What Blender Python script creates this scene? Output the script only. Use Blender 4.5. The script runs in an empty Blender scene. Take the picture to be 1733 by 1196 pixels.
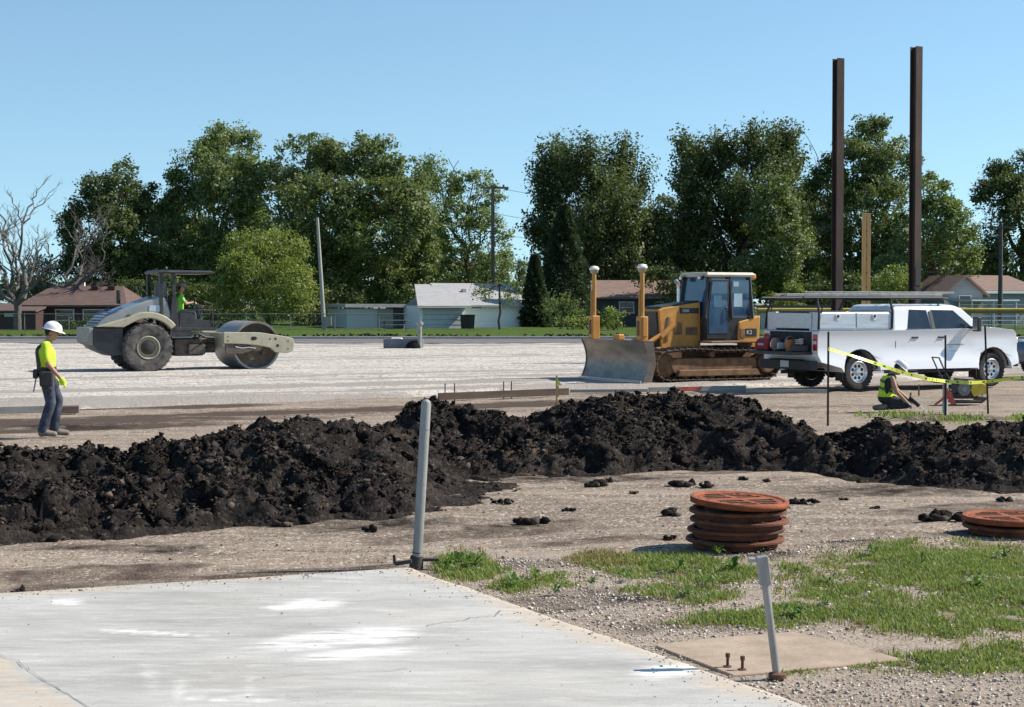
import bpy, bmesh, math, random
import numpy as np
from mathutils import Vector, Matrix, noise as mnoise

R = math.radians
sc = bpy.context.scene
COL = sc.collection

# ------------------------------------------------------------------ camera
CAM_H, FPX, PITCH = 2.05, 2800.0, math.atan(87 / 2800.0)
cam_d = bpy.data.cameras.new('camera')
cam_d.sensor_width = 36.0
cam_d.lens = 36.0 * FPX / 1733.0
cam_d.clip_start = 0.1
cam_d.clip_end = 6000
cam = bpy.data.objects.new('camera', cam_d)
cam.location = (0, 0, CAM_H)
cam.rotation_euler = (math.pi / 2 - PITCH, 0, 0)
COL.objects.link(cam)
sc.camera = cam

# ------------------------------------------------------------------ sky + sun
SUN_EL, SUN_AZ = R(42), math.atan2(0.975, 0.20)        # azimuth clockwise from +Y
world = bpy.data.worlds.new('World')
sc.world = world
world.use_nodes = True
wn = world.node_tree
wn.nodes.clear()
w_out = wn.nodes.new('ShaderNodeOutputWorld')
w_bg = wn.nodes.new('ShaderNodeBackground')
w_sky = wn.nodes.new('ShaderNodeTexSky')
w_sky.sky_type = 'NISHITA'
w_sky.sun_disc = False
w_sky.sun_elevation = SUN_EL
w_sky.sun_rotation = SUN_AZ
w_sky.altitude = 0
w_sky.air_density = 1.0
w_sky.dust_density = 0.0
w_sky.ozone_density = 3.0
w_bg.inputs['Strength'].default_value = 0.113
# clear autumn air: the pale band at the horizon is compressed, evenly all round
w_tc = wn.nodes.new('ShaderNodeTexCoord')
w_se = wn.nodes.new('ShaderNodeSeparateXYZ')
w_ma = wn.nodes.new('ShaderNodeMath'); w_ma.operation = 'ADD'; w_ma.inputs[1].default_value = 0.09
w_co = wn.nodes.new('ShaderNodeCombineXYZ')
w_no = wn.nodes.new('ShaderNodeVectorMath'); w_no.operation = 'NORMALIZE'
wn.links.new(w_tc.outputs['Generated'], w_se.inputs[0])
wn.links.new(w_se.outputs[0], w_co.inputs[0]); wn.links.new(w_se.outputs[1], w_co.inputs[1])
wn.links.new(w_se.outputs[2], w_ma.inputs[0]); wn.links.new(w_ma.outputs[0], w_co.inputs[2])
wn.links.new(w_co.outputs[0], w_no.inputs[0]); wn.links.new(w_no.outputs[0], w_sky.inputs['Vector'])
w_wb = wn.nodes.new('ShaderNodeVectorMath'); w_wb.operation = 'MULTIPLY'      # the camera's white balance on the blue
w_wb.inputs[1].default_value = (1.02, 1.09, 0.99)
wn.links.new(w_sky.outputs[0], w_wb.inputs[0])
wn.links.new(w_wb.outputs[0], w_bg.inputs[0])
wn.links.new(w_bg.outputs[0], w_out.inputs[0])

sun_d = bpy.data.lights.new('sun', 'SUN')
sun_d.energy = 5.0
sun_d.angle = R(0.53)
sun_d.color = (1.0, 0.925, 0.81)
sun = bpy.data.objects.new('sun', sun_d)
sdir = Vector((math.sin(SUN_AZ) * math.cos(SUN_EL), math.cos(SUN_AZ) * math.cos(SUN_EL), math.sin(SUN_EL)))
sun.rotation_euler = sdir.to_track_quat('Z', 'Y').to_euler()
sun.location = (60, 20, 60)
COL.objects.link(sun)

sc.view_settings.view_transform = 'Standard'
sc.view_settings.look = 'None'
sc.view_settings.exposure = 0.55
sc.view_settings.gamma = 1.0
sc.view_settings.use_curve_mapping = False
sc.render.engine = 'CYCLES'
sc.cycles.max_bounces = 6
sc.cycles.transparent_max_bounces = 8

SITE = R(26)                      # the site's grid is turned against the view


def P(u, v, z=0.0):
    """world point at height z that lies under photo pixel (u, v); used to survey the site"""
    a, b = (u - 866.5) / FPX, -(v - 598.0) / FPX
    d = Vector((a, math.cos(PITCH) + b * math.sin(PITCH), -math.sin(PITCH) + b * math.cos(PITCH)))
    t = (z - CAM_H) / d.z
    return Vector((0, 0, CAM_H)) + d * t


def D(u, v, Y):
    """world point at distance Y under photo pixel (u, v)"""
    a, b = (u - 866.5) / FPX, -(v - 598.0) / FPX
    d = Vector((a, math.cos(PITCH) + b * math.sin(PITCH), -math.sin(PITCH) + b * math.cos(PITCH)))
    return Vector((0, 0, CAM_H)) + d * (Y / d.y)


# ------------------------------------------------------------------ materials
MATS = {}


def mat(name, c1, c2=None, scale=4.0, rough=0.7, metal=0.0, bump=0.0, bscale=None, detail=6.0, lo=0.35, hi=0.65,
        grime=None, gscale=2.0, glo=0.5, ghi=0.7, spec=0.5, stretch=(1, 1, 1), coat=0.0, transl=None, bdist=0.02):
    if name in MATS:
        return MATS[name]
    m = bpy.data.materials.new(name)
    m.use_nodes = True
    nt = m.node_tree
    n, l = nt.nodes, nt.links
    bs = n['Principled BSDF']
    bs.inputs['Roughness'].default_value = rough
    bs.inputs['Metallic'].default_value = metal
    bs.inputs['Specular IOR Level'].default_value = spec
    bs.inputs['Coat Weight'].default_value = coat
    tc = n.new('ShaderNodeTexCoord')
    mp = n.new('ShaderNodeMapping')
    mp.inputs['Scale'].default_value = stretch
    l.new(tc.outputs['Object'], mp.inputs['Vector'])
    col_out = None
    if c2 is None:
        bs.inputs['Base Color'].default_value = (*c1, 1)
    else:
        nz = n.new('ShaderNodeTexNoise')
        nz.inputs['Scale'].default_value = scale
        nz.inputs['Detail'].default_value = detail
        nz.inputs['Roughness'].default_value = 0.65
        l.new(mp.outputs[0], nz.inputs['Vector'])
        rp = n.new('ShaderNodeValToRGB')
        rp.color_ramp.elements[0].position, rp.color_ramp.elements[1].position = lo, hi
        rp.color_ramp.elements[0].color = (*c1, 1)
        rp.color_ramp.elements[1].color = (*c2, 1)
        l.new(nz.outputs['Fac'], rp.inputs[0])
        col_out = rp.outputs[0]
    if grime is not None:
        g = n.new('ShaderNodeTexNoise')
        g.inputs['Scale'].default_value = gscale
        g.inputs['Detail'].default_value = 8
        g.inputs['Roughness'].default_value = 0.7
        l.new(tc.outputs['Object'], g.inputs['Vector'])
        gr = n.new('ShaderNodeMapRange')
        gr.inputs['From Min'].default_value, gr.inputs['From Max'].default_value = glo, ghi
        l.new(g.outputs['Fac'], gr.inputs['Value'])
        mx = n.new('ShaderNodeMix')
        mx.data_type = 'RGBA'
        l.new(gr.outputs[0], mx.inputs['Factor'])
        if col_out is None:
            mx.inputs[6].default_value = (*c1, 1)
        else:
            l.new(col_out, mx.inputs[6])
        mx.inputs[7].default_value = (*grime, 1)
        col_out = mx.outputs[2]
        rr = n.new('ShaderNodeMapRange')
        rr.inputs['To Min'].default_value, rr.inputs['To Max'].default_value = rough, 0.9
        l.new(gr.outputs[0], rr.inputs['Value'])
        l.new(rr.outputs[0], bs.inputs['Roughness'])
    if col_out is not None:
        l.new(col_out, bs.inputs['Base Color'])
    if bump > 0:
        bz = n.new('ShaderNodeTexNoise')
        bz.inputs['Scale'].default_value = bscale or scale * 4
        bz.inputs['Detail'].default_value = 6
        bz.inputs['Roughness'].default_value = 0.7
        l.new(mp.outputs[0], bz.inputs['Vector'])
        bp = n.new('ShaderNodeBump')
        bp.inputs['Strength'].default_value = bump
        bp.inputs['Distance'].default_value = bdist
        l.new(bz.outputs['Fac'], bp.inputs['Height'])
        l.new(bp.outputs[0], bs.inputs['Normal'])
    if transl is not None:
        tr = n.new('ShaderNodeBsdfTranslucent')
        tr.inputs['Color'].default_value = (*transl, 1)
        ms = n.new('ShaderNodeMixShader')
        ms.inputs[0].default_value = 0.3
        l.new(bs.outputs[0], ms.inputs[1])
        l.new(tr.outputs[0], ms.inputs[2])
        l.new(ms.outputs[0], n['Material Output'].inputs['Surface'])
    MATS[name] = m
    return m


def leaf_mat(name, dark, light, transl):
    """leaves: colour varies leaf by leaf (island) and in soft patches"""
    m = bpy.data.materials.new(name)
    m.use_nodes = True
    n, l = m.node_tree.nodes, m.node_tree.links
    bs = n['Principled BSDF']
    bs.inputs['Roughness'].default_value = 0.55
    bs.inputs['Specular IOR Level'].default_value = 0.35
    ge = n.new('ShaderNodeNewGeometry')
    tc = n.new('ShaderNodeTexCoord')
    nz = n.new('ShaderNodeTexNoise')
    nz.inputs['Scale'].default_value = 0.6
    nz.inputs['Detail'].default_value = 3
    l.new(tc.outputs['Object'], nz.inputs['Vector'])
    ad = n.new('ShaderNodeMath'); ad.operation = 'MULTIPLY_ADD'
    ad.inputs[1].default_value = 0.55
    l.new(ge.outputs['Random Per Island'], ad.inputs[0])
    sb = n.new('ShaderNodeMath'); sb.operation = 'MULTIPLY'; sb.inputs[1].default_value = 0.6
    l.new(nz.outputs['Fac'], sb.inputs[0])
    l.new(sb.outputs[0], ad.inputs[2])
    rp = n.new('ShaderNodeValToRGB')
    rp.color_ramp.elements[0].position, rp.color_ramp.elements[1].position = 0.15, 0.85
    rp.color_ramp.elements[0].color = (*dark, 1)
    rp.color_ramp.elements[1].color = (*light, 1)
    l.new(ad.outputs[0], rp.inputs[0])
    l.new(rp.outputs[0], bs.inputs['Base Color'])
    tr = n.new('ShaderNodeBsdfTranslucent')
    tr.inputs['Color'].default_value = (*transl, 1)
    ms = n.new('ShaderNodeMixShader'); ms.inputs[0].default_value = 0.35
    l.new(bs.outputs[0], ms.inputs[1]); l.new(tr.outputs[0], ms.inputs[2])
    l.new(ms.outputs[0], n['Material Output'].inputs['Surface'])
    MATS[name] = m
    return m


# ------------------------------------------------------------------ mesh builder
class MB:
    def __init__(s):
        s.v, s.f = [], []

    def add(s, vs, fs):
        o = len(s.v)
        s.v.extend([tuple(p) for p in vs])
        s.f.extend([tuple(i + o for i in q) for q in fs])
        return s

    def box(s, c, size, rot=None):
        hx, hy, hz = size[0] / 2, size[1] / 2, size[2] / 2
        pts = [Vector((x, y, z)) for x in (-hx, hx) for y in (-hy, hy) for z in (-hz, hz)]
        if rot is not None:
            pts = [rot @ p for p in pts]
        c = Vector(c)
        return s.add([p + c for p in pts], [(0, 1, 3, 2), (4, 6, 7, 5), (0, 4, 5, 1), (2, 3, 7, 6), (0, 2, 6, 4), (1, 5, 7, 3)])

    def bar(s, a, b, w, h=None):
        a, b = Vector(a), Vector(b)
        d = b - a
        q = d.to_track_quat('X', 'Z').to_matrix()
        return s.box((a + b) / 2, (d.length, w, h or w), q)

    def cyl(s, a, b, r0, r1=None, n=14, caps=True):
        return s.tube([a, b], [r0, r0 if r1 is None else r1], n, caps)

    def tube(s, pts, rad, n=8, caps=True):
        pts = [Vector(p) for p in pts]
        if not hasattr(rad, '__len__'):
            rad = [rad] * len(pts)
        vs, fs = [], []
        up = None
        for i, p in enumerate(pts):
            t = (pts[min(i + 1, len(pts) - 1)] - pts[max(i - 1, 0)])
            if t.length < 1e-9:
                t = Vector((0, 0, 1))
            t.normalize()
            if up is None:
                up = Vector((0, 0, 1)) if abs(t.z) < 0.9 else Vector((1, 0, 0))
            a = t.cross(up)
            if a.length < 1e-6:
                a = t.orthogonal()
            a.normalize()
            b = a.cross(t).normalized()
            up = b
            for k in range(n):
                an = 2 * math.pi * k / n
                vs.append(p + (a * math.cos(an) + b * math.sin(an)) * rad[i])
        for i in range(len(pts) - 1):
            for k in range(n):
                k2 = (k + 1) % n
                fs.append((i * n + k, i * n + k2, (i + 1) * n + k2, (i + 1) * n + k))
        if caps:
            fs.append(tuple(range(n - 1, -1, -1)))
            fs.append(tuple((len(pts) - 1) * n + k for k in range(n)))
        return s.add(vs, fs)

    def lathe(s, prof, o=(0, 0, 0), axis='Z', n=32):
        """prof: list of (radius, height) closed or open along the axis"""
        vs, fs = [], []
        o = Vector(o)
        for r, h in prof:
            for k in range(n):
                a = 2 * math.pi * k / n
                c, q = r * math.cos(a), r * math.sin(a)
                p = (c, q, h) if axis == 'Z' else ((c, h, q) if axis == 'Y' else (h, c, q))
                vs.append(o + Vector(p))
        for i in range(len(prof) - 1):
            for k in range(n):
                k2 = (k + 1) % n
                fs.append((i * n + k, i * n + k2, (i + 1) * n + k2, (i + 1) * n + k))
        closed = prof[0] == prof[-1]
        if prof[0][0] > 1e-4 and not closed:
            fs.append(tuple(range(n - 1, -1, -1)))
        if prof[-1][0] > 1e-4 and not closed:
            fs.append(tuple((len(prof) - 1) * n + k for k in range(n)))
        return s.add(vs, fs)

    def prism(s, prof, y0, y1, axis='Y', inset=None):
        """2-D profile (x, z) extruded along y (or (x,y) along z, (y,z) along x)"""
        n = len(prof)
        vs = []
        for yy in (y0, y1):
            for a, b in prof:
                vs.append((a, yy, b) if axis == 'Y' else ((a, b, yy) if axis == 'Z' else (yy, a, b)))
        fs = [tuple(range(n)), tuple(range(2 * n - 1, n - 1, -1))]
        for i in range(n):
            j = (i + 1) % n
            fs.append((i, i + n, j + n, j))
        return s.add(vs, fs)

    def loft(s, rings, caps=True):
        n = len(rings[0])
        vs = [p for r in rings for p in r]
        fs = []
        for i in range(len(rings) - 1):
            for k in range(n):
                k2 = (k + 1) % n
                fs.append((i * n + k, i * n + k2, (i + 1) * n + k2, (i + 1) * n + k))
        if caps:
            fs.append(tuple(range(n - 1, -1, -1)))
            fs.append(tuple((len(rings) - 1) * n + k for k in range(n)))
        return s.add(vs, fs)

    def ball(s, c, r, n=12, m=8, rot=None):
        if not hasattr(r, '__len__'):
            r = (r, r, r)
        vs, fs = [], []
        c = Vector(c)
        for i in range(m + 1):
            th = math.pi * i / m
            for k in range(n):
                a = 2 * math.pi * k / n
                p = Vector((r[0] * math.sin(th) * math.cos(a), r[1] * math.sin(th) * math.sin(a), r[2] * math.cos(th)))
                if rot is not None:
                    p = rot @ p
                vs.append(c + p)
        for i in range(m):
            for k in range(n):
                k2 = (k + 1) % n
                fs.append((i * n + k, i * n + k2, (i + 1) * n + k2, (i + 1) * n + k))
        return s.add(vs, fs)

    def build(s, name, m, parent=None, bevel=0.0, seg=2, smooth=38, ang=35):
        me = bpy.data.meshes.new(name)
        me.from_pydata(s.v, [], s.f)
        bm = bmesh.new()
        bm.from_mesh(me)
        bmesh.ops.remove_doubles(bm, verts=bm.verts, dist=1e-5)
        bmesh.ops.recalc_face_normals(bm, faces=bm.faces)
        bm.to_mesh(me)
        bm.free()
        if smooth:
            me.polygons.foreach_set('use_smooth', [True] * len(me.polygons))
            me.set_sharp_from_angle(angle=R(smooth))
        for mm in (m if isinstance(m, (list, tuple)) else [m]):
            me.materials.append(mm)
        o = bpy.data.objects.new(name, me)
        COL.objects.link(o)
        if parent is not None:
            o.parent = parent
        if bevel > 0:
            b = o.modifiers.new('bevel', 'BEVEL')
            b.width = bevel
            b.segments = seg
            b.limit_method = 'ANGLE'
            b.angle_limit = R(ang)
            b.harden_normals = True
        return o


def raw(name, v, f, m, parent=None, smooth=False, attrs=None):
    """fast mesh from numpy arrays; f is (n,3) or (n,4)"""
    v = np.asarray(v, dtype=np.float32)
    f = np.asarray(f, dtype=np.int32)
    me = bpy.data.meshes.new(name)
    me.vertices.add(len(v))
    me.vertices.foreach_set('co', v.ravel())
    k = f.shape[1]
    me.loops.add(f.size)
    me.loops.foreach_set('vertex_index', f.ravel())
    me.polygons.add(len(f))
    me.polygons.foreach_set('loop_start', np.arange(0, f.size, k, dtype=np.int32))
    if smooth:
        me.polygons.foreach_set('use_smooth', np.ones(len(f), dtype=bool))
    me.update(calc_edges=True)
    me.validate()
    for an, av in (attrs or {}).items():
        at = me.attributes.new(an, 'FLOAT', 'POINT')
        at.data.foreach_set('value', np.asarray(av, dtype=np.float32))
    for mm in (m if isinstance(m, (list, tuple)) else [m]):
        me.materials.append(mm)
    o = bpy.data.objects.new(name, me)
    COL.objects.link(o)
    if parent is not None:
        o.parent = parent
    return o


def tag(o, label=None, cat=None, group=None, kind=None):
    if label: o['label'] = label
    if cat: o['category'] = cat
    if group: o['group'] = group
    if kind: o['kind'] = kind
    return o


def thing(name, label, cat, loc=(0, 0, 0), rz=0.0, group=None):
    o = bpy.data.objects.new(name, None)
    o.empty_display_size = 0.2
    COL.objects.link(o)
    o.location = loc
    o.rotation_euler = (0, 0, rz)
    return tag(o, label, cat, group)


def copy_tree(o, parent=None):
    c = o.copy()
    COL.objects.link(c)
    c.parent = parent
    for ch in list(o.children):
        copy_tree(ch, c)
    return c


def arc(cx, cz, r, a0, a1, n):
    return [(cx + r * math.cos(R(a0 + (a1 - a0) * i / n)), cz + r * math.sin(R(a0 + (a1 - a0) * i / n))) for i in range(n + 1)]


def text(name, body, size, m, parent, loc, rot, depth=0.002):
    cu = bpy.data.curves.new(name, 'FONT')
    cu.body = body
    cu.size = size
    cu.extrude = depth
    cu.align_x = 'CENTER'
    cu.align_y = 'CENTER'
    tmp = bpy.data.objects.new('tmp', cu)
    COL.objects.link(tmp)
    me = bpy.data.meshes.new_from_object(tmp.evaluated_get(bpy.context.evaluated_depsgraph_get()))
    bpy.data.objects.remove(tmp)
    me.materials.clear()
    me.materials.append(m)
    o = bpy.data.objects.new(name, me)
    COL.objects.link(o)
    o.parent = parent
    o.location = loc
    o.rotation_euler = rot
    return o


# numpy value noise ---------------------------------------------------------
def _hash(ix, iy, seed):
    h = (ix.astype(np.int64) * 374761393 + iy.astype(np.int64) * 668265263 + seed * 1442695041) & 0x7fffffff
    h = (h ^ (h >> 13)) * 1274126177 & 0x7fffffff
    h = (h ^ (h >> 16)) & 0xffff
    return h / 65535.0


def vnoise(x, y, seed=0):
    ix, iy = np.floor(x), np.floor(y)
    fx, fy = x - ix, y - iy
    fx, fy = fx * fx * fx * (fx * (fx * 6 - 15) + 10), fy * fy * fy * (fy * (fy * 6 - 15) + 10)
    a, b = _hash(ix, iy, seed), _hash(ix + 1, iy, seed)
    c, d = _hash(ix, iy + 1, seed), _hash(ix + 1, iy + 1, seed)
    return (a * (1 - fx) + b * fx) * (1 - fy) + (c * (1 - fx) + d * fx) * fy


def fbm(x, y, scale, oct=4, seed=0, gain=0.5):
    s, a, t = 0, 1.0, 0
    for i in range(oct):
        s = s + a * vnoise(x * scale + 17.3 * i, y * scale - 9.1 * i, seed + i)
        t += a
        a *= gain
        scale *= 2.03
    return s / t


def worley(x, y, scale, seed=0):
    """distance to the nearest and second nearest jittered cell point + the cell's own random value"""
    x, y = x * scale, y * scale
    ix, iy = np.floor(x), np.floor(y)
    d1 = np.full(x.shape, 9.0); d2 = np.full(x.shape, 9.0); cid = np.zeros(x.shape)
    for dx in (-1, 0, 1):
        for dy in (-1, 0, 1):
            cx, cy = ix + dx, iy + dy
            px = cx + _hash(cx, cy, seed)
            py = cy + _hash(cx, cy, seed + 31)
            d = np.hypot(x - px, y - py)
            r = _hash(cx, cy, seed + 77)
            nearer = d < d1
            d2 = np.where(nearer, d1, np.minimum(d2, d))
            cid = np.where(nearer, r, cid)
            d1 = np.where(nearer, d, d1)
    return d1, d2, cid


def smooth01(x, a, b):
    t = np.clip((x - a) / (b - a), 0, 1)
    return t * t * (3 - 2 * t)


def grid_faces(nx, ny):
    i = np.arange(nx - 1)[None, :] + np.arange(ny - 1)[:, None] * nx
    return np.stack([i, i + 1, i + 1 + nx, i + nx], -1).reshape(-1, 4)


def inpoly(x, y, poly):
    """signed distance (positive inside) to a polygon, vectorised"""
    poly = [(p[0], p[1]) for p in poly]
    ins = np.zeros(x.shape, bool)
    dist = np.full(x.shape, 1e9)
    for i in range(len(poly)):
        (x0, y0), (x1, y1) = poly[i], poly[(i + 1) % len(poly)]
        ins ^= ((y0 > y) != (y1 > y)) & (x < (x1 - x0) * (y - y0) / ((y1 - y0) if abs(y1 - y0) > 1e-12 else 1e-12) + x0)
        dx, dy = x1 - x0, y1 - y0
        t = np.clip(((x - x0) * dx + (y - y0) * dy) / (dx * dx + dy * dy + 1e-12), 0, 1)
        dist = np.minimum(dist, np.hypot(x - (x0 + t * dx), y - (y0 + t * dy)))
    return np.where(ins, dist, -dist)


def merge(parts):
    vs, fs, o = [], [], 0
    for v, f in parts:
        vs.append(v); fs.append(f + o); o += len(v)
    return np.concatenate(vs), np.concatenate(fs)


# deformed stones / clods: joined copies of a few small shapes
def ico(sub):
    bm = bmesh.new()
    bmesh.ops.create_icosphere(bm, subdivisions=sub, radius=1.0)
    v = np.array([p.co[:] for p in bm.verts]); f = np.array([[q.index for q in p.verts] for p in bm.faces])
    bm.free()
    return v, f


def lumps(pos, size, seed, sub=1, rough=0.35, flat=(0.6, 1.0)):
    """pos (n,3), size (n,) -> joined vertices, triangles"""
    rg = np.random.default_rng(seed)
    bv, bf = ico(sub)
    n = len(pos)
    kinds = []
    for k in range(10):
        q = 1 + rough * (rg.random(len(bv)) - 0.5) * 2
        kinds.append(bv * q[:, None] * np.array([1, rg.uniform(0.6, 1), rg.uniform(*flat)]))
    kinds = np.array(kinds)
    v = kinds[rg.integers(0, 10, n)] * np.asarray(size)[:, None, None]
    a = rg.random(n) * 2 * np.pi
    b = rg.normal(0, 0.35, n)
    ca, sa, cb, sb = np.cos(a), np.sin(a), np.cos(b), np.sin(b)
    x, y, z = v[..., 0].copy(), v[..., 1].copy(), v[..., 2].copy()
    y, z = y * cb[:, None] - z * sb[:, None], y * sb[:, None] + z * cb[:, None]
    x, y = x * ca[:, None] - y * sa[:, None], x * sa[:, None] + y * ca[:, None]
    v = np.stack([x, y, z], -1) + np.asarray(pos)[:, None, :]
    f = bf[None] + (np.arange(n) * len(bv))[:, None, None]
    return v.reshape(-1, 3), f.reshape(-1, 3)


_HULL = {}


def hull_kinds(seed, count=14, pts=16):
    """angular chunks: convex hulls of random point clouds"""
    if seed in _HULL:
        return _HULL[seed]
    rg = np.random.default_rng(seed)
    out = []
    for k in range(count):
        q = rg.normal(0, 1, (pts, 3)); q /= np.linalg.norm(q, axis=1)[:, None]
        q *= rg.uniform(.72, 1.1, pts)[:, None]
        q *= np.array([1, rg.uniform(.55, .95), rg.uniform(.40, .85)])
        bm = bmesh.new()
        vs = [bm.verts.new(p) for p in q]
        r = bmesh.ops.convex_hull(bm, input=vs)
        bmesh.ops.delete(bm, geom=[e for e in r['geom_interior'] if isinstance(e, bmesh.types.BMVert)], context='VERTS')
        bmesh.ops.triangulate(bm, faces=bm.faces)
        bm.verts.index_update()
        out.append((np.array([v.co[:] for v in bm.verts]), np.array([[v.index for v in f.verts] for f in bm.faces])))
        bm.free()
    _HULL[seed] = out
    return out


def chunks(pos, size, seed, pts=16):
    rg = np.random.default_rng(seed)
    kinds = hull_kinds(9000 + pts, 14, pts)
    pos, size = np.asarray(pos), np.asarray(size)
    pick = rg.integers(0, len(kinds), len(pos))
    parts = []
    for k, (bv, bf) in enumerate(kinds):
        m = pick == k
        n = int(m.sum())
        if not n: continue
        a, b = rg.random(n) * 6.283, rg.normal(0, .5, n)
        ca_, sa_, cb, sb = np.cos(a)[:, None], np.sin(a)[:, None], np.cos(b)[:, None], np.sin(b)[:, None]
        v = bv[None] * size[m][:, None, None]
        x, y, z = v[..., 0], v[..., 1], v[..., 2]
        y, z = y * cb - z * sb, y * sb + z * cb
        x, y = x * ca_ - y * sa_, x * sa_ + y * ca_
        v = np.stack([x, y, z], -1) + pos[m][:, None, :]
        parts.append((v.reshape(-1, 3), (bf[None] + (np.arange(n) * len(bv))[:, None, None]).reshape(-1, 3)))
    return merge(parts)
# ------------------------------------------------------------------ ground
def UV(x, y):
    y = np.maximum(y, 0.5)
    return 866.5 + FPX * x / y, 511.0 + CAM_H * FPX / y


def poly_px(pts, z=0.0):
    return [tuple(P(u, v, z)[:2]) for u, v in pts]


def earth_mat(name, ramp, speck, speck_amt=0.35, attr=None, bump=0.5, streak=True, sscale=38.0):
    """ramp: list of colours dark->light; speck: (dark, light) stone colours; attr: [(attribute, colour)]"""
    m = bpy.data.materials.new(name)
    m.use_nodes = True
    n, l = m.node_tree.nodes, m.node_tree.links
    bs = n['Principled BSDF']
    bs.inputs['Roughness'].default_value = 0.95
    bs.inputs['Specular IOR Level'].default_value = 0.04
    tc = n.new('ShaderNodeTexCoord')
    mp = n.new('ShaderNodeMapping')
    mp.inputs['Rotation'].default_value = (0, 0, -SITE)
    mp.inputs['Scale'].default_value = (0.12, 1.0, 1.0) if streak else (1, 1, 1)
    l.new(tc.outputs['Object'], mp.inputs['Vector'])
    n1 = n.new('ShaderNodeTexNoise'); n1.inputs['Scale'].default_value = 1.1; n1.inputs['Detail'].default_value = 9
    n1.inputs['Roughness'].default_value = 0.68
    l.new(mp.outputs[0], n1.inputs['Vector'])
    n2 = n.new('ShaderNodeTexNoise'); n2.inputs['Scale'].default_value = 2.3; n2.inputs['Detail'].default_value = 10
    n2.inputs['Roughness'].default_value = 0.75
    l.new(tc.outputs['Object'], n2.inputs['Vector'])
    av = n.new('ShaderNodeMath'); av.operation = 'ADD'
    l.new(n1.outputs['Fac'], av.inputs[0]); l.new(n2.outputs['Fac'], av.inputs[1])
    hv = n.new('ShaderNodeMath'); hv.operation = 'MULTIPLY'; hv.inputs[1].default_value = 0.5
    l.new(av.outputs[0], hv.inputs[0])
    rp = n.new('ShaderNodeValToRGB')
    el = rp.color_ramp.elements
    for i, c in enumerate(ramp):
        pos = 0.34 + 0.32 * i / (len(ramp) - 1)
        e = el[i] if i < 2 else el.new(pos)
        e.position = pos
        e.color = (*c, 1)
    l.new(hv.outputs[0], rp.inputs[0])
    col = rp.outputs[0]
    if streak:                                     # wheel tracks: long thin bands of darker colour
        mq = n.new('ShaderNodeMapping'); mq.inputs['Rotation'].default_value = (0, 0, -SITE + 0.04); mq.inputs['Scale'].default_value = (0.035, 1.0, 1.0)
        l.new(tc.outputs['Object'], mq.inputs['Vector'])
        n3 = n.new('ShaderNodeTexNoise'); n3.inputs['Scale'].default_value = 3.1; n3.inputs['Detail'].default_value = 5; n3.inputs['Roughness'].default_value = .6
        n3.inputs['Distortion'].default_value = 0.15
        l.new(mq.outputs[0], n3.inputs['Vector'])
        r3 = n.new('ShaderNodeMapRange'); r3.inputs['From Min'].default_value = .49; r3.inputs['From Max'].default_value = .58; r3.inputs['To Max'].default_value = .72
        l.new(n3.outputs['Fac'], r3.inputs['Value'])
        m3 = n.new('ShaderNodeMix'); m3.data_type = 'RGBA'; l.new(r3.outputs[0], m3.inputs['Factor']); l.new(col, m3.inputs[6])
        m3.inputs[7].default_value = (*[c * .55 for c in ramp[0 if len(ramp) < 3 else 1]], 1)
        col = m3.outputs[2]
    vo = n.new('ShaderNodeTexVoronoi'); vo.inputs['Scale'].default_value = sscale
    l.new(tc.outputs['Object'], vo.inputs['Vector'])
    sx = n.new('ShaderNodeSeparateColor'); l.new(vo.outputs['Color'], sx.inputs[0])
    sp = n.new('ShaderNodeMix'); sp.data_type = 'RGBA'
    sp.inputs[6].default_value = (*speck[0], 1); sp.inputs[7].default_value = (*speck[1], 1)
    l.new(sx.outputs[0], sp.inputs['Factor'])
    gate = n.new('ShaderNodeMapRange')
    gate.inputs['From Min'].default_value = 1 - speck_amt - 0.15; gate.inputs['From Max'].default_value = 1 - speck_amt + 0.15
    l.new(sx.outputs[1], gate.inputs['Value'])
    mx = n.new('ShaderNodeMix'); mx.data_type = 'RGBA'
    l.new(gate.outputs[0], mx.inputs['Factor']); l.new(col, mx.inputs[6]); l.new(sp.outputs[2], mx.inputs[7])
    col = mx.outputs[2]
    for an, c in (attr or []):
        at = n.new('ShaderNodeAttribute'); at.attribute_name = an
        ad = n.new('ShaderNodeMath'); ad.operation = 'ADD'
        l.new(at.outputs['Fac'], ad.inputs[0]); l.new(n2.outputs['Fac'], ad.inputs[1])
        mr = n.new('ShaderNodeMapRange')
        mr.inputs['From Min'].default_value = 0.85; mr.inputs['From Max'].default_value = 1.1
        l.new(ad.outputs[0], mr.inputs['Value'])
        m2 = n.new('ShaderNodeMix'); m2.data_type = 'RGBA'
        l.new(mr.outputs[0], m2.inputs['Factor']); l.new(col, m2.inputs[6])
        m2.inputs[7].default_value = (*c, 1)
        col = m2.outputs[2]
    l.new(col, bs.inputs['Base Color'])
    b1 = n.new('ShaderNodeBump'); b1.inputs['Strength'].default_value = bump; b1.inputs['Distance'].default_value = 0.012
    l.new(vo.outputs['Distance'], b1.inputs['Height']); b1.invert = True
    b2 = n.new('ShaderNodeBump'); b2.inputs['Strength'].default_value = bump; b2.inputs['Distance'].default_value = 0.05
    l.new(n2.outputs['Fac'], b2.inputs['Height']); l.new(b1.outputs[0], b2.inputs['Normal'])
    l.new(b2.outputs[0], bs.inputs['Normal'])
    MATS[name] = m
    return m


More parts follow.
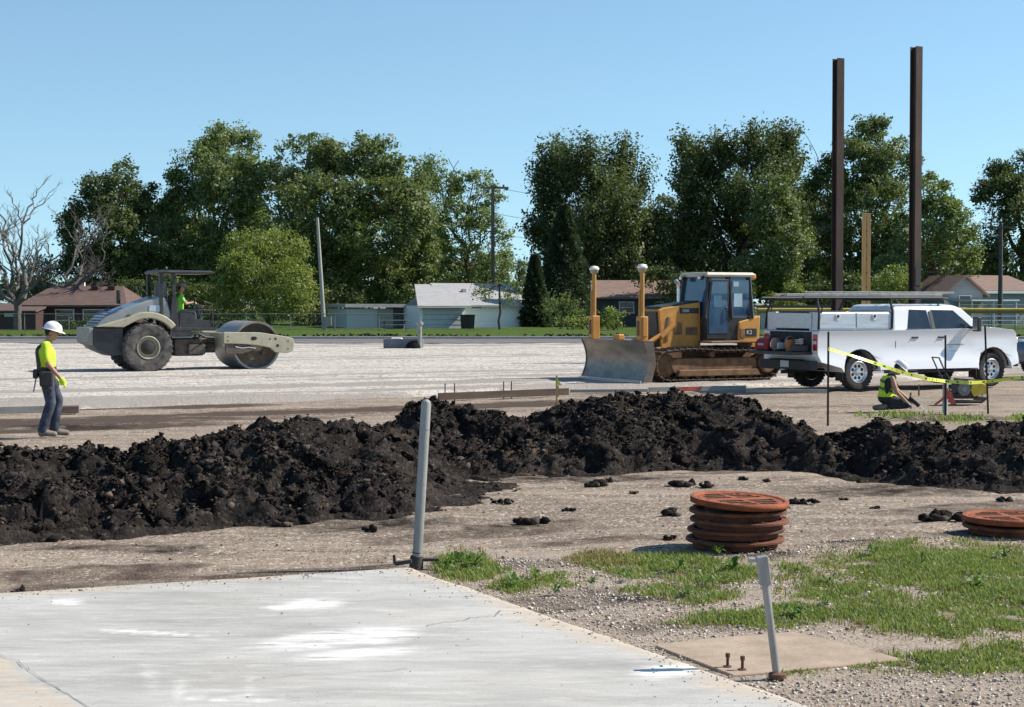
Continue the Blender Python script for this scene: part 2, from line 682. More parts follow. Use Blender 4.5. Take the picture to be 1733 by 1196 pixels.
SOIL = (0.030, 0.024, 0.021)
M_ground = earth_mat('packed_dirt', [(0.140, 0.104, 0.078), (0.262, 0.207, 0.162), (0.385, 0.318, 0.257)],
                     ((0.16, 0.13, 0.11), (0.50, 0.44, 0.37)), 0.30,
                     [('stone', (0.33, 0.275, 0.225)), ('brown', (0.085, 0.064, 0.052)), ('soil', SOIL), ('turf', (0.055, 0.052, 0.022))], 0.55)
M_gravel = earth_mat('crushed_stone', [(0.37, 0.338, 0.302), (0.50, 0.463, 0.418), (0.605, 0.565, 0.515)],
                     ((0.17, 0.15, 0.135), (0.64, 0.595, 0.545)), 0.45, [('dark', (0.30, 0.27, 0.245))], 0.9, True, 15.0)
M_soil = earth_mat('dark_soil', [(0.012, 0.0105, 0.0102), (0.025, 0.0215, 0.020), (0.060, 0.050, 0.044)],
                   ((0.012, 0.010, 0.009), (0.085, 0.068, 0.056)), 0.25, [('clay', (0.16, 0.105, 0.07))], 0.9, False, 30.0)
M_clod0 = mat('soil_clod_plain', (0.013, 0.011, 0.0105), (0.080, 0.066, 0.058), scale=3.2, rough=1.0, bump=0.6, bscale=40, spec=0.03)


def clod_mat():
    m = bpy.data.materials.new('soil_clod'); m.use_nodes = True
    n, l = m.node_tree.nodes, m.node_tree.links
    bs = n['Principled BSDF']; bs.inputs['Roughness'].default_value = 1.0; bs.inputs['Specular IOR Level'].default_value = 0.03
    ge = n.new('ShaderNodeNewGeometry'); tc = n.new('ShaderNodeTexCoord')
    nz = n.new('ShaderNodeTexNoise'); nz.inputs['Scale'].default_value = 2.2; nz.inputs['Detail'].default_value = 7; nz.inputs['Roughness'].default_value = .7
    l.new(tc.outputs['Object'], nz.inputs['Vector'])
    ad = n.new('ShaderNodeMath'); ad.operation = 'MULTIPLY_ADD'; ad.inputs[1].default_value = .45
    l.new(ge.outputs['Random Per Island'], ad.inputs[0]); l.new(nz.outputs['Fac'], ad.inputs[2])
    rp = n.new('ShaderNodeValToRGB'); el = rp.color_ramp.elements
    for i, (pos, c) in enumerate(((.42, (.010, .009, .0088)), (.72, (.027, .0228, .021)), (.90, (.060, .049, .042)), (1.0, (.12, .096, .078)))):
        e_ = el[i] if i < 2 else el.new(pos)
        e_.position = pos; e_.color = (*c, 1)
    l.new(ad.outputs[0], rp.inputs[0]); l.new(rp.outputs[0], bs.inputs['Base Color'])
    bz = n.new('ShaderNodeTexNoise'); bz.inputs['Scale'].default_value = 40; bz.inputs['Detail'].default_value = 4; l.new(tc.outputs['Object'], bz.inputs['Vector'])
    bp = n.new('ShaderNodeBump'); bp.inputs['Strength'].default_value = .6; bp.inputs['Distance'].default_value = .02
    l.new(bz.outputs['Fac'], bp.inputs['Height']); l.new(bp.outputs[0], bs.inputs['Normal'])
    MATS['soil_clod'] = m
    return m


M_clod = clod_mat()
M_lawn = earth_mat('mown_grass', [(0.035, 0.060, 0.014), (0.060, 0.105, 0.022), (0.105, 0.155, 0.035)],
                   ((0.03, 0.05, 0.012), (0.12, 0.16, 0.05)), 0.4, None, 0.8, True, 9.0)
M_road = mat('asphalt', (0.085, 0.080, 0.075), (0.16, 0.15, 0.14), scale=1.2, rough=0.9, bump=0.2, bscale=30, stretch=(0.15, 1, 1))


def axis_coords(lo, hi, step, outer, growth=1.25):
    a = list(np.arange(lo, hi + step / 2, step))
    d, x = step * 3, hi
    up = []
    while x < outer[1]:
        x += d; d *= growth; up.append(x)
    d, x = step * 3, lo
    dn = []
    while x > outer[0]:
        x -= d; d *= growth; dn.append(x)
    return np.array(dn[::-1] + a + up)


gx = axis_coords(-7.5, 9.5, 0.09, (-1800, 1800))
gy = np.concatenate([axis_coords(7.0, 33.0, 0.09, (-300, 33.5))[:-1], np.arange(33.5, 92, 0.4), np.geomspace(93, 3500, 40)])
GX, GY = np.meshgrid(gx, gy)
ca, sa = math.cos(SITE), math.sin(SITE)


def track_relief(x, y):
    q = -x * sa + y * ca
    p = x * ca + y * sa
    qq = q + 0.25 * vnoise(p * 0.25, q * 0.2, 5)
    r = fbm(p * 0.10, qq, 3.0, 3, 11) * 0.045 + np.abs(vnoise(p * 0.05, qq * 1.3, 3) - 0.5) * 0.07
    return r - 0.05


def ground_h(x, y):
    near = smooth01(y, 75, 45)
    h = track_relief(x, y) + (fbm(x, y, 2.0, 4, 21) - 0.5) * 0.035
    h = h * np.clip(near, 0, 1)
    return h * smooth01(y, 9.0, 13.5) * 0.8 + h * 0.2 - 0.02


GU, GV = UV(GX, GY)
inf = GY > 3
soil_m = np.zeros(GX.shape); brown_m = np.zeros(GX.shape); stone_m = np.zeros(GX.shape); turf_m = np.zeros(GX.shape)


def pxline(pts):
    a = np.array(pts, float)
    return lambda u: np.interp(u, a[:, 0], a[:, 1])


padedge = pxline([(-400, 700), (0, 691), (300, 682), (730, 667), (1000, 657), (1300, 653), (1733, 620), (2400, 600)])
brown_lo = pxline([(-400, 742), (0, 738), (200, 728), (420, 716), (700, 700), (1000, 692), (1250, 690), (1400, 700), (1733, 715)])
e = padedge(GU); b = brown_lo(GU)
wob = (fbm(GX, GY, 0.5, 4, 41) - 0.5)
brown_m = np.where(inf, smooth01(GV, e - 8, e + 6) * smooth01(GV, b + 12, b - 10) * (0.52 + 1.1 * (fbm((GX * ca + GY * sa) * .12, -GX * sa + GY * ca, 1.2, 4, 43) - .5) + .4 * wob), 0)
brown_m = np.where((GU > 1050) & inf, brown_m * 0.55, brown_m)
brown_m += np.where(inf & (GV > 780), smooth01(fbm(GX * ca * 0.3 + GY * sa * 0.3, -GX * sa + GY * ca, 1.1, 4, 77), 0.50, 0.64) * 0.50, 0)
stone_m = np.where(inf & (GV > 925) & (GU > 700), 0.5, 0) + np.where(inf & (GV > 640) & (GV < 700) & (GU > 900), 0.38, 0)


def blob(u0, v0, ru, rv):
    return np.clip(1.35 - np.hypot((GU - u0) / ru, (GV - v0) / rv), 0, 1)


GRASS = [(785, 950, 50, 22, 1.0), (800, 966, 62, 15, .9), (872, 986, 48, 14, .95), (935, 976, 60, 13, .55), (1110, 952, 110, 20, .9),
         (1205, 962, 95, 20, 1.0), (1180, 1002, 75, 20, .8), (1105, 992, 60, 16, .55), (1370, 1036, 80, 18, .95), (1255, 1050, 120, 14, .8),
         (1450, 1002, 120, 34, .7), (1600, 955, 210, 38, 1.0), (1720, 1005, 160, 45, 1.0), (1490, 1036, 165, 18, .95), (1640, 1050, 190, 30, .65),
         (1620, 1120, 210, 20, .75), (1350, 1132, 80, 10, .5), (1760, 1100, 130, 26, .5), (1330, 960, 70, 20, .45)]
YELLOW = [(1020, 943, 62, 15, 1.0)]
for q in GRASS:
    turf_m = np.maximum(turf_m, blob(*q[:4]) * q[4] * 0.62)
turf_m = np.where(inf, turf_m, 0)
# dark soil rubbed into the dirt round the foot of the heaps and in streaks
for q in [(600, 880, 330, 26), (1500, 826, 330, 16), (1000, 805, 300, 12), (200, 925, 300, 12), (1650, 900, 130, 12), (1290, 935, 120, 14),
          (1060, 1010, 70, 14), (1450, 912, 130, 9), (880, 885, 90, 9), (1600, 705, 200, 10), (120, 720, 200, 8)]:
    soil_m = np.maximum(soil_m, np.where(inf, blob(*q) * 0.52, 0))
GZ = ground_h(GX, GY)
ground = raw('ground', np.stack([GX.ravel(), GY.ravel(), GZ.ravel()], 1), grid_faces(len(gx), len(gy)), M_ground, smooth=True,
             attrs={'soil': soil_m.ravel(), 'brown': brown_m.ravel(), 'stone': stone_m.ravel(), 'turf': turf_m.ravel()})
tag(ground, 'packed tan dirt and haul track of the building site', kind='structure')


def patch(name, poly, step, m, top, low=-0.12, soft=0.5, wobble=0.5, relief=None, seed=0, attrs=None, margin=1.5):
    """a sheet whose rim dips under the ground along an uneven line"""
    pa = np.array(poly)
    x0, y0 = pa.min(0) - margin; x1, y1 = pa.max(0) + margin
    xs, ys = np.arange(x0, x1, step), np.arange(y0, y1, step)
    X, Y = np.meshgrid(xs, ys)
    d = inpoly(X, Y, poly) + (fbm(X, Y, 0.8, 4, seed) - 0.5) * 2 * wobble
    z = low + (top - low) * smooth01(d, -soft * 0.5, soft * 0.5)
    if relief is not None:
        z = z + relief(X, Y)
    f = grid_faces(len(xs), len(ys))
    keep = (d.ravel()[f].max(1) > -soft)
    at = {k: fn(X, Y, d).ravel() for k, fn in (attrs or {}).items()}
    f = f[keep]
    used, inv = np.unique(f, return_inverse=True)
    v = np.stack([X.ravel(), Y.ravel(), z.ravel()], 1)[used]
    o = raw(name, v, inv.reshape(f.shape), m, smooth=True, attrs={k: a[used] for k, a in at.items()})
    return tag(o, kind='structure')


def pad_dark(X, Y, d):
    q = -X * sa + Y * ca; p = X * ca + Y * sa
    s = smooth01(fbm(p * 0.05, q, 0.8, 4, 9), 0.48, 0.66) * 0.62
    return s + smooth01(d, 7.0, 0.0) * 0.30


pad_poly = poly_px([(-700, 706), (0, 692), (300, 683), (730, 668), (1000, 657), (1300, 652), (1480, 645), (1733, 628), (2300, 612)]) + [(60, 79.5), (-60, 79.5)]
gravel_pad = patch('gravel_pad', pad_poly, 0.3, M_gravel, 0.075, -0.1, 0.7, 0.35,
                   lambda X, Y: (fbm(X, Y, 1.3, 3, 31) - 0.5) * 0.05 + (fbm((X * ca + Y * sa) * 0.08, -X * sa + Y * ca, 1.0, 3, 33) - 0.5) * 0.12, 7, {'dark': pad_dark})
gravel_pad['label'] = 'broad levelled pad of pale crushed stone'

# road and verge beyond the pad
def strip(name, y0, y1, z, m, x=260, wob=0.0, step=1.0, relief=0.0, label=None):
    xs = np.arange(-x, x + step, step); ys = np.linspace(y0, y1, max(2, int((y1 - y0) / step) + 1))
    X, Y = np.meshgrid(xs, ys)
    Z = np.full(X.shape, z) + (fbm(X, Y, 0.4, 4, 3) - 0.5) * relief
    Y = Y + (fbm(X, X * 0, 0.2, 3, 8) - 0.5) * wob
    o = raw(name, np.stack([X.ravel(), Y.ravel(), Z.ravel()], 1), grid_faces(len(xs), len(ys)), m, smooth=True)
    if label: o['label'] = label
    return tag(o, kind='structure')


strip('road', 80.5, 91.5, 0.02, M_road, label='grey side road behind the gravel pad')
kb = MB()
kb.box((0, 80.3, 0.03), (420, 0.25, 0.16)); kb.box((0, 91.8, 0.05), (420, 0.25, 0.2))
tag(kb.build('kerb', mat('kerb_concrete', (0.30, 0.28, 0.26), (0.42, 0.40, 0.37), 1.5, 0.9), bevel=0.02), 'pale concrete kerbs along the side road', kind='structure')
strip('lawn', 92.2, 420, 0.10, M_lawn, x=420, step=3, relief=0.28, label='strip of mown lawn in front of the houses')

# soil ridge along the lawn's edge
rg = np.random.default_rng(4)
n = 2600
px = rg.uniform(-60, 75, n); py = 93.6 + rg.normal(0, 0.6, n)
keep = fbm(px, px * 0 + 1.0, 0.25, 3, 2) + rg.uniform(-0.2, 0.2, n) > 0.42
px, py = px[keep], py[keep]
v, f = chunks(np.stack([px, py, 0.10 + rg.uniform(0, 0.12, len(px))], 1), rg.uniform(0.05, 0.17, len(px)), 5, 9)
tag(raw('soil_ridge', v, f, M_clod), 'low broken ridge of dark soil along the lawn edge', kind='stuff')

# ------------------------------------------------------------------ concrete slab and pad
def slab_mat():
    m = bpy.data.materials.new('slab_concrete'); m.use_nodes = True
    n, l = m.node_tree.nodes, m.node_tree.links
    bs = n['Principled BSDF']; bs.inputs['Roughness'].default_value = 0.85; bs.inputs['Specular IOR Level'].default_value = 0.25
    tc = n.new('ShaderNodeTexCoord')
    mp = n.new('ShaderNodeMapping'); mp.inputs['Rotation'].default_value = (0, 0, -SITE + 0.3); mp.inputs['Scale'].default_value = (0.35, 1.3, 1)
    l.new(tc.outputs['Object'], mp.inputs[0])
    def nz(scale, det, vec, ro=0.65):
        q = n.new('ShaderNodeTexNoise'); q.inputs['Scale'].default_value = scale; q.inputs['Detail'].default_value = det
        q.inputs['Roughness'].default_value = ro; l.new(vec, q.inputs['Vector']); return q.outputs['Fac']
    a, b, c = nz(1.1, 10, mp.outputs[0], 0.7), nz(0.45, 4, tc.outputs['Object']), nz(6, 12, mp.outputs[0], 0.82)
    def ramp(fac, p0, c0, p1, c1):
        r = n.new('ShaderNodeValToRGB'); r.color_ramp.elements[0].position = p0; r.color_ramp.elements[1].position = p1
        r.color_ramp.elements[0].color = (*c0, 1); r.color_ramp.elements[1].color = (*c1, 1); l.new(fac, r.inputs[0]); return r.outputs[0]
    def mixc(fac, x, y):
        q = n.new('ShaderNodeMix'); q.data_type = 'RGBA'; l.new(fac, q.inputs['Factor'])
        (l.new(x, q.inputs[6]) if not isinstance(x, tuple) else setattr(q.inputs[6], 'default_value', (*x, 1)))
        (l.new(y, q.inputs[7]) if not isinstance(y, tuple) else setattr(q.inputs[7], 'default_value', (*y, 1))); return q.outputs[2]
    col = ramp(a, 0.36, (0.315, 0.306, 0.288), 0.60, (0.455, 0.443, 0.42))
    col = mixc(ramp(b, 0.52, (0, 0, 0), 0.75, (0.4, 0.4, 0.4)), col, (0.45, 0.40, 0.34))
    col = mixc(ramp(c, 0.53, (0, 0, 0), 0.70, (0.7, 0.7, 0.7)), col, (0.50, 0.48, 0.445))
    col = mixc(ramp(c, 0.30, (.6, .6, .6), 0.42, (0, 0, 0)), col, (0.25, 0.235, 0.21))
    def at(name):
        q = n.new('ShaderNodeAttribute'); q.attribute_name = name; return q.outputs['Fac']
    def sharpen(f, lo=0.78, hi=1.25, k=None):
        s = n.new('ShaderNodeMath'); s.operation = 'ADD'; l.new(f, s.inputs[0]); l.new(k or c, s.inputs[1])
        r = n.new('ShaderNodeMapRange'); r.inputs['From Min'].default_value = lo; r.inputs['From Max'].default_value = hi
        l.new(s.outputs[0], r.inputs['Value']); return r.outputs[0]
    col = mixc(sharpen(at('cream'), 0.8, 1.05), col, (0.47, 0.405, 0.33))
    mp2 = n.new('ShaderNodeMapping'); mp2.inputs['Rotation'].default_value = (0, 0, -0.18); mp2.inputs['Scale'].default_value = (1.0, 5.0, 1)
    l.new(tc.outputs['Object'], mp2.inputs[0])
    st = nz(2.6, 12, mp2.outputs[0], 0.78)
    col = mixc(ramp(st, 0.52, (0, 0, 0), 0.66, (0.75, 0.75, 0.75)), col, (0.56, 0.545, 0.51))
    col = mixc(ramp(st, 0.30, (0.7, 0.7, 0.7), 0.45, (0, 0, 0)), col, (0.235, 0.23, 0.222))
    fine = nz(70, 6, tc.outputs['Object'], 0.7)
    col = mixc(ramp(fine, 0.30, (0.5, 0.5, 0.5), 0.48, (0, 0, 0)), col, (0.22, 0.21, 0.195))
    wm = n.new('ShaderNodeMath'); wm.operation = 'MULTIPLY'
    l.new(at('white'), wm.inputs[0]); l.new(ramp(st, 0.38, (0, 0, 0), 0.60, (1, 1, 1)), wm.inputs[1])
    col = mixc(wm.outputs[0], col, (0.80, 0.79, 0.77))
    col = mixc(sharpen(at('rust'), 0.75, 1.05), col, (0.30, 0.19, 0.13))
    vo = n.new('ShaderNodeTexVoronoi'); vo.inputs['Scale'].default_value = 4.5; l.new(tc.outputs['Object'], vo.inputs['Vector'])
    col = mixc(ramp(vo.outputs['Distance'], 0.035, (0.85, 0.85, 0.85), 0.055, (0, 0, 0)), col, (0.09, 0.08, 0.07))
    l.new(col, bs.inputs['Base Color'])
    bp = n.new('ShaderNodeBump'); bp.inputs['Strength'].default_value = 0.35; bp.inputs['Distance'].default_value = 0.01
    l.new(c, bp.inputs['Height']); l.new(bp.outputs[0], bs.inputs['Normal'])
    return m


M_slab = slab_mat()
SLZ = 0.055
cA = P(692, 957, SLZ); cL = P(0, 1000, SLZ); cR = P(1300, 1166, SLZ)
e1 = (cL - cA).normalized(); e2 = (cR - cA).normalized()
ni, nj = 170, 140
I, J = np.meshgrid(np.linspace(0, 8.5, ni), np.linspace(0, 10.5, nj))
SX = cA.x + e1.x * I + e2.x * J; SY = cA.y + e1.y * I + e2.y * J
chip = (fbm(I, J, 3.0, 4, 51) - 0.5)
rimd = np.minimum(I, J)
SX += np.where(rimd < 0.02, chip * 0.05, 0); SY += np.where(rimd < 0.02, chip * 0.05, 0)
SU, SV = UV(SX, SY)
SV = SV - SLZ * FPX / np.maximum(SY, .5)


def sblob(u0, v0, ru, rv, rot=0.0):
    du, dv = SU - u0, SV - v0
    c, s = math.cos(R(rot)), math.sin(R(rot))
    return np.clip(1.3 - np.hypot((du * c + dv * s) / ru, (dv * c - du * s) / rv), 0, 1)


white = np.zeros(I.shape)
for q in [(560, 1083, 140, 16, -6), (640, 1078, 70, 14, -4), (600, 1110, 110, 9, -4), (530, 1023, 55, 10, -3), (250, 1073, 100, 3, 3), (110, 1020, 30, 5, 0),
          (1130, 1140, 60, 12, -4), (480, 1030, 40, 4, 0), (250, 1150, 12, 26, -20), (300, 1175, 8, 25, 12), (420, 1170, 4, 30, -5), (400, 1188, 100, 3, 0)]:
    white = np.maximum(white, smooth01(sblob(*q), 0.05, 0.75) * (0.35 if q[2] < 20 else 1.0))
ej = (fbm(I, J, 1.6, 4, 71) - .5) * .5
cream = np.maximum(smooth01(I + ej, 0.55, 0.0) * 0.62, smooth01(J + ej, 0.5, 0.0) * 0.60)
cream = np.maximum(cream, np.clip((SV - (1108 + 0.62 * SU) + 30 * (fbm(SX, SY, 3, 4, 58) - .5)) / 10, 0, 1) * (.30 + .35 * fbm(SX, SY, 2.5, 4, 59)))
cream = np.maximum(cream, sblob(830, 1000, 120, 18, 14) * 0.4)
rust = np.maximum(sblob(1262, 1150, 60, 10, 2) * 0.55, sblob(1150, 1110, 90, 5, 20) * 0.35)
zt = SLZ + (fbm(SX, SY, 0.6, 3, 52) - 0.5) * 0.012 - smooth01(rimd, 0.03, 0.0) * 0.018
sv = np.stack([SX.ravel(), SY.ravel(), zt.ravel()], 1)
sf = grid_faces(ni, nj)
# side walls all round
ring = np.concatenate([np.arange(ni), np.arange(1, nj) * ni + ni - 1, (nj - 1) * ni + np.arange(ni - 2, -1, -1), np.arange(nj - 2, 0, -1) * ni])
lowv = sv[ring].copy(); lowv[:, 2] = -0.15
o0 = len(sv); k = len(ring)
wf = np.stack([ring, o0 + np.arange(k), o0 + (np.arange(k) + 1) % k, np.roll(ring, -1)], 1)
zero = np.zeros(k)
slab = raw('concrete_slab', np.concatenate([sv, lowv]), np.concatenate([sf, wf]), M_slab,
           attrs={'white': np.concatenate([white.ravel(), zero]), 'cream': np.concatenate([cream.ravel(), zero + .5]), 'rust': np.concatenate([rust.ravel(), zero])})
tag(slab, 'pale scuffed concrete slab with white smears', kind='structure')
M_crack = mat('crack_dirt', (0.13, 0.115, 0.10), (0.24, 0.215, 0.185), scale=12, rough=1.0)
for ci_, (cpts, cw) in enumerate((([(722, 1058), (748, 1052), (776, 1050), (800, 1044), (838, 1041), (850, 1030)], .006), ([(-10, 1104), (30, 1118), (62, 1142), (90, 1160), (118, 1176), (165, 1205)], .005),
                                  ([(150, 1068), (250, 1073), (352, 1079)], .004), ([(430, 1150), (520, 1139), (640, 1136), (700, 1128)], .004))):
    rnd_ = random.Random(ci_)
    pp_ = []
    for (ua, va), (ub, vb) in zip(cpts[:-1], cpts[1:]):
        for q_ in range(6):
            t_ = q_ / 6
            pp_.append(P(ua + (ub - ua) * t_ + rnd_.uniform(-2, 2), va + (vb - va) * t_ + rnd_.uniform(-1.2, 1.2), SLZ + .008))
    mb_ = MB()
    for i_ in range(len(pp_) - 1):
        d_ = (pp_[i_ + 1] - pp_[i_]).normalized(); nn_ = Vector((-d_.y, d_.x, 0)) * cw * rnd_.uniform(.5, 1.2) * .5
        mb_.add([pp_[i_] - nn_, pp_[i_] + nn_, pp_[i_ + 1] + nn_, pp_[i_ + 1] - nn_], [(0, 1, 2, 3)])
    mb_.build('crack', M_crack, slab, smooth=0)

pp = poly_px([(1108, 1081), (1180, 1070), (1345, 1058), (1440, 1080), (1532, 1104), (1400, 1116), (1240, 1130), (1170, 1104)], 0.03)
kb = MB()
kb.prism([(x, y) for x, y in pp], -0.1, -0.008, axis='Z')
M_pad = mat('tan_concrete', (0.28, 0.21, 0.152), (0.40, 0.31, 0.235), scale=3.5, rough=0.95, bump=0.35, bscale=25, detail=10)
tag(kb.build('concrete_footing', M_pad, bevel=0.012), 'flat tan concrete footing beside the slab', kind='structure')

# ------------------------------------------------------------------ dark soil heaps
RG = np.random.default_rng(12)


def heap(name, label, front, sil, umin, umax, depth_front, depth_back, seed, wallbias=0.0, clay=(), res=0.03, drop=0.05):
    fr, si = pxline(front), pxline(sil)
    us = np.linspace(umin, umax, 60)
    yf = np.array([P(u, fr(u)).y for u in us])
    y0, y1 = yf.min() - 0.5, yf.max() + depth_front + depth_back + 0.6
    x0 = min((umin - 866.5) / FPX * y for y in (y0, y1)); x1 = max((umax - 866.5) / FPX * y for y in (y0, y1))
    xs, ys = np.arange(x0, x1, res), np.arange(y0, y1, res)
    X, Y = np.meshgrid(xs, ys)
    # foot line and crest height as functions of x along the heap
    ux = (us - 866.5) / FPX * (yf + depth_front)
    o_ = np.argsort(ux)
    wx = X + (fbm(X, Y, 0.9, 3, seed + 1) - 0.5) * 0.5
    YF = np.interp(wx, ux[o_], yf[o_]) + (fbm(X, Y * 0.3, 1.6, 4, seed + 2) - 0.5) * 0.55
    cz = np.array([max(0.06, CAM_H - (si(u) - 511) * (yy + depth_front) / FPX - drop) for u, yy in zip(us, yf)])
    H = np.interp(X, ux[o_], cz[o_])
    t = (Y - YF) / depth_front
    tb = (Y - YF - depth_front) / depth_back
    prof = np.where(t < 1, np.sin(np.clip(t, 0, 1) * math.pi / 2) ** 0.85, np.cos(np.clip(tb, 0, 1) * math.pi / 2) ** 1.1)
    ends = smooth01(X, ux.min(), ux.min() + 0.5) * smooth01(X, ux.max(), ux.max() - 0.5)
    Z = H * prof * ends
    body = np.clip(Z / 0.18, 0, 1)
    wxx = X + (fbm(X, Y, 2.0, 3, seed + 5) - .5) * .35; wyy = Y + (fbm(X, Y, 2.0, 3, seed + 6) - .5) * .35
    d1, d2, c1 = worley(wxx, wyy + Z * 0.8, 1.7, seed)
    e1_, e2_, c2 = worley(wxx, wyy + Z * 0.9, 4.3, seed + 9)
    g1, g2, c3 = worley(X, Y + Z, 10.0, seed + 19)
    rdg = lambda sc_, sd_: 1 - np.abs(2 * fbm(wxx, wyy + Z * 0.7, sc_, 3, sd_) - 1) * 2.2
    lump = (c1 - 0.5) * 0.15 + (0.5 - d1) * 0.08 + (c2 - 0.5) * 0.09 + (0.5 - e1_) * 0.04 + (c3 - .5) * 0.045
    lump += (rdg(1.3, seed + 3) - .4) * 0.13 + (rdg(4.0, seed + 4) - .4) * 0.06 + (fbm(X, Y, 14, 3, seed + 8) - 0.5) * 0.07
    lump -= 0.03
    Z = Z + lump * body - 0.05
    # spoil is steeper than a height field shows: push lumps sideways too
    ang = c2 * 6.28
    X2 = X + np.cos(ang) * 0.05 * body + (c3 - .5) * 0.05 * body; Y2 = Y + np.sin(ang) * 0.05 * body
    cl = np.zeros(X.shape)
    U2, V2 = 866.5 + FPX * X2 / Y2, 511 + (CAM_H - Z) * FPX / Y2
    for (u0, v0, ru, rv) in clay:
        cl = np.maximum(cl, np.clip(1.3 - np.hypot((U2 - u0) / ru, (V2 - v0) / rv), 0, 1) * 0.55)
    f = grid_faces(len(xs), len(ys))
    keep = (Z.ravel()[f].max(1) > -0.035)
    f = f[keep]
    used, inv = np.unique(f, return_inverse=True)
    v = np.stack([X2.ravel(), Y2.ravel(), Z.ravel()], 1)[used]
    root = raw(name, v, inv.reshape(f.shape), M_soil, smooth=False, attrs={'clay': cl.ravel()[used]})
    tag(root, label, 'soil heap')
    # clods tumbling on it
    patchy = smooth01(fbm(X, Y, 1.1, 3, seed + 12), 0.38, 0.62) + 0.12
    prob = ((np.clip(Z, 0, 0.3) + 0.02) * patchy).ravel() * (Y.ravel() < (YF + depth_front + 0.7).ravel()) * (Z.ravel() > -0.045)
    cnt = int(keep.sum() * res * res * 560)
    idx = RG.choice(len(prob), cnt, p=prob / prob.sum())
    sz = np.clip(np.exp(RG.normal(-4.45, 0.60, cnt)), 0.006, 0.060)
    pos = np.stack([X2.ravel()[idx], Y2.ravel()[idx], Z.ravel()[idx] + sz * 0.35], 1)
    nb = 34
    bi = RG.choice(len(prob), nb, p=prob / prob.sum())
    bs_ = RG.uniform(.045, .10, nb)
    slabs = chunks(np.stack([X2.ravel()[bi], Y2.ravel()[bi], Z.ravel()[bi] * 1.0 + .01], 1), bs_, seed + 60, 14)
    cv, cf = merge([chunks(pos, sz * 1.3, seed + 50, 9), slabs])
    cl = raw('clods', cv, cf, M_clod, parent=root)
    cl['kind'] = 'stuff'
    return root, (X2, Y2, Z)


heap('soil_heap', 'long black topsoil heap running behind the scuffed slab and walking worker',
     [(-260, 945), (0, 925), (240, 912), (420, 892), (700, 868), (800, 856), (872, 846), (900, 842)],
     [(-260, 745), (0, 752), (120, 755), (210, 768), (270, 748), (350, 725), (470, 712), (600, 705), (660, 720), (700, 745), (760, 790), (830, 822), (875, 842), (900, 850)],
     -240, 895, 2.6, 2.4, 100, clay=[(425, 862, 14, 9), (170, 820, 10, 5)])
heap('soil_heap', 'tall lumpy black topsoil heap below the bulldozer and pickup',
     [(620, 815), (740, 810), (900, 804), (1000, 801), (1150, 791), (1280, 793), (1350, 804), (1420, 815), (1460, 818)],
     [(620, 760), (660, 715), (690, 688), (730, 670), (780, 694), (850, 682), (900, 692), (950, 678), (1035, 658), (1080, 676), (1110, 668), (1200, 660), (1290, 684), (1340, 705), (1400, 738), (1460, 770)],
     625, 1455, 2.1, 2.4, 200, clay=[(865, 770, 20, 16), (905, 760, 16, 10), (890, 802, 30, 6), (1080, 775, 22, 7), (1120, 765, 20, 5)])
heap('soil_heap', 'flatter black topsoil heap with grass tufts behind it, below the caution tape',
     [(1340, 806), (1400, 812), (1480, 823), (1600, 829), (1733, 827), (1900, 824), (2000, 824)],
     [(1340, 790), (1390, 748), (1440, 730), (1480, 716), (1560, 708), (1620, 716), (1660, 703), (1733, 706), (1900, 700), (2000, 700)],
     1345, 1960, 2.3, 2.2, 300, drop=0.13)

# loose clods and stones strewn over the track
spots = [(1010, 820, .10), (1022, 814, .08), (1160, 818, .10), (1195, 820, .08), (895, 882, .10), (915, 880, .07), (1135, 868, .08), (1345, 846, .07), (1365, 848, .06), (1382, 845, .05),
         (1580, 878, .09), (1600, 876, .11), (1625, 874, .08), (430, 866, .09), (640, 868, .08), (480, 884, .10), (520, 880, .07), (628, 897, .06), (960, 858, .05), (850, 846, .07),
         (1700, 846, .07), (1480, 852, .04), (1430, 840, .04), (1130, 905, .05), (35, 996, .05), (1210, 850, .05), (1300, 812, .05), (1255, 808, .05), (1070, 830, .04)]
for i, (u, v_, s_) in enumerate(spots):
    p = P(u, v_)
    rr = np.random.default_rng(700 + i)
    q = rr.normal(0, 1, (9, 3)) * np.array([.62, .42, .18]) * s_
    q[:, 2] = np.abs(q[:, 2]) + s_ * 0.15
    cv, cf = chunks(q, np.clip(rr.normal(s_ * .62, s_ * .2, 9), .02, .2), 800 + i, 16)
    o = raw('soil_clod', cv, cf, M_clod)
    o.location = (p.x, p.y, float(ground_h(np.array([p.x]), np.array([p.y]))[0]))
    tag(o, 'crumbled dark clod of soil lying on the tan dirt track', 'soil clod', 'clods dropped on the dirt track')

n = 5000
pu = RG.uniform(-60, 1800, n); pv = RG.triangular(770, 900, 1010, n)
pos = np.array([P(a, b)[:] for a, b in zip(pu, pv)])
SD = inpoly(pos[:, 0], pos[:, 1], [(cA.x, cA.y), tuple((cA + e1 * 9)[:2]), tuple((cA + e1 * 9 + e2 * 10)[:2]), tuple((cA + e2 * 10)[:2])])
pos = pos[SD < -0.02]
pos[:, 2] = ground_h(pos[:, 0], pos[:, 1])
sz = np.clip(np.exp(RG.normal(-5.1, 0.5, len(pos))), 0.003, 0.024)
pos[:, 2] += sz * 0.3
v, f = chunks(pos, sz, 61, 9)
tag(raw('dirt_crumbs', v, f, mat('crumb', (0.06, 0.048, 0.04), (0.33, 0.27, 0.21), scale=9, rough=0.95, lo=.4, hi=.6)), 'small stones and crumbs scattered over the dirt track', kind='stuff')

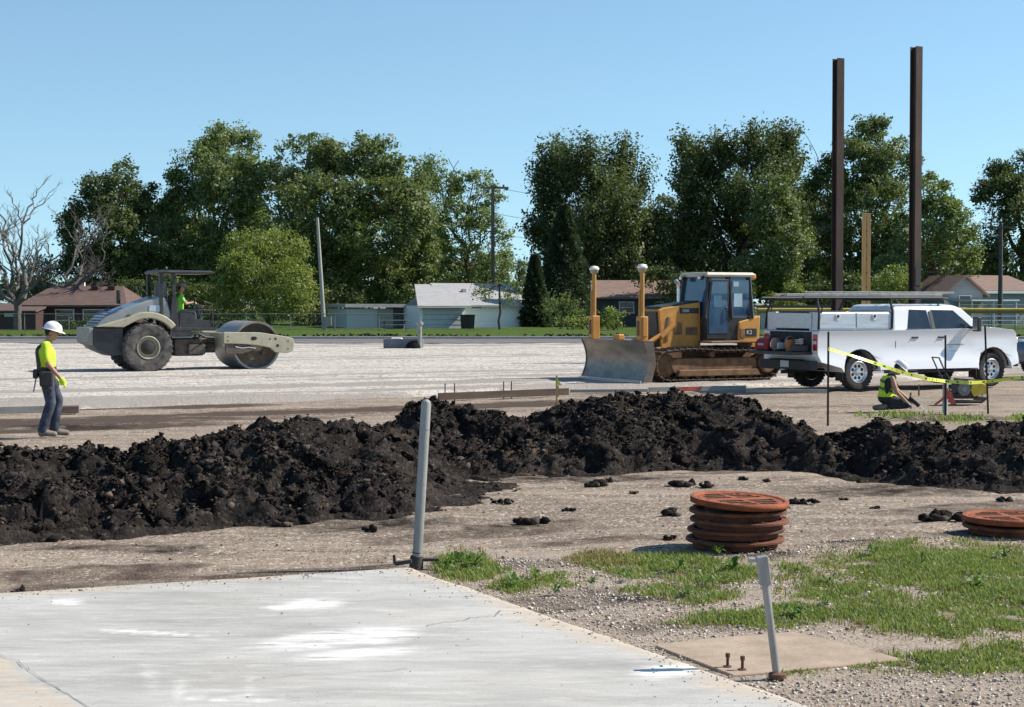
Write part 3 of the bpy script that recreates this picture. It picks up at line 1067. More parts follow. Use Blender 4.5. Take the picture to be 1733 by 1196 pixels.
# ------------------------------------------------------------------ foreground gravel and grass beside the slab
zone = poly_px([(722, 962), (745, 938), (960, 940), (1090, 936), (1330, 928), (1430, 908), (1733, 905), (2000, 905), (2150, 1330), (1420, 1330), (1300, 1166)])
n = 56000
bx = np.array(zone)
qx = RG.uniform(bx[:, 0].min(), bx[:, 0].max(), n); qy = RG.uniform(bx[:, 1].min(), bx[:, 1].max(), n)
dz = inpoly(qx, qy, zone)
okp = (dz > -0.05 + RG.normal(0, .08, n)) & (inpoly(qx, qy, pp) < 0) & (inpoly(qx, qy, [(cA.x, cA.y), tuple((cA + e1 * 9)[:2]), tuple((cA + e1 * 9 + e2 * 10)[:2]), tuple((cA + e2 * 10)[:2])]) < 0.01)
okp &= fbm(qx, qy, 1.3, 3, 91) + RG.uniform(-.12, .12, n) > 0.40
qx, qy = qx[okp], qy[okp]
sz = np.clip(np.exp(RG.normal(-4.8, 0.42, len(qx))), 0.004, 0.024)
v, f = chunks(np.stack([qx, qy, ground_h(qx, qy) + sz * .30], 1), sz, 62, 9)
M_peb = mat('pebble', (0.20, 0.165, 0.135), (0.64, 0.57, 0.49), scale=24, rough=0.9, detail=2, lo=.38, hi=.6)
# dust and stones kicked onto the slab's rim
kn_ = 2600
ki = np.abs(RG.normal(0, .16, kn_)); kj = RG.uniform(0, 8.4, kn_)
edge_ = RG.random(kn_) < .5
ii = np.where(edge_, ki, kj); jj = np.where(edge_, kj * 1.2, ki)
stray = RG.random(kn_) < .10
ii = np.where(stray, RG.uniform(0, 6, kn_), ii); jj = np.where(stray, RG.uniform(0, 6, kn_), jj)
ksz = np.clip(np.exp(RG.normal(-5.3, .5, kn_)), .002, .014)
kx = cA.x + e1.x * ii + e2.x * jj; ky = cA.y + e1.y * ii + e2.y * jj
kv, kf = chunks(np.stack([kx, ky, SLZ + ksz * .2], 1), ksz, 63, 9)
tag(raw('slab_grit', kv, kf, mat('grit', (0.07, 0.058, 0.048), (0.36, 0.30, 0.24), scale=30, rough=1.0, lo=.4, hi=.6)), 'grit and small stones scattered on the slab', kind='stuff')
tag(raw('gravel', v, f, M_peb), 'loose grey and tan gravel beside the slab', kind='stuff')

n = 520000
qx = RG.uniform(bx[:, 0].min(), bx[:, 0].max(), n); qy = RG.uniform(bx[:, 1].min(), bx[:, 1].max(), n)
qu, qv = UV(qx, qy)


def dens(blobs, u, v):
    d = np.zeros(u.shape)
    for u0, v0, ru, rv, k in blobs:
        d = np.maximum(d, np.clip(1.35 - np.hypot((u - u0) / ru, (v - v0) / rv), 0, 1) * k)
    return d


base_ok = (inpoly(qx, qy, pp) < 0.0) & (inpoly(qx, qy, [(cA.x, cA.y), tuple((cA + e1 * 9)[:2]), tuple((cA + e1 * 9 + e2 * 10)[:2]), tuple((cA + e2 * 10)[:2])]) < 0.0)


def blades(name, ok, m, hmin, hmax, label, wide=0.0035):
    x, y = qx[ok], qy[ok]
    k = len(x)
    h = RG.uniform(hmin, hmax, k) * (0.5 + 0.9 * fbm(x, y, 2.2, 2, 5))
    a = RG.uniform(0, 2 * np.pi, k); lean = RG.uniform(0.15, 0.9, k) * h
    w = RG.uniform(0.6, 1.5, k) * wide
    z = ground_h(x, y)
    dx, dy = np.cos(a), np.sin(a)
    p0 = np.stack([x - dy * w, y + dx * w, z - .005], 1); p1 = np.stack([x + dy * w, y - dx * w, z - .005], 1)
    p2 = np.stack([x + dx * lean * .4 + dy * w * .8, y + dy * lean * .4 - dx * w * .8, z + h * .62], 1)
    p3 = np.stack([x + dx * lean * .4 - dy * w * .8, y + dy * lean * .4 + dx * w * .8, z + h * .62], 1)
    p4 = np.stack([x + dx * lean - dy * w * .15, y + dy * lean + dx * w * .15, z + h], 1)
    p5 = np.stack([x + dx * lean + dy * w * .15, y + dy * lean - dx * w * .15, z + h], 1)
    v = np.stack([p0, p1, p2, p3, p4, p5], 1).reshape(-1, 3)
    b_ = (np.arange(k) * 6)[:, None]
    f = np.concatenate([b_ + np.array([[0, 1, 2, 3]]), b_ + np.array([[3, 2, 5, 4]])])
    return tag(raw(name, v, f, m), label, kind='stuff')


pat = fbm(qx, qy, 3.2, 4, 95)
g_d = dens(GRASS, qu, qv) * 2.0
pat2 = fbm(qx, qy, 7.0, 3, 96)
okg = base_ok & (g_d * (0.1 + 1.1 * pat + .75 * (pat2 - .5) * 2) > RG.uniform(0.28, 1.05, n))
M_grass = leaf_mat('grass_blade', (0.070, 0.105, 0.022), (0.26, 0.33, 0.080), (0.26, 0.34, 0.06))
M_dry = leaf_mat('dry_blade', (0.13, 0.115, 0.03), (0.30, 0.25, 0.09), (0.30, 0.26, 0.08))
blades('grass', okg, M_grass, 0.010, 0.042, 'patchy green grass growing through the gravel')
oky = base_ok & (dens(YELLOW, qu, qv) * (0.5 + pat) > RG.uniform(0.2, 1.0, n))
oky |= base_ok & (dens(GRASS, qu, qv) > 0.1) & (RG.random(n) < 0.05)
blades('dry_grass', oky, M_dry, 0.01, 0.045, 'yellowed dry grass tufts near the rusty covers')

# broad-leaved weeds
M_weed = leaf_mat('weed_leaf', (0.045, 0.085, 0.016), (0.13, 0.21, 0.04), (0.16, 0.26, 0.04))
weeds = [(770, 948, .16), (800, 955, .13), (752, 962, .10), (870, 988, .12), (905, 972, .09), (1145, 962, .11), (1195, 985, .13), (1240, 960, .12), (1165, 1005, .11), (1000, 985, .08),
         (1215, 935, .10), (1290, 930, .09), (1345, 1040, .10), (1400, 985, .10), (1480, 935, .11), (1560, 950, .11), (1650, 990, .12), (1700, 940, .11), (1060, 975, .07), (940, 1000, .07), (1395, 1022, .08)]
for i, (u, v_, s_) in enumerate(weeds):
    p = P(u, v_)
    rr = random.Random(900 + i)
    mb = MB()
    for k in range(rr.randint(12, 20)):
        a = rr.uniform(0, 6.28); le = s_ * rr.uniform(.5, 1.1); hh = s_ * rr.uniform(.15, .8); w = le * rr.uniform(.10, .2)
        d = Vector((math.cos(a), math.sin(a), 0)); q = Vector((-d.y, d.x, 0))
        m1, tip = d * le * .55 + Vector((0, 0, hh)), d * le + Vector((0, 0, hh * rr.uniform(.4, 1.0)))
        mb.add([-q * w * .2, q * w * .2, m1 + q * w, tip, m1 - q * w], [(0, 1, 2, 4), (4, 2, 3)])
    o = mb.build('weed', M_weed, smooth=0)
    o.location = (p.x, p.y, -0.01)
    tag(o, 'small leafy green weed sprouting among gravel and grass', 'weed', 'weeds beside the slab')

# grass tufts behind the far heap
n2 = 9000
qx = RG.uniform(6, 12, n2); qy = RG.uniform(26, 31, n2)
qu, qv = UV(qx, qy)
n = n2
okt = dens([(1520, 700, 90, 8, .8), (1625, 708, 60, 9, 1.0), (1740, 708, 40, 9, 1.0)], qu, qv) * (.4 + fbm(qx, qy, 2, 3, 8)) > RG.uniform(.3, 1.1, n2)
blades('grass', okt, M_grass, 0.03, 0.11, 'grass tufts left standing behind the soil heap', 0.012)
# ------------------------------------------------------------------ shared vehicle materials
M_rubber = mat('rubber', (0.018, 0.018, 0.018), (0.06, 0.055, 0.05), scale=6, rough=0.9, bump=0.2, bscale=30, lo=.4, hi=.7)
M_dustyrubber = mat('dusty_rubber', (0.035, 0.033, 0.032), (0.16, 0.145, 0.13), scale=5, rough=0.95, bump=0.3, bscale=30)
M_blk = mat('black_paint', (0.014, 0.015, 0.018), (0.04, 0.04, 0.043), scale=3, rough=0.5, grime=(0.11, 0.10, 0.09), glo=.55, ghi=.85)
M_blkplastic = mat('black_plastic', (0.012, 0.012, 0.013), (0.025, 0.025, 0.026), scale=8, rough=0.6)
M_white = mat('white_paint', (0.74, 0.75, 0.77), rough=0.22, grime=(0.50, 0.46, 0.41), gscale=1.4, glo=.62, ghi=1.0, coat=0.6)
M_chrome = mat('alloy', (0.62, 0.62, 0.63), (0.75, 0.75, 0.76), scale=10, rough=0.28, metal=0.9)
M_alu = mat('brushed_aluminium', (0.44, 0.46, 0.48), (0.58, 0.60, 0.62), scale=5, rough=0.42, metal=0.55, stretch=(0.3, 4, 4))
M_ladder = mat('ladder_metal', (0.22, 0.22, 0.22), (0.34, 0.34, 0.33), scale=6, rough=0.45, metal=0.6)
M_glass = mat('dark_glass', (0.010, 0.014, 0.020), (0.022, 0.030, 0.040), scale=2, rough=0.05, spec=0.8)
M_red = mat('red_lens', (0.38, 0.012, 0.015), (0.55, 0.03, 0.03), scale=14, rough=0.15, coat=0.8)
M_clear = mat('lamp_lens', (0.62, 0.64, 0.66), rough=0.12, coat=0.8)
M_under = mat('underbody', (0.016, 0.015, 0.015), (0.05, 0.045, 0.04), scale=6, rough=0.9)


def wheel(parent, c, r, w, rim_r, side, mt, mr, lugs=0, spokes=6, tread=26, name='wheel'):
    """wheel with its axle on local y; side = +1/-1 tells which face is outside"""
    wo = bpy.data.objects.new(name, None); COL.objects.link(wo); wo.parent = parent; wo.location = c
    b = MB()
    h = w / 2
    b.lathe([(rim_r, -h * .8), (rim_r + (r - rim_r) * .45, -h), (r * .94, -h * .95), (r * .985, -h * .72), (r, -h * .4), (r, h * .4), (r * .985, h * .72), (r * .94, h * .95),
             (rim_r + (r - rim_r) * .45, h), (rim_r, h * .8), (rim_r * .97, 0), (rim_r, -h * .8)], axis='Y', n=48)
    ty = b.build('tyre', mt, wo)
    t = MB()
    for k in range(tread):
        a = 2 * math.pi * k / tread
        for sg in (-1, 1):
            a2 = a + (math.pi / tread if sg > 0 else 0)
            q = Matrix.Rotation(-a2, 3, 'Y') @ Matrix.Rotation(sg * 0.45, 3, 'X')
            t.box(Vector((r * math.cos(a2) * .995, sg * h * .48, r * math.sin(a2) * .995)), (r * .05, h * .8, 2 * math.pi * r / tread * .5), q)
    t.build('tread', mt, wo)['kind'] = 'stuff'
    ri = MB()
    y = side * h
    ri.lathe([(rim_r * 1.0, -side * h * .7), (rim_r * 1.02, y * .86), (rim_r * .96, y * .92), (rim_r * .90, y * .72), (rim_r * .82, y * .45), (rim_r * .34, y * .42), (rim_r * .28, y * .75), (rim_r * .10, y * .8), (0, y * .8)], axis='Y', n=40)
    rim = ri.build('rim', mr, wo)
    bd = MB(); bd.lathe([(rim_r * .97, -side * h * .72), (rim_r * .97, -side * h * .55)], axis='Y', n=28); bd.build('brake_drum', M_under, wo)
    if spokes:
        s_ = MB()
        for k in range(spokes):
            a = 2 * math.pi * (k + .5) / spokes
            d = Vector((math.cos(a), 0, math.sin(a)))
            s_.cyl(d * rim_r * .58 + Vector((0, y * .40, 0)), d * rim_r * .58 + Vector((0, y * .452, 0)), rim_r * .155, n=14)
        s_.build('hand_hole', M_blkplastic, wo)
        n_ = MB()
        for k in range(8):
            a = 2 * math.pi * k / 8
            n_.cyl((rim_r * .2 * math.cos(a), y * .7, rim_r * .2 * math.sin(a)), (rim_r * .2 * math.cos(a), y * .83, rim_r * .2 * math.sin(a)), rim_r * .03, n=6)
        n_.build('wheel_nut', M_blkplastic, wo)['kind'] = 'stuff'
    return wo


# ------------------------------------------------------------------ pickup truck
TRUCK = P(1448, 661)
YAW = R(27)
hd, lf = Vector((math.cos(YAW), math.sin(YAW), 0)), Vector((-math.sin(YAW), math.cos(YAW), 0))
rear_c = Vector((TRUCK.x, TRUCK.y, 0)) + lf * 0.88
truck = thing('pickup_truck', 'white crew cab pickup with aluminium topper, ladder rack and lowered tailgate', 'pickup truck', (rear_c.x, rear_c.y, 0.02), YAW)
WB, HW = 4.03, 1.02
# lower body: profile with wheel arches, origin at the rear axle
arR, arF = arc(0, .42, .53, 0, 180, 12), arc(WB, .42, .53, 0, 180, 12)
prof = [(WB + .88, .55), (WB + .92, .80), (WB + .92, 1.10), (WB + .86, 1.27), (WB + .72, 1.355), (WB + .1, 1.41), (WB - .48, 1.445), (WB - .52, 1.40),
        (1.02, 1.375), (1.01, 1.37), (-1.17, 1.37), (-1.20, 1.34), (-1.20, .80), (-1.15, .66), (-.60, .52)] + arR[::-1] + [(.56, .46), (WB - .58, .46)] + arF[::-1] + [(WB + .6, .50)]
def ring(yb, dx):
    r_ = []
    for x, z in prof:
        xx = x
        if x > WB + .5: xx = WB + .5 + (x - WB - .5) * (1 - dx)   # rounded nose corners
        r_.append((xx, yb, z))
    return r_


b = MB()
b.loft([ring(-HW, .34), ring(-HW + .10, .10), ring(-.45, 0), ring(.45, 0), ring(HW - .10, .10), ring(HW, .34)])
body = b.build('body', M_white, truck, smooth=30)
bm = bmesh.new(); bm.from_mesh(body.data)
for zz in (.62, .70, .86, 1.0, 1.12, 1.20, 1.28, 1.34):
    bmesh.ops.bisect_plane(bm, geom=bm.verts[:] + bm.edges[:] + bm.faces[:], plane_co=(0, 0, zz), plane_no=(0, 0, 1))
for xx in (-.95, -.75, .62, .75, .95, WB - .95, WB - .75, WB - .62, WB + .62, WB + .78, WB - .25, WB + .25):
    bmesh.ops.bisect_plane(bm, geom=bm.verts[:] + bm.edges[:] + bm.faces[:], plane_co=(xx, 0, 0), plane_no=(1, 0, 0))
for v_ in bm.verts:                       # panel section: tucked sill, full waist, leaning shoulder, flared arches
    if abs(v_.co.y) > .9:
        t_ = float(np.interp(v_.co.z, [.46, .62, .70, .86, 1.0, 1.12, 1.20, 1.28, 1.36, 1.46], [-.135, -.095, -.07, -.004, .0, .003, -.006, -.016, -.035, -.055]))
        fl = max(math.exp(-((v_.co.x - c_) / .55) ** 2) for c_ in (0, WB)) * .035 * float(np.interp(v_.co.z, [.4, .9, 1.05, 1.15], [1, 1, .5, 0]))
        v_.co.y += math.copysign(t_ + fl, v_.co.y)
bm.to_mesh(body.data); bm.free()
body.data.polygons.foreach_set('use_smooth', [True] * len(body.data.polygons))
bv_ = body.modifiers.new('bevel', 'BEVEL'); bv_.width = .03; bv_.segments = 3; bv_.limit_method = 'ANGLE'; bv_.angle_limit = R(40); bv_.harden_normals = True
b = MB()   # sills
for s in (-1, 1):
    b.box((WB / 2, s * .96, .47), (2.7, .12, .08))
    b.bar((.75, s * 1.03, .40), (WB - .72, s * 1.03, .40), .13, .05)
b.build('running_board', M_blkplastic, truck, bevel=.01)
# cab greenhouse
x0, x1, x2, x3 = 1.02, 1.16, WB - .95, WB - .20     # rear bottom, rear top, roof front, windscreen foot
def gring(xr, xf, y, z): return [(xr, -y, z), (xf, -y, z), (xf, y, z), (xr, y, z)]
b = MB()
lv = [(1.35, x0, x3 + .03, .985), (1.88, x1 - .02, x2 + .16, .815), (1.955, x1 + .05, x2 - .05, .75), (1.985, x1 + .22, x2 - .3, .62)]
b.loft([gring(a_, b_, y_, z_) for z_, a_, b_, y_ in lv])
cabm = b.build('cab', M_white, truck, bevel=.05, seg=3, ang=20)


def side_pt(x, z, s, off):
    """point on the cab side at height z"""
    zs = [q[0] for q in lv]; ys = [q[3] for q in lv]
    return (x, s * (np.interp(z, zs, ys) + off), z)


def xfront(z): return float(np.interp(z, [q[0] for q in lv], [q[2] for q in lv]))


for s in (-1, 1):
    for nm, pts in (('rear_door_window', [(1.44, 1.405), (2.16, 1.405), (2.12, 1.84), (1.60, 1.855)]), ('front_door_window', [(2.30, 1.405), (3.46, 1.405), (3.36, 1.49), (2.94, 1.835), (2.25, 1.845)])):
        w_ = MB()
        inn = [side_pt(x, z, s, -.03) for x, z in pts]; out = [side_pt(x, z, s, .008) for x, z in pts]
        w_.loft([inn, out])
        w_.build(nm, M_glass, truck, bevel=.004, seg=1)
    # door seams and handles
    for i, xs in enumerate((1.42, 2.23, 3.30)):
        sm = MB(); sm.bar((xs, s * .985, 1.34), (xs, s * 1.02, 1.1), .012, .008); sm.bar((xs, s * 1.02, 1.1), (xs, s * 1.008, .86), .012, .008); sm.bar((xs, s * 1.010, .86), (xs, s * .905, .50), .012, .008); sm.build('door_seam', M_under, truck)
    for xs in (2.02, 3.06) if False else (1.62, 2.42):
        h_ = MB(); h_.box((xs, s * 1.022, 1.20), (.20, .05, .045)); h_.build('door_handle', M_blkplastic, truck, bevel=.012)
    # mirror
    mi = MB(); mi.bar((3.32, s * .95, 1.42), (3.34, s * 1.16, 1.43), .05, .06); mi.box((3.35, s * 1.22, 1.50), (.12, .20, .34)); mo = mi.build('wing_mirror', M_blkplastic, truck, bevel=.03)
    mg = MB(); mg.box((3.286, s * 1.22, 1.50), (.012, .15, .28)); mg.build('mirror_glass', M_chrome, mo)
    # wheel-arch liner lips
    for cx in (0, WB):
        a_ = MB()
        pr = arc(cx, .42, .545, 8, 172, 14); pi_ = arc(cx, .42, .50, 8, 172, 14)
        a_.prism(pr + pi_[::-1], s * (HW - .02), s * (HW + .012)); a_.build('arch_trim', M_blkplastic, truck)
    for xm in (-.50, WB - .52):
        mf = MB(); mf.box((xm, s * .91, .41), (.02, .27, .38)); mf.build('mud_flap', M_rubber, truck)
for s in (-1, 1):
    for cx in (0, WB):
        wk = MB(); wk.prism(arc(cx, .42, .525, 0, 180, 12), s * .55, s * .73); wk.build('wheel_well', M_under, truck)
b = MB()
for z_, zz in ((1.50, 1.86),):
    b.loft([[(xfront(1.50) + .004, -.86, 1.50), (xfront(1.50) + .004, .86, 1.50), (xfront(1.86) + .004, .70, 1.86), (xfront(1.86) + .004, -.70, 1.86)],
            [(xfront(1.50) - .03, -.86, 1.50), (xfront(1.50) - .03, .86, 1.50), (xfront(1.86) - .03, .70, 1.86), (xfront(1.86) - .03, -.70, 1.86)]])
b.build('windscreen', M_glass, truck)
b = MB(); b.box((1.045, 0, 1.68), (.02, 1.35, .30), Matrix.Rotation(.25, 3, 'Y')); b.build('rear_window', M_glass, truck)
# closed bed: a dark panel stands in for the shaded rear opening
b = MB(); b.box((-1.203, 0, 1.10), (.014, 1.60, .50)); b.build('bed_opening', M_under, truck)
b = MB(); b.box((-1.50, 0, .86), (.60, 1.66, .07)); tgm = b.build('tailgate', M_blk, truck, bevel=.02)
b = MB(); b.box((-1.50, 0, .898), (.54, 1.5, .008)); b.build('tailgate_liner', M_blkplastic, tgm)
b = MB(); b.box((-1.27, 0, .58), (.20, 1.96, .22)); b.box((-1.31, 0, .70), (.12, 1.2, .03)); b.build('rear_bumper', M_blkplastic, truck, bevel=.03)
b = MB(); b.box((-1.373, 0, .60), (.01, .32, .15)); b.build('number_plate', mat('plate', (.55, .56, .55), rough=.4), truck)
b = MB(); b.box((-1.0, 0, .42), (.5, .07, .07)); b.box((-1.3, 0, .42), (.3, .09, .09)); b.build('tow_hitch', M_under, truck)
b = MB(); b.box((WB / 2, 0, .52), (5.2, .9, .16)); b.cyl((0, -.8, .42), (0, .8, .42), .07); b.ball((0, 0, .42), .18); b.cyl((WB, -.8, .42), (WB, .8, .42), .06); b.build('chassis', M_under, truck)
for s in (-1, 1):
    b = MB(); b.box((-1.188, s * .925, 1.11), (.055, .17, .38)); tl = b.build('tail_light', M_red, truck, bevel=.02)
    b = MB(); b.box((-1.217, s * .925, 1.11), (.012, .13, .07)); b.build('reversing_lens', M_clear, tl)
    b = MB(); b.box((WB + .78, s * .80, 1.10), (.20, .34, .15)); b.build('headlight', M_clear, truck, bevel=.03)
b = MB(); b.box((WB + .92, 0, 1.0), (.06, 1.3, .34)); b.build('grille', M_blkplastic, truck, bevel=.03)
b = MB(); b.loft([[(WB + c0, y_, .46), (WB + c0, y_, .74), (WB + c1, y_, .74), (WB + c1, y_, .46)] for c0, c1, y_ in ((.68, .86, -1.0), (.76, 1.02, -.7), (.76, 1.02, .7), (.68, .86, 1.0))])
b.build('front_bumper', M_blkplastic, truck, bevel=.03)
for cx in (0, WB):
    for s in (-1, 1):
        wheel(truck, (cx, s * .875, .415), .415, .27, .25, s, M_rubber, M_chrome, spokes=8, tread=30)
# door lettering (illegible at this distance) and fender badge
b = MB()
for xs, zs, le, hh in ((2.86, 1.02, .52, .028), (2.72, .965, .12, .018), (2.80, .87, .26, .012)):
    b.box((xs, -1.0215, zs), (le, .004, hh))
b.build('door_marking', mat('door_print', (.16, .17, .18), (.5, .5, .5), scale=60, rough=.5), truck)
b = MB(); b.box((3.62, -1.012, 1.22), (.16, .02, .05)); b.build('fender_badge', M_chrome, truck, bevel=.005)
for s in (-1, 1):
    sm = MB(); sm.bar((1.05, s * .988, 1.34), (1.05, s * 1.021, 1.1), .016, .012); sm.bar((1.05, s * 1.021, 1.1), (1.05, s * 1.012, .86), .016, .012); sm.bar((1.05, s * 1.012, .86), (1.05, s * .905, .50), .016, .012); sm.build('bed_gap', M_under, truck)
    sm = MB(); sm.bar((1.40, s * .979, 1.385), (3.50, s * .979, 1.385), .02, .022); sm.build('belt_moulding', M_blkplastic, truck)
    sm = MB(); sm.box((2.225, s * .915, 1.60), (.10, .02, .44), Matrix.Rotation(s * .31, 3, 'X')); sm.build('pillar_trim', M_blkplastic, truck)
    sm = MB(); sm.box((.78, s * 1.016, 1.08), (.20, .012, .22)); sm.build('fuel_door', M_white, truck, bevel=.02)
    sm = MB(); sm.box((WB + .66, s * 1.0, 1.06), (.10, .03, .05)); sm.build('side_marker', M_red, truck)
    sm = MB(); sm.bar((WB - .46, s * .92, 1.432), (WB + .70, s * .86, 1.368), .012, .012); sm.build('bonnet_seam', M_under, truck)
    sm = MB(); sm.bar((-1.15, s * .985, 1.372), (1.0, s * .985, 1.372), .05, .02); sm.build('bed_rail_cap', M_blkplastic, truck)
# aluminium topper with lift doors
tp = bpy.data.objects.new('bed_topper', None); COL.objects.link(tp); tp.parent = truck
b = MB()
for s in (-1, 1):
    b.loft([[(-1.16, s * .99, 1.375), (1.0, s * .99, 1.375), (1.0, s * .64, 1.375), (-1.16, s * .64, 1.375)], [(-1.16, s * .97, 1.80), (1.0, s * .97, 1.80), (1.0, s * .64, 1.80), (-1.16, s * .64, 1.80)]])
b.box((.96, 0, 1.60), (.06, 1.3, .38))
b.build('topper_shell', M_alu, tp, bevel=.012)
for s in (-1, 1):
    for xc in (-.62, .44):
        d_ = MB(); d_.box((xc, s * .987, 1.60), (1.02, .022, .34), Matrix.Rotation(s * .052, 3, 'X')); dd = d_.build('lift_door', M_alu, tp, bevel=.008)
        l_ = MB(); l_.box((xc, s * 1.003, 1.70), (.13, .014, .10)); l_.box((xc, s * 1.003, 1.635), (.07, .014, .05)); l_.build('latch_plate', mat('latch_white', (.75, .75, .74), rough=.35), dd)
        l_ = MB(); l_.box((xc, s * 1.014, 1.705), (.06, .02, .055)); l_.build('latch', M_blkplastic, dd)
b = MB(); b.box((-1.17, 0, 1.60), (.03, 1.50, .36)); b.build('rear_lift_door', M_alu, tp, bevel=.015)
b = MB(); b.box((-.05, 0, 1.815), (2.0, 1.9, .012)); b.build('topper_lid', M_blk, tp)
# ladder rack
rk = bpy.data.objects.new('ladder_rack', None); COL.objects.link(rk); rk.parent = truck
for xr in (-1.18, .94):
    for s in (-1, 1):
        b = MB(); b.tube([(xr, s * 1.02, 1.40), (xr + .03, s * 1.0, 1.80), (xr + .08, s * .86, 2.08)], .028, 8); b.build('upright', M_blkplastic, rk)
    b = MB(); b.cyl((xr + .08, -.90, 2.09), (xr + .08, .90, 2.09), .028, n=8); b.build('crossbar', M_blkplastic, rk)
for s in (-1, 1):
    b = MB(); b.tube([(-1.45, s * .80, 2.13), (2.6, s * .80, 2.13), (2.8, s * .80, 2.11)], .03, 8); b.build('side_rail', M_blkplastic, rk)
    b = MB(); b.tube([(-1.18, s * 1.0, 1.43), (-1.02, s * .96, 1.95)], .016, 6); b.build('brace', M_blkplastic, rk)
b = MB(); b.tube([(2.55, -.80, 2.12), (2.6, -.70, 1.95)], .02, 6); b.tube([(2.55, .80, 2.12), (2.6, .70, 1.95)], .02, 6); b.cyl((2.55, -.8, 2.12), (2.55, .8, 2.12), .022, n=8); b.build('front_support', M_blkplastic, rk)


def on_truck(x, y, z):
    return truck.matrix_basis @ Vector((x, y, z)) if False else Vector((rear_c.x, rear_c.y, .02)) + hd * x + lf * y + Vector((0, 0, z))


# extension ladder lying on the rack (a thing of its own)
lad = thing('extension_ladder', 'long grey extension ladder lying on the roof rack of the white pickup', 'ladder', on_truck(-1.75, -.35, 2.162), YAW)
for yy in (-.21, .21):
    b = MB(); b.box((2.3, yy, .032), (4.6, .03, .06)); b.build('stile', M_ladder, lad, bevel=.004)
    b = MB(); b.box((2.9, yy * .8, .088), (4.2, .026, .05)); b.build('fly_stile', M_ladder, lad, bevel=.004)
for k in range(15):
    b = MB(); b.cyl((.2 + k * .3, -.21, .032), (.2 + k * .3, .21, .032), .016, n=8); b.build('rung', M_ladder, lad)
# things on the lowered tailgate
bag = thing('tool_bag', 'dark red tool bag sitting on the lowered tailgate of the pickup', 'tool bag', on_truck(-1.48, .55, .905), YAW)
b = MB(); b.loft([[(-.16, -.25, 0), (.16, -.25, 0), (.16, .25, 0), (-.16, .25, 0)], [(-.17, -.26, .16), (.17, -.26, .16), (.17, .26, .16), (-.17, .26, .16)], [(-.10, -.22, .27), (.10, -.22, .27), (.10, .22, .27), (-.10, .22, .27)]])
b.build('bag_body', mat('red_canvas', (.20, .012, .018), (.32, .02, .03), scale=9, rough=.8, bump=.2), bag, bevel=.03, seg=3)
b = MB(); b.tube([(0, -.12, .26), (0, -.10, .34), (0, .10, .34), (0, .12, .26)], .014, 8); b.build('handle', mat('red_strap', (.30, .02, .03), rough=.7), bag)
b = MB(); b.box((-.173, 0, .14), (.01, .22, .05)); b.build('name_patch', mat('patch_grey', (.42, .38, .38), rough=.7), bag)
saw = thing('cutoff_saw', 'white and grey cut-off saw lying on the pickup tailgate beside the red bag', 'saw', on_truck(-1.45, .08, .905), YAW)
b = MB(); b.box((.02, 0, .11), (.30, .20, .16)); b.build('engine_housing', mat('saw_white', (.68, .67, .64), (.5, .48, .45), scale=8, rough=.5), saw, bevel=.03)
b = MB(); b.lathe([(.15, -.012), (.15, .012)], (-.16, -.06, .152), 'Y', 28); b.build('cutting_disc', M_chrome, saw)
b = MB(); b.tube([(.02, -.1, .19), (.0, -.12, .29), (.0, .1, .29), (.02, .1, .19)], .014, 8); b.build('handle', M_blkplastic, saw)
bk = thing('bucket', 'small orange bucket standing on the pickup tailgate near its tail light', 'bucket', on_truck(-1.42, -.28, .905), YAW)
b = MB(); b.lathe([(.10, 0), (.125, .24), (.132, .24), (.132, .255), (.118, .255), (.095, .02), (0, .02)], n=24); b.build('pail', mat('orange_plastic', (.42, .13, .03), (.5, .18, .05), scale=6, rough=.5), bk)
b = MB(); b.tube([(-.125, 0, .23), (-.10, 0, .31), (0, 0, .34), (.10, 0, .31), (.125, 0, .23)], .005, 6); b.build('handle', M_chrome, bk)
hs = thing('tool_case', 'grey hard case with a coiled hose lying on the pickup tailgate', 'case', on_truck(-1.42, -.62, .905), YAW)
b = MB(); b.box((0, 0, .07), (.34, .26, .14)); b.build('case_body', M_blk, hs, bevel=.02)
b = MB(); b.tube([(.09 * math.cos(a / 6), .09 * math.sin(a / 6), .155 + a * .0011) for a in range(0, 120)], .013, 6); b.build('coiled_hose', mat('pale_hose', (.45, .43, .40), rough=.6), hs)

# ------------------------------------------------------------------ bulldozer
M_yel = mat('machine_yellow', (0.50, 0.225, 0.035), (0.64, 0.31, 0.06), scale=2.2, rough=0.5, grime=(0.28, 0.17, 0.085), gscale=3.0, glo=.48, ghi=.85, bump=.06, bscale=30)
M_yelm = mat('mast_yellow', (0.46, 0.20, 0.04), (0.55, 0.27, 0.06), scale=5, rough=0.5)
M_track = mat('track_steel', (0.075, 0.058, 0.046), (0.24, 0.19, 0.15), scale=7, rough=0.7, metal=.25, bump=.3, bscale=30, lo=.42, hi=.68)
M_mud = mat('muddy_frame', (0.12, 0.065, 0.033), (0.26, 0.15, 0.08), scale=4, rough=0.85, bump=.3, bscale=18)
M_blade = mat('worn_blade', (0.16, 0.14, 0.12), (0.30, 0.25, 0.20), scale=2.0, rough=0.38, metal=.65, stretch=(1, 1, 3), bump=.08, bscale=20)
M_cabglass = mat('cab_glass', (0.022, 0.060, 0.125), (0.05, 0.11, 0.18), scale=1.2, rough=0.06, spec=.9)
DY = R(206)
dh, dl = Vector((math.cos(DY), math.sin(DY), 0)), Vector((-math.sin(DY), math.cos(DY), 0))
pn = P(1212, 649)
dc = Vector((pn.x, pn.y, 0)) - dl * 1.15
doz = thing('bulldozer', 'yellow crawler bulldozer with wide steel blade and two white-capped masts', 'bulldozer', (dc.x, dc.y, .05), DY)
xr, xf, rad = -1.52, 1.42, .36       # sprocket, idler, wrap radius
zc = .43


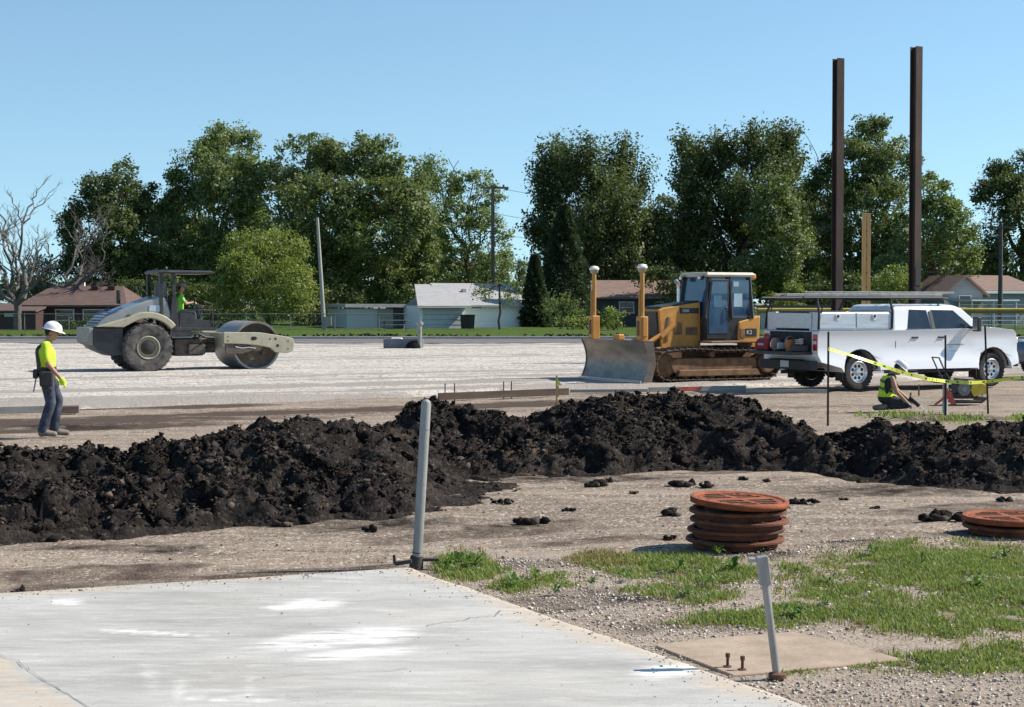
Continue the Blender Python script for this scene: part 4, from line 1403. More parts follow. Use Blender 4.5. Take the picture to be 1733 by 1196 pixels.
def track_path(n):
    """closed loop: bottom, idler, sagging top, sprocket"""
    pts = []
    pts += [(xr + (xf - xr) * i / 12, zc - rad) for i in range(12)]
    pts += [(xf + rad * math.cos(R(a)), zc + rad * math.sin(R(a))) for a in range(-90, 81, 17)]
    pts += [(xf - (xf - xr) * i / 12, zc + rad + .05 * math.sin(math.pi * min(1, i / 6)) * (1 if i < 7 else 0) + .0) for i in range(1, 12)]
    pts += [(xr + rad * math.cos(R(a)), zc + rad * math.sin(R(a))) for a in range(90, 270, 17)]
    P_ = np.array(pts + [pts[0]])
    s_ = np.concatenate([[0], np.cumsum(np.hypot(*np.diff(P_, axis=0).T))])
    t_ = np.linspace(0, s_[-1], n, endpoint=False)
    X = np.interp(t_, s_, P_[:, 0]); Z = np.interp(t_, s_, P_[:, 1])
    return X, Z


shoe = MB()
shoe.box((0, 0, 0), (.165, .62, .022)); shoe.box((-.055, 0, .035), (.016, .62, .05)); shoe.box((.045, 0, -.04), (.13, .14, .06))
shoe_mesh = None
for s in (-1, 1):
    tr = bpy.data.objects.new('track', None); COL.objects.link(tr); tr.parent = doz; tr.location = (0, s * .93, 0)
    N_ = 44
    X, Z = track_path(N_)
    for k in range(N_):
        dx, dz = X[(k + 1) % N_] - X[k - 1], Z[(k + 1) % N_] - Z[k - 1]
        if shoe_mesh is None:
            so = shoe.build('track_shoe', M_track, tr, smooth=0); shoe_mesh = so.data
        else:
            so = bpy.data.objects.new('track_shoe', shoe_mesh); COL.objects.link(so); so.parent = tr
        so.location = (X[k], 0, Z[k])
        so.rotation_euler = (math.pi, -math.atan2(dz, dx), 0) if True else (0, 0, 0)
    b = MB(); b.prism([(xr + .25, zc - .20), (xf - .2, zc - .20), (xf - .05, zc + .10), (xf - .3, zc + .17), (xr + .3, zc + .17)], -.20, .20); b.build('track_frame', M_mud, tr, bevel=.03)
    b = MB(); b.prism([(xr + .2, zc - .28), (xf - .25, zc - .28), (xf - .3, zc - .12), (xr + .3, zc - .12)], .16 * s - .02, .16 * s + .14 * s); b.build('rock_guard', M_mud, tr, bevel=.02)
    for k in range(6):
        rr_ = MB(); rr_.cyl((xr + .48 + k * .39, -.22, zc - rad + .13), (xr + .48 + k * .39, .22, zc - rad + .13), .105, n=18); rr_.build('roller', M_mud, tr)
    b = MB(); b.lathe([(.30, -.1), (.30, .1), (.22, .14), (.10, .16), (0, .16)] if s > 0 else [(0, -.16), (.10, -.16), (.22, -.14), (.30, -.1), (.30, .1)], (xf, 0, zc), 'Y', 28); b.build('idler', M_mud, tr)
    b = MB(); b.lathe([(.31, -.06), (.31, .06)], (xr, 0, zc), 'Y', 22); b.lathe([(.20, -.33), (.23, -.28), (.23, .28), (.20, .33)], (xr, 0, zc), 'Y', 28); b.build('sprocket', M_mud, tr)
    b = MB(); b.cyl((.1, -.2, zc + rad - .10), (.1, .2, zc + rad - .10), .075, n=16); b.build('carrier_roller', M_mud, tr)
b = MB(); b.box((-.1, 0, .62), (2.9, 1.0, .5)); b.build('main_frame', M_mud, doz, bevel=.05)
# hood with side panels
hood_p = [(1.18, .80), (1.26, 1.80), (1.10, 1.86), (.02, 2.00), (.0, .82)]
b = MB(); b.prism(hood_p, -.44, .44); b.build('hood', M_yel, doz, bevel=.03)
b = MB(); b.prism([(1.20, 1.85), (.02, 2.005), (.02, 2.04), (1.16, 1.89)], -.36, .36); b.build('hood_top', M_blk, doz, bevel=.01)
b = MB(); b.prism([(1.262, 1.76), (1.19, .86), (1.24, .86), (1.31, 1.76)], -.38, .38); b.build('radiator_grille', M_blk, doz, bevel=.01)
for s in (-1, 1):
    b = MB(); b.box((.36, s * .444, 1.78), (.56, .014, .14)); pl = b.build('name_strip', M_blk, doz)
    t_ = text('lettering', 'D6K', .11, mat('decal_white', (.72, .72, .7), rough=.5), doz, (.46, s * .454, 1.78), (math.pi / 2, 0, math.pi if s > 0 else 0))
    for (xa, xb, za, zb) in ((.58, .80, 1.18, 1.48), (.12, .46, 1.16, 1.36)):
        b = MB(); b.box(((xa + xb) / 2, s * .446, (za + zb) / 2), (xb - xa, .02, zb - za)); b.build('access_panel', M_mud, doz, bevel=.012)
    b = MB(); b.box((1.0, s * .446, 1.32), (.10, .03, .62), Matrix.Rotation(-.12, 3, 'Y')); b.build('cooling_slot', M_mud, doz, bevel=.02)
    # C-frame / push arm
    b = MB(); b.bar((-.2, s * .52, .42), (2.14, s * .52, .36), .16, .2); b.build('push_arm', M_yel, doz, bevel=.02)
    b = MB(); b.cyl((1.05, s * .42, 1.25), (2.10, s * .42, .66), .06, n=12); b.cyl((.8, s * .42, 1.46), (1.2, s * .42, 1.12), .085, n=12); b.build('lift_cylinder', M_yel, doz)
    # fenders over tracks
    b = MB(); b.box((-.75, s * .80, .99), (1.75, .62, .05)); b.build('fender', M_mud, doz, bevel=.015)
b = MB(); b.cyl((.30, -.16, 1.9), (.30, -.16, 2.38), .05, n=12); b.tube([(.30, -.16, 2.36), (.31, -.16, 2.48), (.40, -.16, 2.56)], .05, 12); b.build('exhaust', M_chrome, doz)
# cab
cb = bpy.data.objects.new('cab', None); COL.objects.link(cb); cb.parent = doz
def cring(z, xa, xb, y): return [(xa, -y, z), (xb, -y, z), (xb, y, z), (xa, y, z)]
b = MB(); b.loft([cring(.98, -.95, .0, .62), cring(1.30, -.98, .02, .64), cring(1.60, -1.45, .02, .66), cring(1.62, -1.45, .02, .66)]); b.build('cab_base', M_blk, cb, bevel=.02)
for (xx0, xx1, y0_, y1_) in ((.0, -.14, .63, .58), (-.78, -.74, .65, .60), (-1.42, -1.36, .65, .58)):
    for s in (-1, 1):
        b = MB(); b.bar((xx0, s * y0_, 1.58), (xx1, s * y1_, 2.66), .09, .09); b.build('cab_post', M_blk, cb, bevel=.01)
b = MB(); b.loft([cring(1.60, -1.38, -.02, .60), cring(2.64, -1.34, -.15, .55)]); b.build('glazing', M_cabglass, cb)
for s in (-1, 1):
    b = MB(); b.loft([[(-.04, s * .645, 1.05), (-.74, s * .645, 1.05), (-.74, s * .63, 1.85), (-.06, s * .63, 1.85)], [(-.06, s * .655, 1.85), (-.74, s * .655, 1.85), (-.72, s * .595, 2.60), (-.16, s * .595, 2.60)]]) if False else None
    d_ = MB(); d_.prism([(-.03, 1.06), (-.70, 1.06), (-.70, 1.70), (-.70, 2.58), (-.15, 2.58), (-.03, 1.75)], s * .645, s * .668); dr = d_.build('door', M_blk, cb, bevel=.01)
    g_ = MB(); g_.prism([(-.09, 1.20), (-.64, 1.20), (-.64, 2.52), (-.19, 2.52), (-.09, 1.76)], s * .660, s * .676); g_.build('door_glass', M_cabglass, dr)
    h_ = MB(); h_.tube([(-.60, s * .68, 1.55), (-.60, s * .71, 1.58), (-.60, s * .71, 1.85), (-.60, s * .68, 1.88)], .014, 6); h_.build('grab_handle', M_blk, dr)
    h_ = MB(); h_.box((-.98, s * .648, 2.05), (.26, .008, .34)); h_.build('window_sheet', mat('sheet_pale', (.34, .46, .52), (.42, .54, .60), scale=5, rough=.5), cb)
    h_ = MB(); h_.box((-.92, s * .648, 2.46), (.16, .008, .12)); h_.build('window_sticker', mat('sheet_pale', (.4, .5, .55)), cb)
    h_ = MB(); h_.box((-.34, s * .678, 2.02), (.24, .008, .30)); h_.build('door_sheet', mat('sheet_teal', (.07, .15, .22), (.10, .20, .28), scale=5, rough=.3), dr)
    h_ = MB(); h_.prism([(-.80, 1.68), (-1.34, 1.68), (-1.31, 2.56), (-.80, 2.56)], s * .625, s * .645); h_.build('side_window', M_cabglass, cb)
b = MB(); b.loft([cring(2.64, -1.46, -.06, .64), cring(2.70, -1.50, -.02, .66), cring(2.76, -1.46, -.08, .62)]); b.build('roof', mat('roof_cream', (.50, .42, .30), (.62, .55, .42), scale=4, rough=.5), cb, bevel=.02)
b = MB(); b.box((-1.56, 0, 2.66), (.26, .9, .16)); b.build('rear_light_box', M_yel, cb, bevel=.05)
for s in (-1, 1):
    b = MB(); b.box((.02, s * .45, 2.62), (.10, .16, .10)); wl = b.build('work_light', M_blk, cb, bevel=.02)
    b = MB(); b.box((.073, s * .45, 2.62), (.01, .12, .07)); b.build('light_lens', M_clear, wl)
b = MB(); b.box((-.55, 0, 1.72), (.42, .5, .12)); b.box((-.78, 0, 2.02), (.12, .46, .6)); b.build('seat', M_blkplastic, cb, bevel=.05)
b = MB(); b.cyl((-.7, .3, 2.75), (-.7, .3, 2.95), .006, n=5); b.build('aerial', M_blk, cb)
# tank behind the cab
b = MB(); b.prism([(-.98, .98), (-1.62, .98), (-1.66, 1.66), (-.98, 1.50)], -.68, .68); tk = b.build('fuel_tank', M_yel, doz, bevel=.04)
for s in (-1, 1):
    b = MB(); b.box((-1.36, s * .684, 1.22), (.34, .014, .20)); b.build('name_plate', M_blk, doz)
    text('lettering', 'K2', .15, mat('decal_white', (.72, .72, .7)), doz, (-1.30, s * .694, 1.22), (math.pi / 2, 0, math.pi if s > 0 else 0))
    b = MB(); b.box((-1.10, s * .684, 1.20), (.14, .02, .26)); b.build('tank_step', M_mud, doz, bevel=.01)
b = MB(); b.box((-1.72, 0, .80), (.24, .7, .5)); b.build('rear_counterweight', M_yel, doz, bevel=.04)
# blade
bl = bpy.data.objects.new('blade', None); COL.objects.link(bl); bl.parent = doz; bl.location = (.40, 0, 0)
cv = []
for i in range(13):
    z = .04 + (1.06 - .04) * i / 12
    cv.append((2.02 - .20 * math.sin(math.pi * (.06 + .86 * i / 12)), z))
BWD = 1.58
b = MB(); b.prism(cv + [(x - .035, z) for x, z in cv[::-1]], -BWD, BWD); b.build('mouldboard', M_blade, bl)
b = MB(); b.bar((2.04, -BWD, .03), (2.04, BWD, .03), .03, .12); b.build('cutting_edge', M_chrome, bl)
for s in (-1, 1):
    b = MB(); b.prism([(x + .02, z) for x, z in cv] + [(1.70, 1.05), (1.62, .5), (1.74, .05)], s * BWD - .015, s * BWD + .015); b.build('end_plate', M_blade, bl)
for z_ in (.25, .62, .95):
    b = MB(); b.bar((1.76, -BWD + .04, z_), (1.76, BWD - .04, z_), .10, .10); b.build('back_rib', M_yel, bl, bevel=.01)
b = MB(); b.box((1.76, 0, 1.12), (.18, .30, .14)); b.build('tilt_bracket', M_yel, bl, bevel=.03)
for s in (-1, 1):
    ma_ = bpy.data.objects.new('receiver_mast', None); COL.objects.link(ma_); ma_.parent = doz; ma_.location = (2.20, s * 1.22, 0)
    b = MB(); b.box((0, 0, 1.34), (.22, .24, .62)); b.box((.0, s * .13, 1.40), (.14, .05, .5)); b.build('mast_base', M_yelm, ma_, bevel=.03)
    b = MB(); b.box((.115, 0, 1.36), (.02, .10, .36)); b.build('base_slot', M_mud, ma_)
    b = MB(); b.cyl((0, 0, 1.6), (0, 0, 2.72), .055, n=14); b.cyl((.085, 0, 1.6), (.085, 0, 2.30), .018, n=8); b.build('mast_tube', M_yelm, ma_)
    b = MB(); b.lathe([(.03, 2.70), (.10, 2.76), (.12, 2.84), (.0, 2.84)], n=20); b.build('receiver_base', mat('tan_plastic', (.42, .30, .18), rough=.5), ma_)
    b = MB(); b.lathe([(.125, 2.83), (.13, 2.87), (.09, 2.92), (.0, 2.935)], n=20); b.build('receiver_dome', mat('dome_white', (.78, .78, .76), rough=.4), ma_)

# ------------------------------------------------------------------ soil roller
M_cream = mat('cream_paint', (0.36, 0.335, 0.235), (0.46, 0.43, 0.31), scale=2.5, rough=0.45, grime=(0.26, 0.22, 0.17), gscale=2.6, glo=.45, ghi=.8)
M_rmud = mat('dusty_steel', (0.055, 0.045, 0.037), (0.15, 0.122, 0.098), scale=5, rough=.85, bump=.25, bscale=18)
M_navy = mat('navy_steel', (0.022, 0.026, 0.036), (0.045, 0.048, 0.058), scale=3, rough=0.45, grime=(.13, .12, .11), glo=.5, ghi=.9)
M_drum = mat('drum_steel', (0.25, 0.225, 0.20), (0.40, 0.37, 0.34), scale=2.5, rough=0.46, metal=.55, stretch=(1, 4, 1))
M_drumin = mat('drum_inside', (0.075, 0.060, 0.048), (0.17, 0.135, 0.105), scale=5, rough=0.85, bump=.2)
M_steelgrey = mat('silver_hood', (0.24, 0.25, 0.25), (0.32, 0.33, 0.32), scale=2, rough=0.35, metal=.3, coat=.3)
RY = R(26)
rh, rl = Vector((math.cos(RY), math.sin(RY), 0)), Vector((-math.sin(RY), math.cos(RY), 0))
pt = P(249, 632)
rc = Vector((pt.x, pt.y, 0)) + rh * 1.6 + rl * .85
rol = thing('soil_roller', 'cream and black single-drum soil roller with canopy on the gravel', 'road roller', (rc.x, rc.y, .05), RY)
for s in (-1, 1):
    wheel(rol, (-1.6, s * .82, .70), .70, .52, .33, s, M_dustyrubber, M_cream, spokes=0, tread=30)
    b = MB(); b.lathe([(.20, s * (.82 + .20) - s * .16), (.20, s * (.82 + .20)), (.13, s * (.82 + .24)), (0, s * (.82 + .25))], (-1.6, 0, .70), 'Y', 20); b.build('wheel_hub', M_under, rol)
# drum
dm = bpy.data.objects.new('drum', None); COL.objects.link(dm); dm.parent = rol; dm.location = (1.6, 0, .72)
b = MB(); b.lathe([(.66, -1.02), (.72, -1.04), (.72, 1.04), (.66, 1.02), (.66, -1.02)], axis='Y', n=64); b.build('drum_shell', M_drum, dm)
for s in (-1, 1):
    b = MB(); b.lathe([(.665, s * .82), (.45, s * .80), (.44, s * .86), (.20, s * .86), (.18, s * .98), (0, s * .98)], axis='Y', n=40); b.build('drum_web', M_drumin, dm)
    for k in range(4):
        a = R(45 + 90 * k); b = MB(); b.cyl((.33 * math.cos(a), s * .84, .33 * math.sin(a)), (.33 * math.cos(a), s * 1.0, .33 * math.sin(a)), .06, n=12); b.build('buffer', M_rmud, dm)
# drum frame: side beams
beam = [(.55, .80), (.55, 1.13), (1.65, 1.11), (2.35, 1.00), (2.66, .93), (2.70, .78), (2.66, .56), (2.48, .49), (2.12, .52), (1.95, .66), (1.55, .74), (1.05, .78)]
for s in (-1, 1):
    b = MB(); b.prism(beam, s * 1.10, s * 1.22); fb = b.build('frame_beam', M_cream, rol, bevel=.02)
    for (xx, zz, rr_) in ((1.42, .94, .05), (1.50, .94, .05), (2.12, .92, .035), (2.18, .72, .045), (1.95, .92, .025), (2.5, .85, .02), (2.5, .62, .02), (.68, 1.0, .02), (.68, .88, .02)):
        h_ = MB(); h_.cyl((xx, s * 1.215, zz), (xx, s * 1.226, zz), rr_, n=12); h_.build('frame_hole', M_under, fb)
    h_ = MB(); h_.box((1.46, s * 1.221, .94), (.10, .01, .10)); h_.build('frame_slot', M_under, fb)
    b = MB(); b.prism([(.62, .52), (.62, .80), (1.02, .78), (1.45, .70), (1.5, .60), (1.1, .48)], s * 1.12, s * 1.18); b.build('lower_plate', M_rmud, rol, bevel=.01)
    b = MB(); b.tube([(.9, s * 1.24, .70), (1.1, s * 1.24, .66), (1.3, s * 1.24, .68), (1.5, s * 1.24, .65)], .012, 6); b.build('chain', M_chrome, rol)
b = MB(); b.bar((.62, -1.12, .90), (.62, 1.12, .90), .16, .40); b.build('rear_crossmember', M_cream, rol, bevel=.02)
b = MB(); b.bar((2.58, -1.12, .70), (2.58, 1.12, .70), .14, .30); b.build('front_crossmember', M_cream, rol, bevel=.02)
b = MB(); b.bar((.84, -1.0, .98), (.84, 1.0, .98), .03, .16); b.build('scraper', M_under, rol)
# articulation
b = MB(); b.box((.22, 0, .72), (.7, .6, .42)); b.cyl((.12, 0, .42), (.12, 0, 1.08), .16, n=18); b.build('articulation_joint', M_rmud, rol, bevel=.03)
for s in (-1, 1):
    b = MB(); b.cyl((-.5, s * .38, .68), (.5, s * .38, .74), .05, n=10); b.build('steering_cylinder', M_blk, rol)
for k in range(4):
    y = -.34 + k * .12
    b = MB(); b.tube([(-.42, y - .5, 1.04), (-.12, y - .55, 1.10), (.12, y - .5, .98), (.42, y - .3, .96)], .026, 6); b.build('hose', M_blkplastic, rol)
for k in range(3):
    b = MB(); b.cyl((-.22 + k * .13, -.70, .98), (-.22 + k * .13, -.70, 1.14), .045, n=10); b.build('filter', mat('filter_grey', (.3, .29, .27), rough=.5), rol)
b = MB(); b.box((-.35, 0, .68), (.75, 1.2, .5)); b.box((-.1, -.62, .62), (.5, .2, .3)); b.build('tractor_frame', M_rmud, rol, bevel=.03)
# engine end
b = MB(); b.prism([(-3.12, 1.27), (-3.12, .80), (-3.0, .66), (-2.55, .46), (-2.25, .50), (-2.25, 1.27)], -.78, .78); b.build('rear_body', M_navy, rol, bevel=.03)
b = MB(); b.prism([(-3.26, 1.28), (-3.26, .86), (-3.12, .76), (-3.12, 1.28)], -.82, .82); b.build('rear_bumper', mat('bumper_grey', (.19, .185, .16), (.26, .25, .21), scale=4, rough=.6), rol, bevel=.03)
hood = [(-3.08, 1.28), (-2.75, 1.62), (-1.20, 2.18), (-1.02, 2.14), (-.72, 1.30)] + arc(-1.6, .70, .86, 45, 135, 10) + [(-2.35, 1.28)]
b = MB(); b.prism(hood, -.74, .74); b.build('engine_hood', M_steelgrey, rol, bevel=.06, seg=3)
for s in (-1, 1):
    fo, fi = arc(-1.6, .70, 1.02, 38, 122, 12), arc(-1.6, .70, .84, 38, 122, 12)
    b = MB(); b.prism(fo + [(-2.6, 1.44), (-3.05, 1.30), (-2.3, 1.285)] + fi[::-1], s * .68, s * 1.06); b.build('fender', M_cream, rol, bevel=.03)
    b = MB(); b.box((-1.32, s * .752, 1.82), (.36, .012, .18)); b.build('hood_decal', mat('decal_blue', (.50, .55, .62), (.30, .38, .52), scale=20, rough=.4), rol)
    b = MB(); b.prism([(-2.80, 1.58), (-2.7, 1.68), (-2.3, 1.86), (-2.3, 1.80)], s * .735, s * .748); b.build('hood_stripe', mat('stripe_blue', (.05, .08, .20), rough=.4), rol)
for k in range(6):
    b = MB(); b.bar((-3.06 + k * .085, -.66, 1.345 + k * .072), (-3.06 + k * .085, .66, 1.345 + k * .072), .03, .03); b.build('rear_louvre', M_blk, rol)
b = MB(); b.cyl((-2.15, .3, 1.95), (-2.15, .3, 2.35), .06, n=12); b.build('exhaust', M_blk, rol)
b = MB(); b.box((-1.55, 0, 1.05), (1.5, 1.1, .5)); b.build('inner_arch', M_under, rol)
# platform, rails, canopy
b = MB(); b.box((-.22, 0, 1.22), (1.15, 1.62, .10)); b.build('platform', M_blk, rol, bevel=.01)
b = MB(); b.box((-.98, 0, 2.30), (.03, 1.40, .62)); b.build('rear_screen', M_blk, rol)  # added dark sheet, standing in for the dark trees behind the posts
for s in (-1, 1):
    b = MB(); b.prism([(-.70, 1.26), (-.66, 1.74), (-.30, 1.72), (-.12, 1.50), (.30, 1.46), (.34, 1.26)], s * .755, s * .785); b.build('lower_guard', M_blk, rol, bevel=.01)  # added dark panels that deepen the cab like the dark background
    b = MB(); b.tube([(.30, s * .74, 1.30), (.34, s * .74, 1.95), (.10, s * .74, 2.02)], .022, 8); b.build('grab_rail', M_blk, rol)
    b = MB(); b.box((-1.9, s * .75, 1.62), (.5, .012, .03)); b.build('hood_hinge', M_blk, rol)
    b = MB(); b.box((-2.75, s * .785, 1.02), (.55, .012, .30)); b.build('side_louvre', M_blk, rol)
b = MB(); b.prism([(-.92, 1.0), (-.86, 2.1), (-.72, 2.1), (-.66, 1.26), (-.30, 1.24), (-.30, 1.0)], -.80, -.74); b.build('side_panel', M_blk, rol, bevel=.01); b = MB(); b.prism([(-.92, 1.0), (-.86, 2.1), (-.72, 2.1), (-.66, 1.26), (-.30, 1.24), (-.30, 1.0)], .74, .80); b.build('side_panel', M_blk, rol, bevel=.01)
for s in (-1, 1):
    for xx in (-1.16, -.80):
        b = MB(); b.bar((xx + .02, s * .74, 1.25), (xx, s * .74, 2.84), .10, .10); b.build('canopy_post', M_blk, rol, bevel=.012)
    b = MB(); b.tube([(-.62, s * .78, 1.26), (-.60, s * .78, 1.76), (.34, s * .78, 1.76), (.36, s * .78, 1.26)], .025, 8); b.build('guard_rail', M_blk, rol)
b = MB(); b.tube([(.36, -.78, 1.76), (.36, .78, 1.76)], .025, 8); b.build('guard_rail', M_blk, rol)
b = MB(); b.loft([[(-1.22, -.86, 2.82), (.36, -.86, 2.82), (.36, .86, 2.82), (-1.22, .86, 2.82)], [(-1.26, -.90, 2.87), (.40, -.90, 2.87), (.40, .90, 2.87), (-1.26, .90, 2.87)], [(-1.18, -.80, 2.93), (.28, -.80, 2.915), (.28, .80, 2.915), (-1.18, .80, 2.93)]])
b.build('canopy', M_blk, rol, bevel=.02)
b = MB(); b.box((-.42, 0, 1.55), (.46, .50, .12)); b.box((-.66, 0, 1.86), (.12, .48, .56)); b.box((-.42, 0, 1.38), (.3, .3, .24)); b.build('seat', M_blkplastic, rol, bevel=.04)
b = MB(); b.bar((.22, 0, 1.26), (.08, 0, 1.86), .10, .10); b.box((.12, 0, 1.86), (.16, .40, .12)); b.build('console', M_blk, rol, bevel=.02)
b = MB(); b.tube([(-.02 + .05 * math.sin(a), .19 * math.cos(a), 1.98 + .15 * math.sin(a)) for a in np.linspace(0, 6.283, 25)], .016, 6); b.tube([(.08, 0, 1.86), (-.02, 0, 1.98)], .02, 6); b.build('steering_wheel', M_blkplastic, rol)
for s in (-1, 1):
    b = MB(); b.prism([(-.20, 1.17), (.42, 1.17), (.62, 1.44), (.55, 1.46), (.36, 1.24), (-.2, 1.24)], s * .70, s * .82); b.build('step_plate', M_blk, rol, bevel=.01)
b = MB(); b.tube([(-1.45, .55, 2.16), (-1.5, .62, 2.5)], .015, 6); b.box((-1.52, .62, 2.42), (.05, .22, .12)); b.build('side_mirror', M_blk, rol)

# ------------------------------------------------------------------ blue car parked beyond the pickup's nose
cc = P(1728, 640)
car = thing('parked_car', 'dark blue saloon car parked beyond the nose of the white pickup', 'car', (cc.x + 2.35, cc.y + 1.5, .05), R(27))
M_blue = mat('blue_paint', (.018, .030, .075), (.025, .04, .09), scale=2, rough=.25, coat=.8)
b = MB(); cp = [(2.25, .28), (2.30, .55), (2.15, .72), (1.0, .90), (-1.55, .95), (-2.2, .90), (-2.3, .6), (-2.22, .28)]
b.loft([[(x * .97, -.86, z) for x, z in cp], [(x, -.72, z + .03) for x, z in cp], [(x, .72, z + .03) for x, z in cp], [(x * .97, .86, z) for x, z in cp]]); b.build('body', M_blue, car, bevel=.06, seg=3)
b = MB(); b.loft([cring(.92, -1.75, 1.15, .78), cring(1.38, -1.1, .25, .60), cring(1.44, -.9, .05, .52)]); b.build('cabin', M_glass, car, bevel=.05)
b = MB(); b.loft([cring(1.385, -1.12, .27, .61), cring(1.46, -.9, .05, .52)]); b.build('roof', M_blue, car, bevel=.03)
for s in (-1, 1):
    for cx in (-1.4, 1.4):
        wheel(car, (cx, s * .76, .32), .32, .2, .2, s, M_rubber, M_chrome, spokes=5, tread=30)
    b = MB(); b.box((-2.24, s * .62, .74), (.08, .34, .14)); b.build('tail_light', M_red, car, bevel=.02)
    b = MB(); b.box((2.2, s * .6, .62), (.08, .34, .12)); b.build('headlight', M_clear, car, bevel=.02)
# ------------------------------------------------------------------ people
M_skin = mat('skin', (0.36, 0.19, 0.125), (0.44, 0.24, 0.16), scale=12, rough=0.6)
M_lime = mat('lime_fabric', (0.42, 0.62, 0.025), (0.52, 0.72, 0.05), scale=7, rough=0.85, bump=.5, bscale=9, bdist=.03)
M_green = mat('green_fabric', (0.22, 0.58, 0.06), (0.32, 0.66, 0.09), scale=7, rough=0.85, bump=.5, bscale=9, bdist=.03)
M_jean = mat('denim', (0.014, 0.019, 0.038), (0.075, 0.090, 0.135), scale=6, rough=0.9, bump=.6, bscale=9, bdist=.03, lo=.38, hi=.66)
M_darkcloth = mat('dark_cloth', (0.014, 0.014, 0.017), (0.04, 0.04, 0.046), scale=7, rough=0.9, bump=.5, bscale=9, bdist=.03)
M_boot = mat('dusty_boot', (0.10, 0.085, 0.07), (0.24, 0.21, 0.175), scale=9, rough=0.9)
M_hat = mat('hat_white', (0.80, 0.80, 0.79), rough=0.35)
M_hatd = mat('hat_grey', (0.70, 0.71, 0.72), rough=0.4)
M_hair = mat('hair', (0.012, 0.009, 0.007), rough=0.8)
M_glove = mat('lime_glove', (0.46, 0.62, 0.04), (0.55, 0.7, 0.07), scale=20, rough=0.8)
M_greyglove = mat('grey_glove', (0.24, 0.24, 0.24), (0.36, 0.36, 0.35), scale=20, rough=0.85)
M_leather = mat('belt_leather', (0.018, 0.016, 0.016), (0.045, 0.04, 0.038), scale=9, rough=0.7)


def body_mesh(name, bones, balls, mats, parent, voxel=0.011, smooth_it=4):
    """bones: (a, b, ra, rb, material index); balls: (centre, radii, rot, material index) -> one continuous skin"""
    mb = MB()
    for a, b, ra, rb, mi in bones:
        a, b = Vector(a), Vector(b)
        mb.cyl(a, b, ra, rb, n=14)
        mb.ball(a, ra, 14, 8); mb.ball(b, rb, 14, 8)
    for c, r, rot, mi in balls:
        mb.ball(c, r, 16, 10, rot)
    tmp = mb.build('tmp', mats[0], smooth=0)
    rm = tmp.modifiers.new('r', 'REMESH'); rm.mode = 'VOXEL'; rm.voxel_size = voxel; rm.use_smooth_shade = True
    sm = tmp.modifiers.new('s', 'SMOOTH'); sm.iterations = smooth_it; sm.factor = .5
    dg = bpy.context.evaluated_depsgraph_get()
    me = bpy.data.meshes.new_from_object(tmp.evaluated_get(dg))
    bpy.data.objects.remove(tmp)
    me.name = name
    me.materials.clear()
    for m in mats:
        me.materials.append(m)
    nf = len(me.polygons)
    cen = np.zeros(nf * 3, np.float32); me.polygons.foreach_get('center', cen); cen = cen.reshape(-1, 3)
    best = np.full(nf, 1e9); mi_ = np.zeros(nf, np.int32)
    for a, b, ra, rb, mi in bones:
        a, b = np.array(a, float), np.array(b, float)
        ab = b - a
        t = np.clip(((cen - a) @ ab) / max(ab @ ab, 1e-9), 0, 1)
        d = np.linalg.norm(cen - (a + t[:, None] * ab), axis=1) / (ra + (rb - ra) * t)
        k = d < best; best[k] = d[k]; mi_[k] = mi
    for c, r, rot, mi in balls:
        r = np.array(r if hasattr(r, '__len__') else (r,) * 3)
        q = cen - np.array(c)
        if rot is not None: q = q @ np.array(rot)
        d = np.linalg.norm(q / r, axis=1)
        k = d < best; best[k] = d[k]; mi_[k] = mi
    me.polygons.foreach_set('material_index', mi_)
    me.polygons.foreach_set('use_smooth', np.ones(nf, bool))
    o = bpy.data.objects.new(name, me)
    COL.objects.link(o)
    o.parent = parent
    return o


def hand_bones(wr, d, palm_n, mi, curl=0.5, side=1):
    """palm and five fingers; d: pointing direction, palm_n: palm normal"""
    wr, d, pn_ = Vector(wr), Vector(d).normalized(), Vector(palm_n).normalized()
    lat = d.cross(pn_).normalized() * side
    out = []
    k0 = wr + d * .085
    for i, (off, le) in enumerate(((-.030, .070), (-.010, .080), (.010, .075), (.029, .060))):
        b0 = k0 + lat * off
        out.append((wr + lat * off * .6, b0, .017, .013, mi))
        d1 = (d * math.cos(curl * .7) + pn_ * math.sin(curl * .7)); d2 = (d * math.cos(curl * 1.7) + pn_ * math.sin(curl * 1.7))
        m1 = b0 + d1 * le * .55
        out.append((b0, m1, .0105, .0095, mi)); out.append((m1, m1 + d2 * le * .5, .0095, .008, mi))
    t0 = wr + d * .03 - lat * .03
    t1 = t0 + (d * .6 - lat * .6 + pn_ * .4).normalized() * .045
    out.append((wr + d * .015 - lat * .015, t0, .016, .014, mi)); out.append((t0, t1, .012, .011, mi)); out.append((t1, t1 + (d + pn_ * .4).normalized() * .032, .011, .009, mi))
    return out


def head(c, fw, mi_skin):
    """head shape around centre c facing fw"""
    c, fw = Vector(c), Vector(fw).normalized()
    up = Vector((0, 0, 1)); lt = up.cross(fw).normalized(); up = fw.cross(lt).normalized()
    M_ = Matrix((fw, lt, up)).transposed()
    g = lambda x, y, z: c + M_ @ Vector((x, y, z))
    balls = [(g(0, 0, .03), (.098, .076, .088), M_, mi_skin), (g(.028, 0, -.045), (.070, .060, .072), M_, mi_skin), (g(.094, 0, -.008), (.020, .013, .020), M_, mi_skin),
             (g(.080, 0, -.055), (.018, .026, .010), M_, mi_skin), (g(-.005, .078, -.005), (.022, .010, .032), M_, mi_skin), (g(-.005, -.078, -.005), (.022, .010, .032), M_, mi_skin)]
    return balls, g, M_


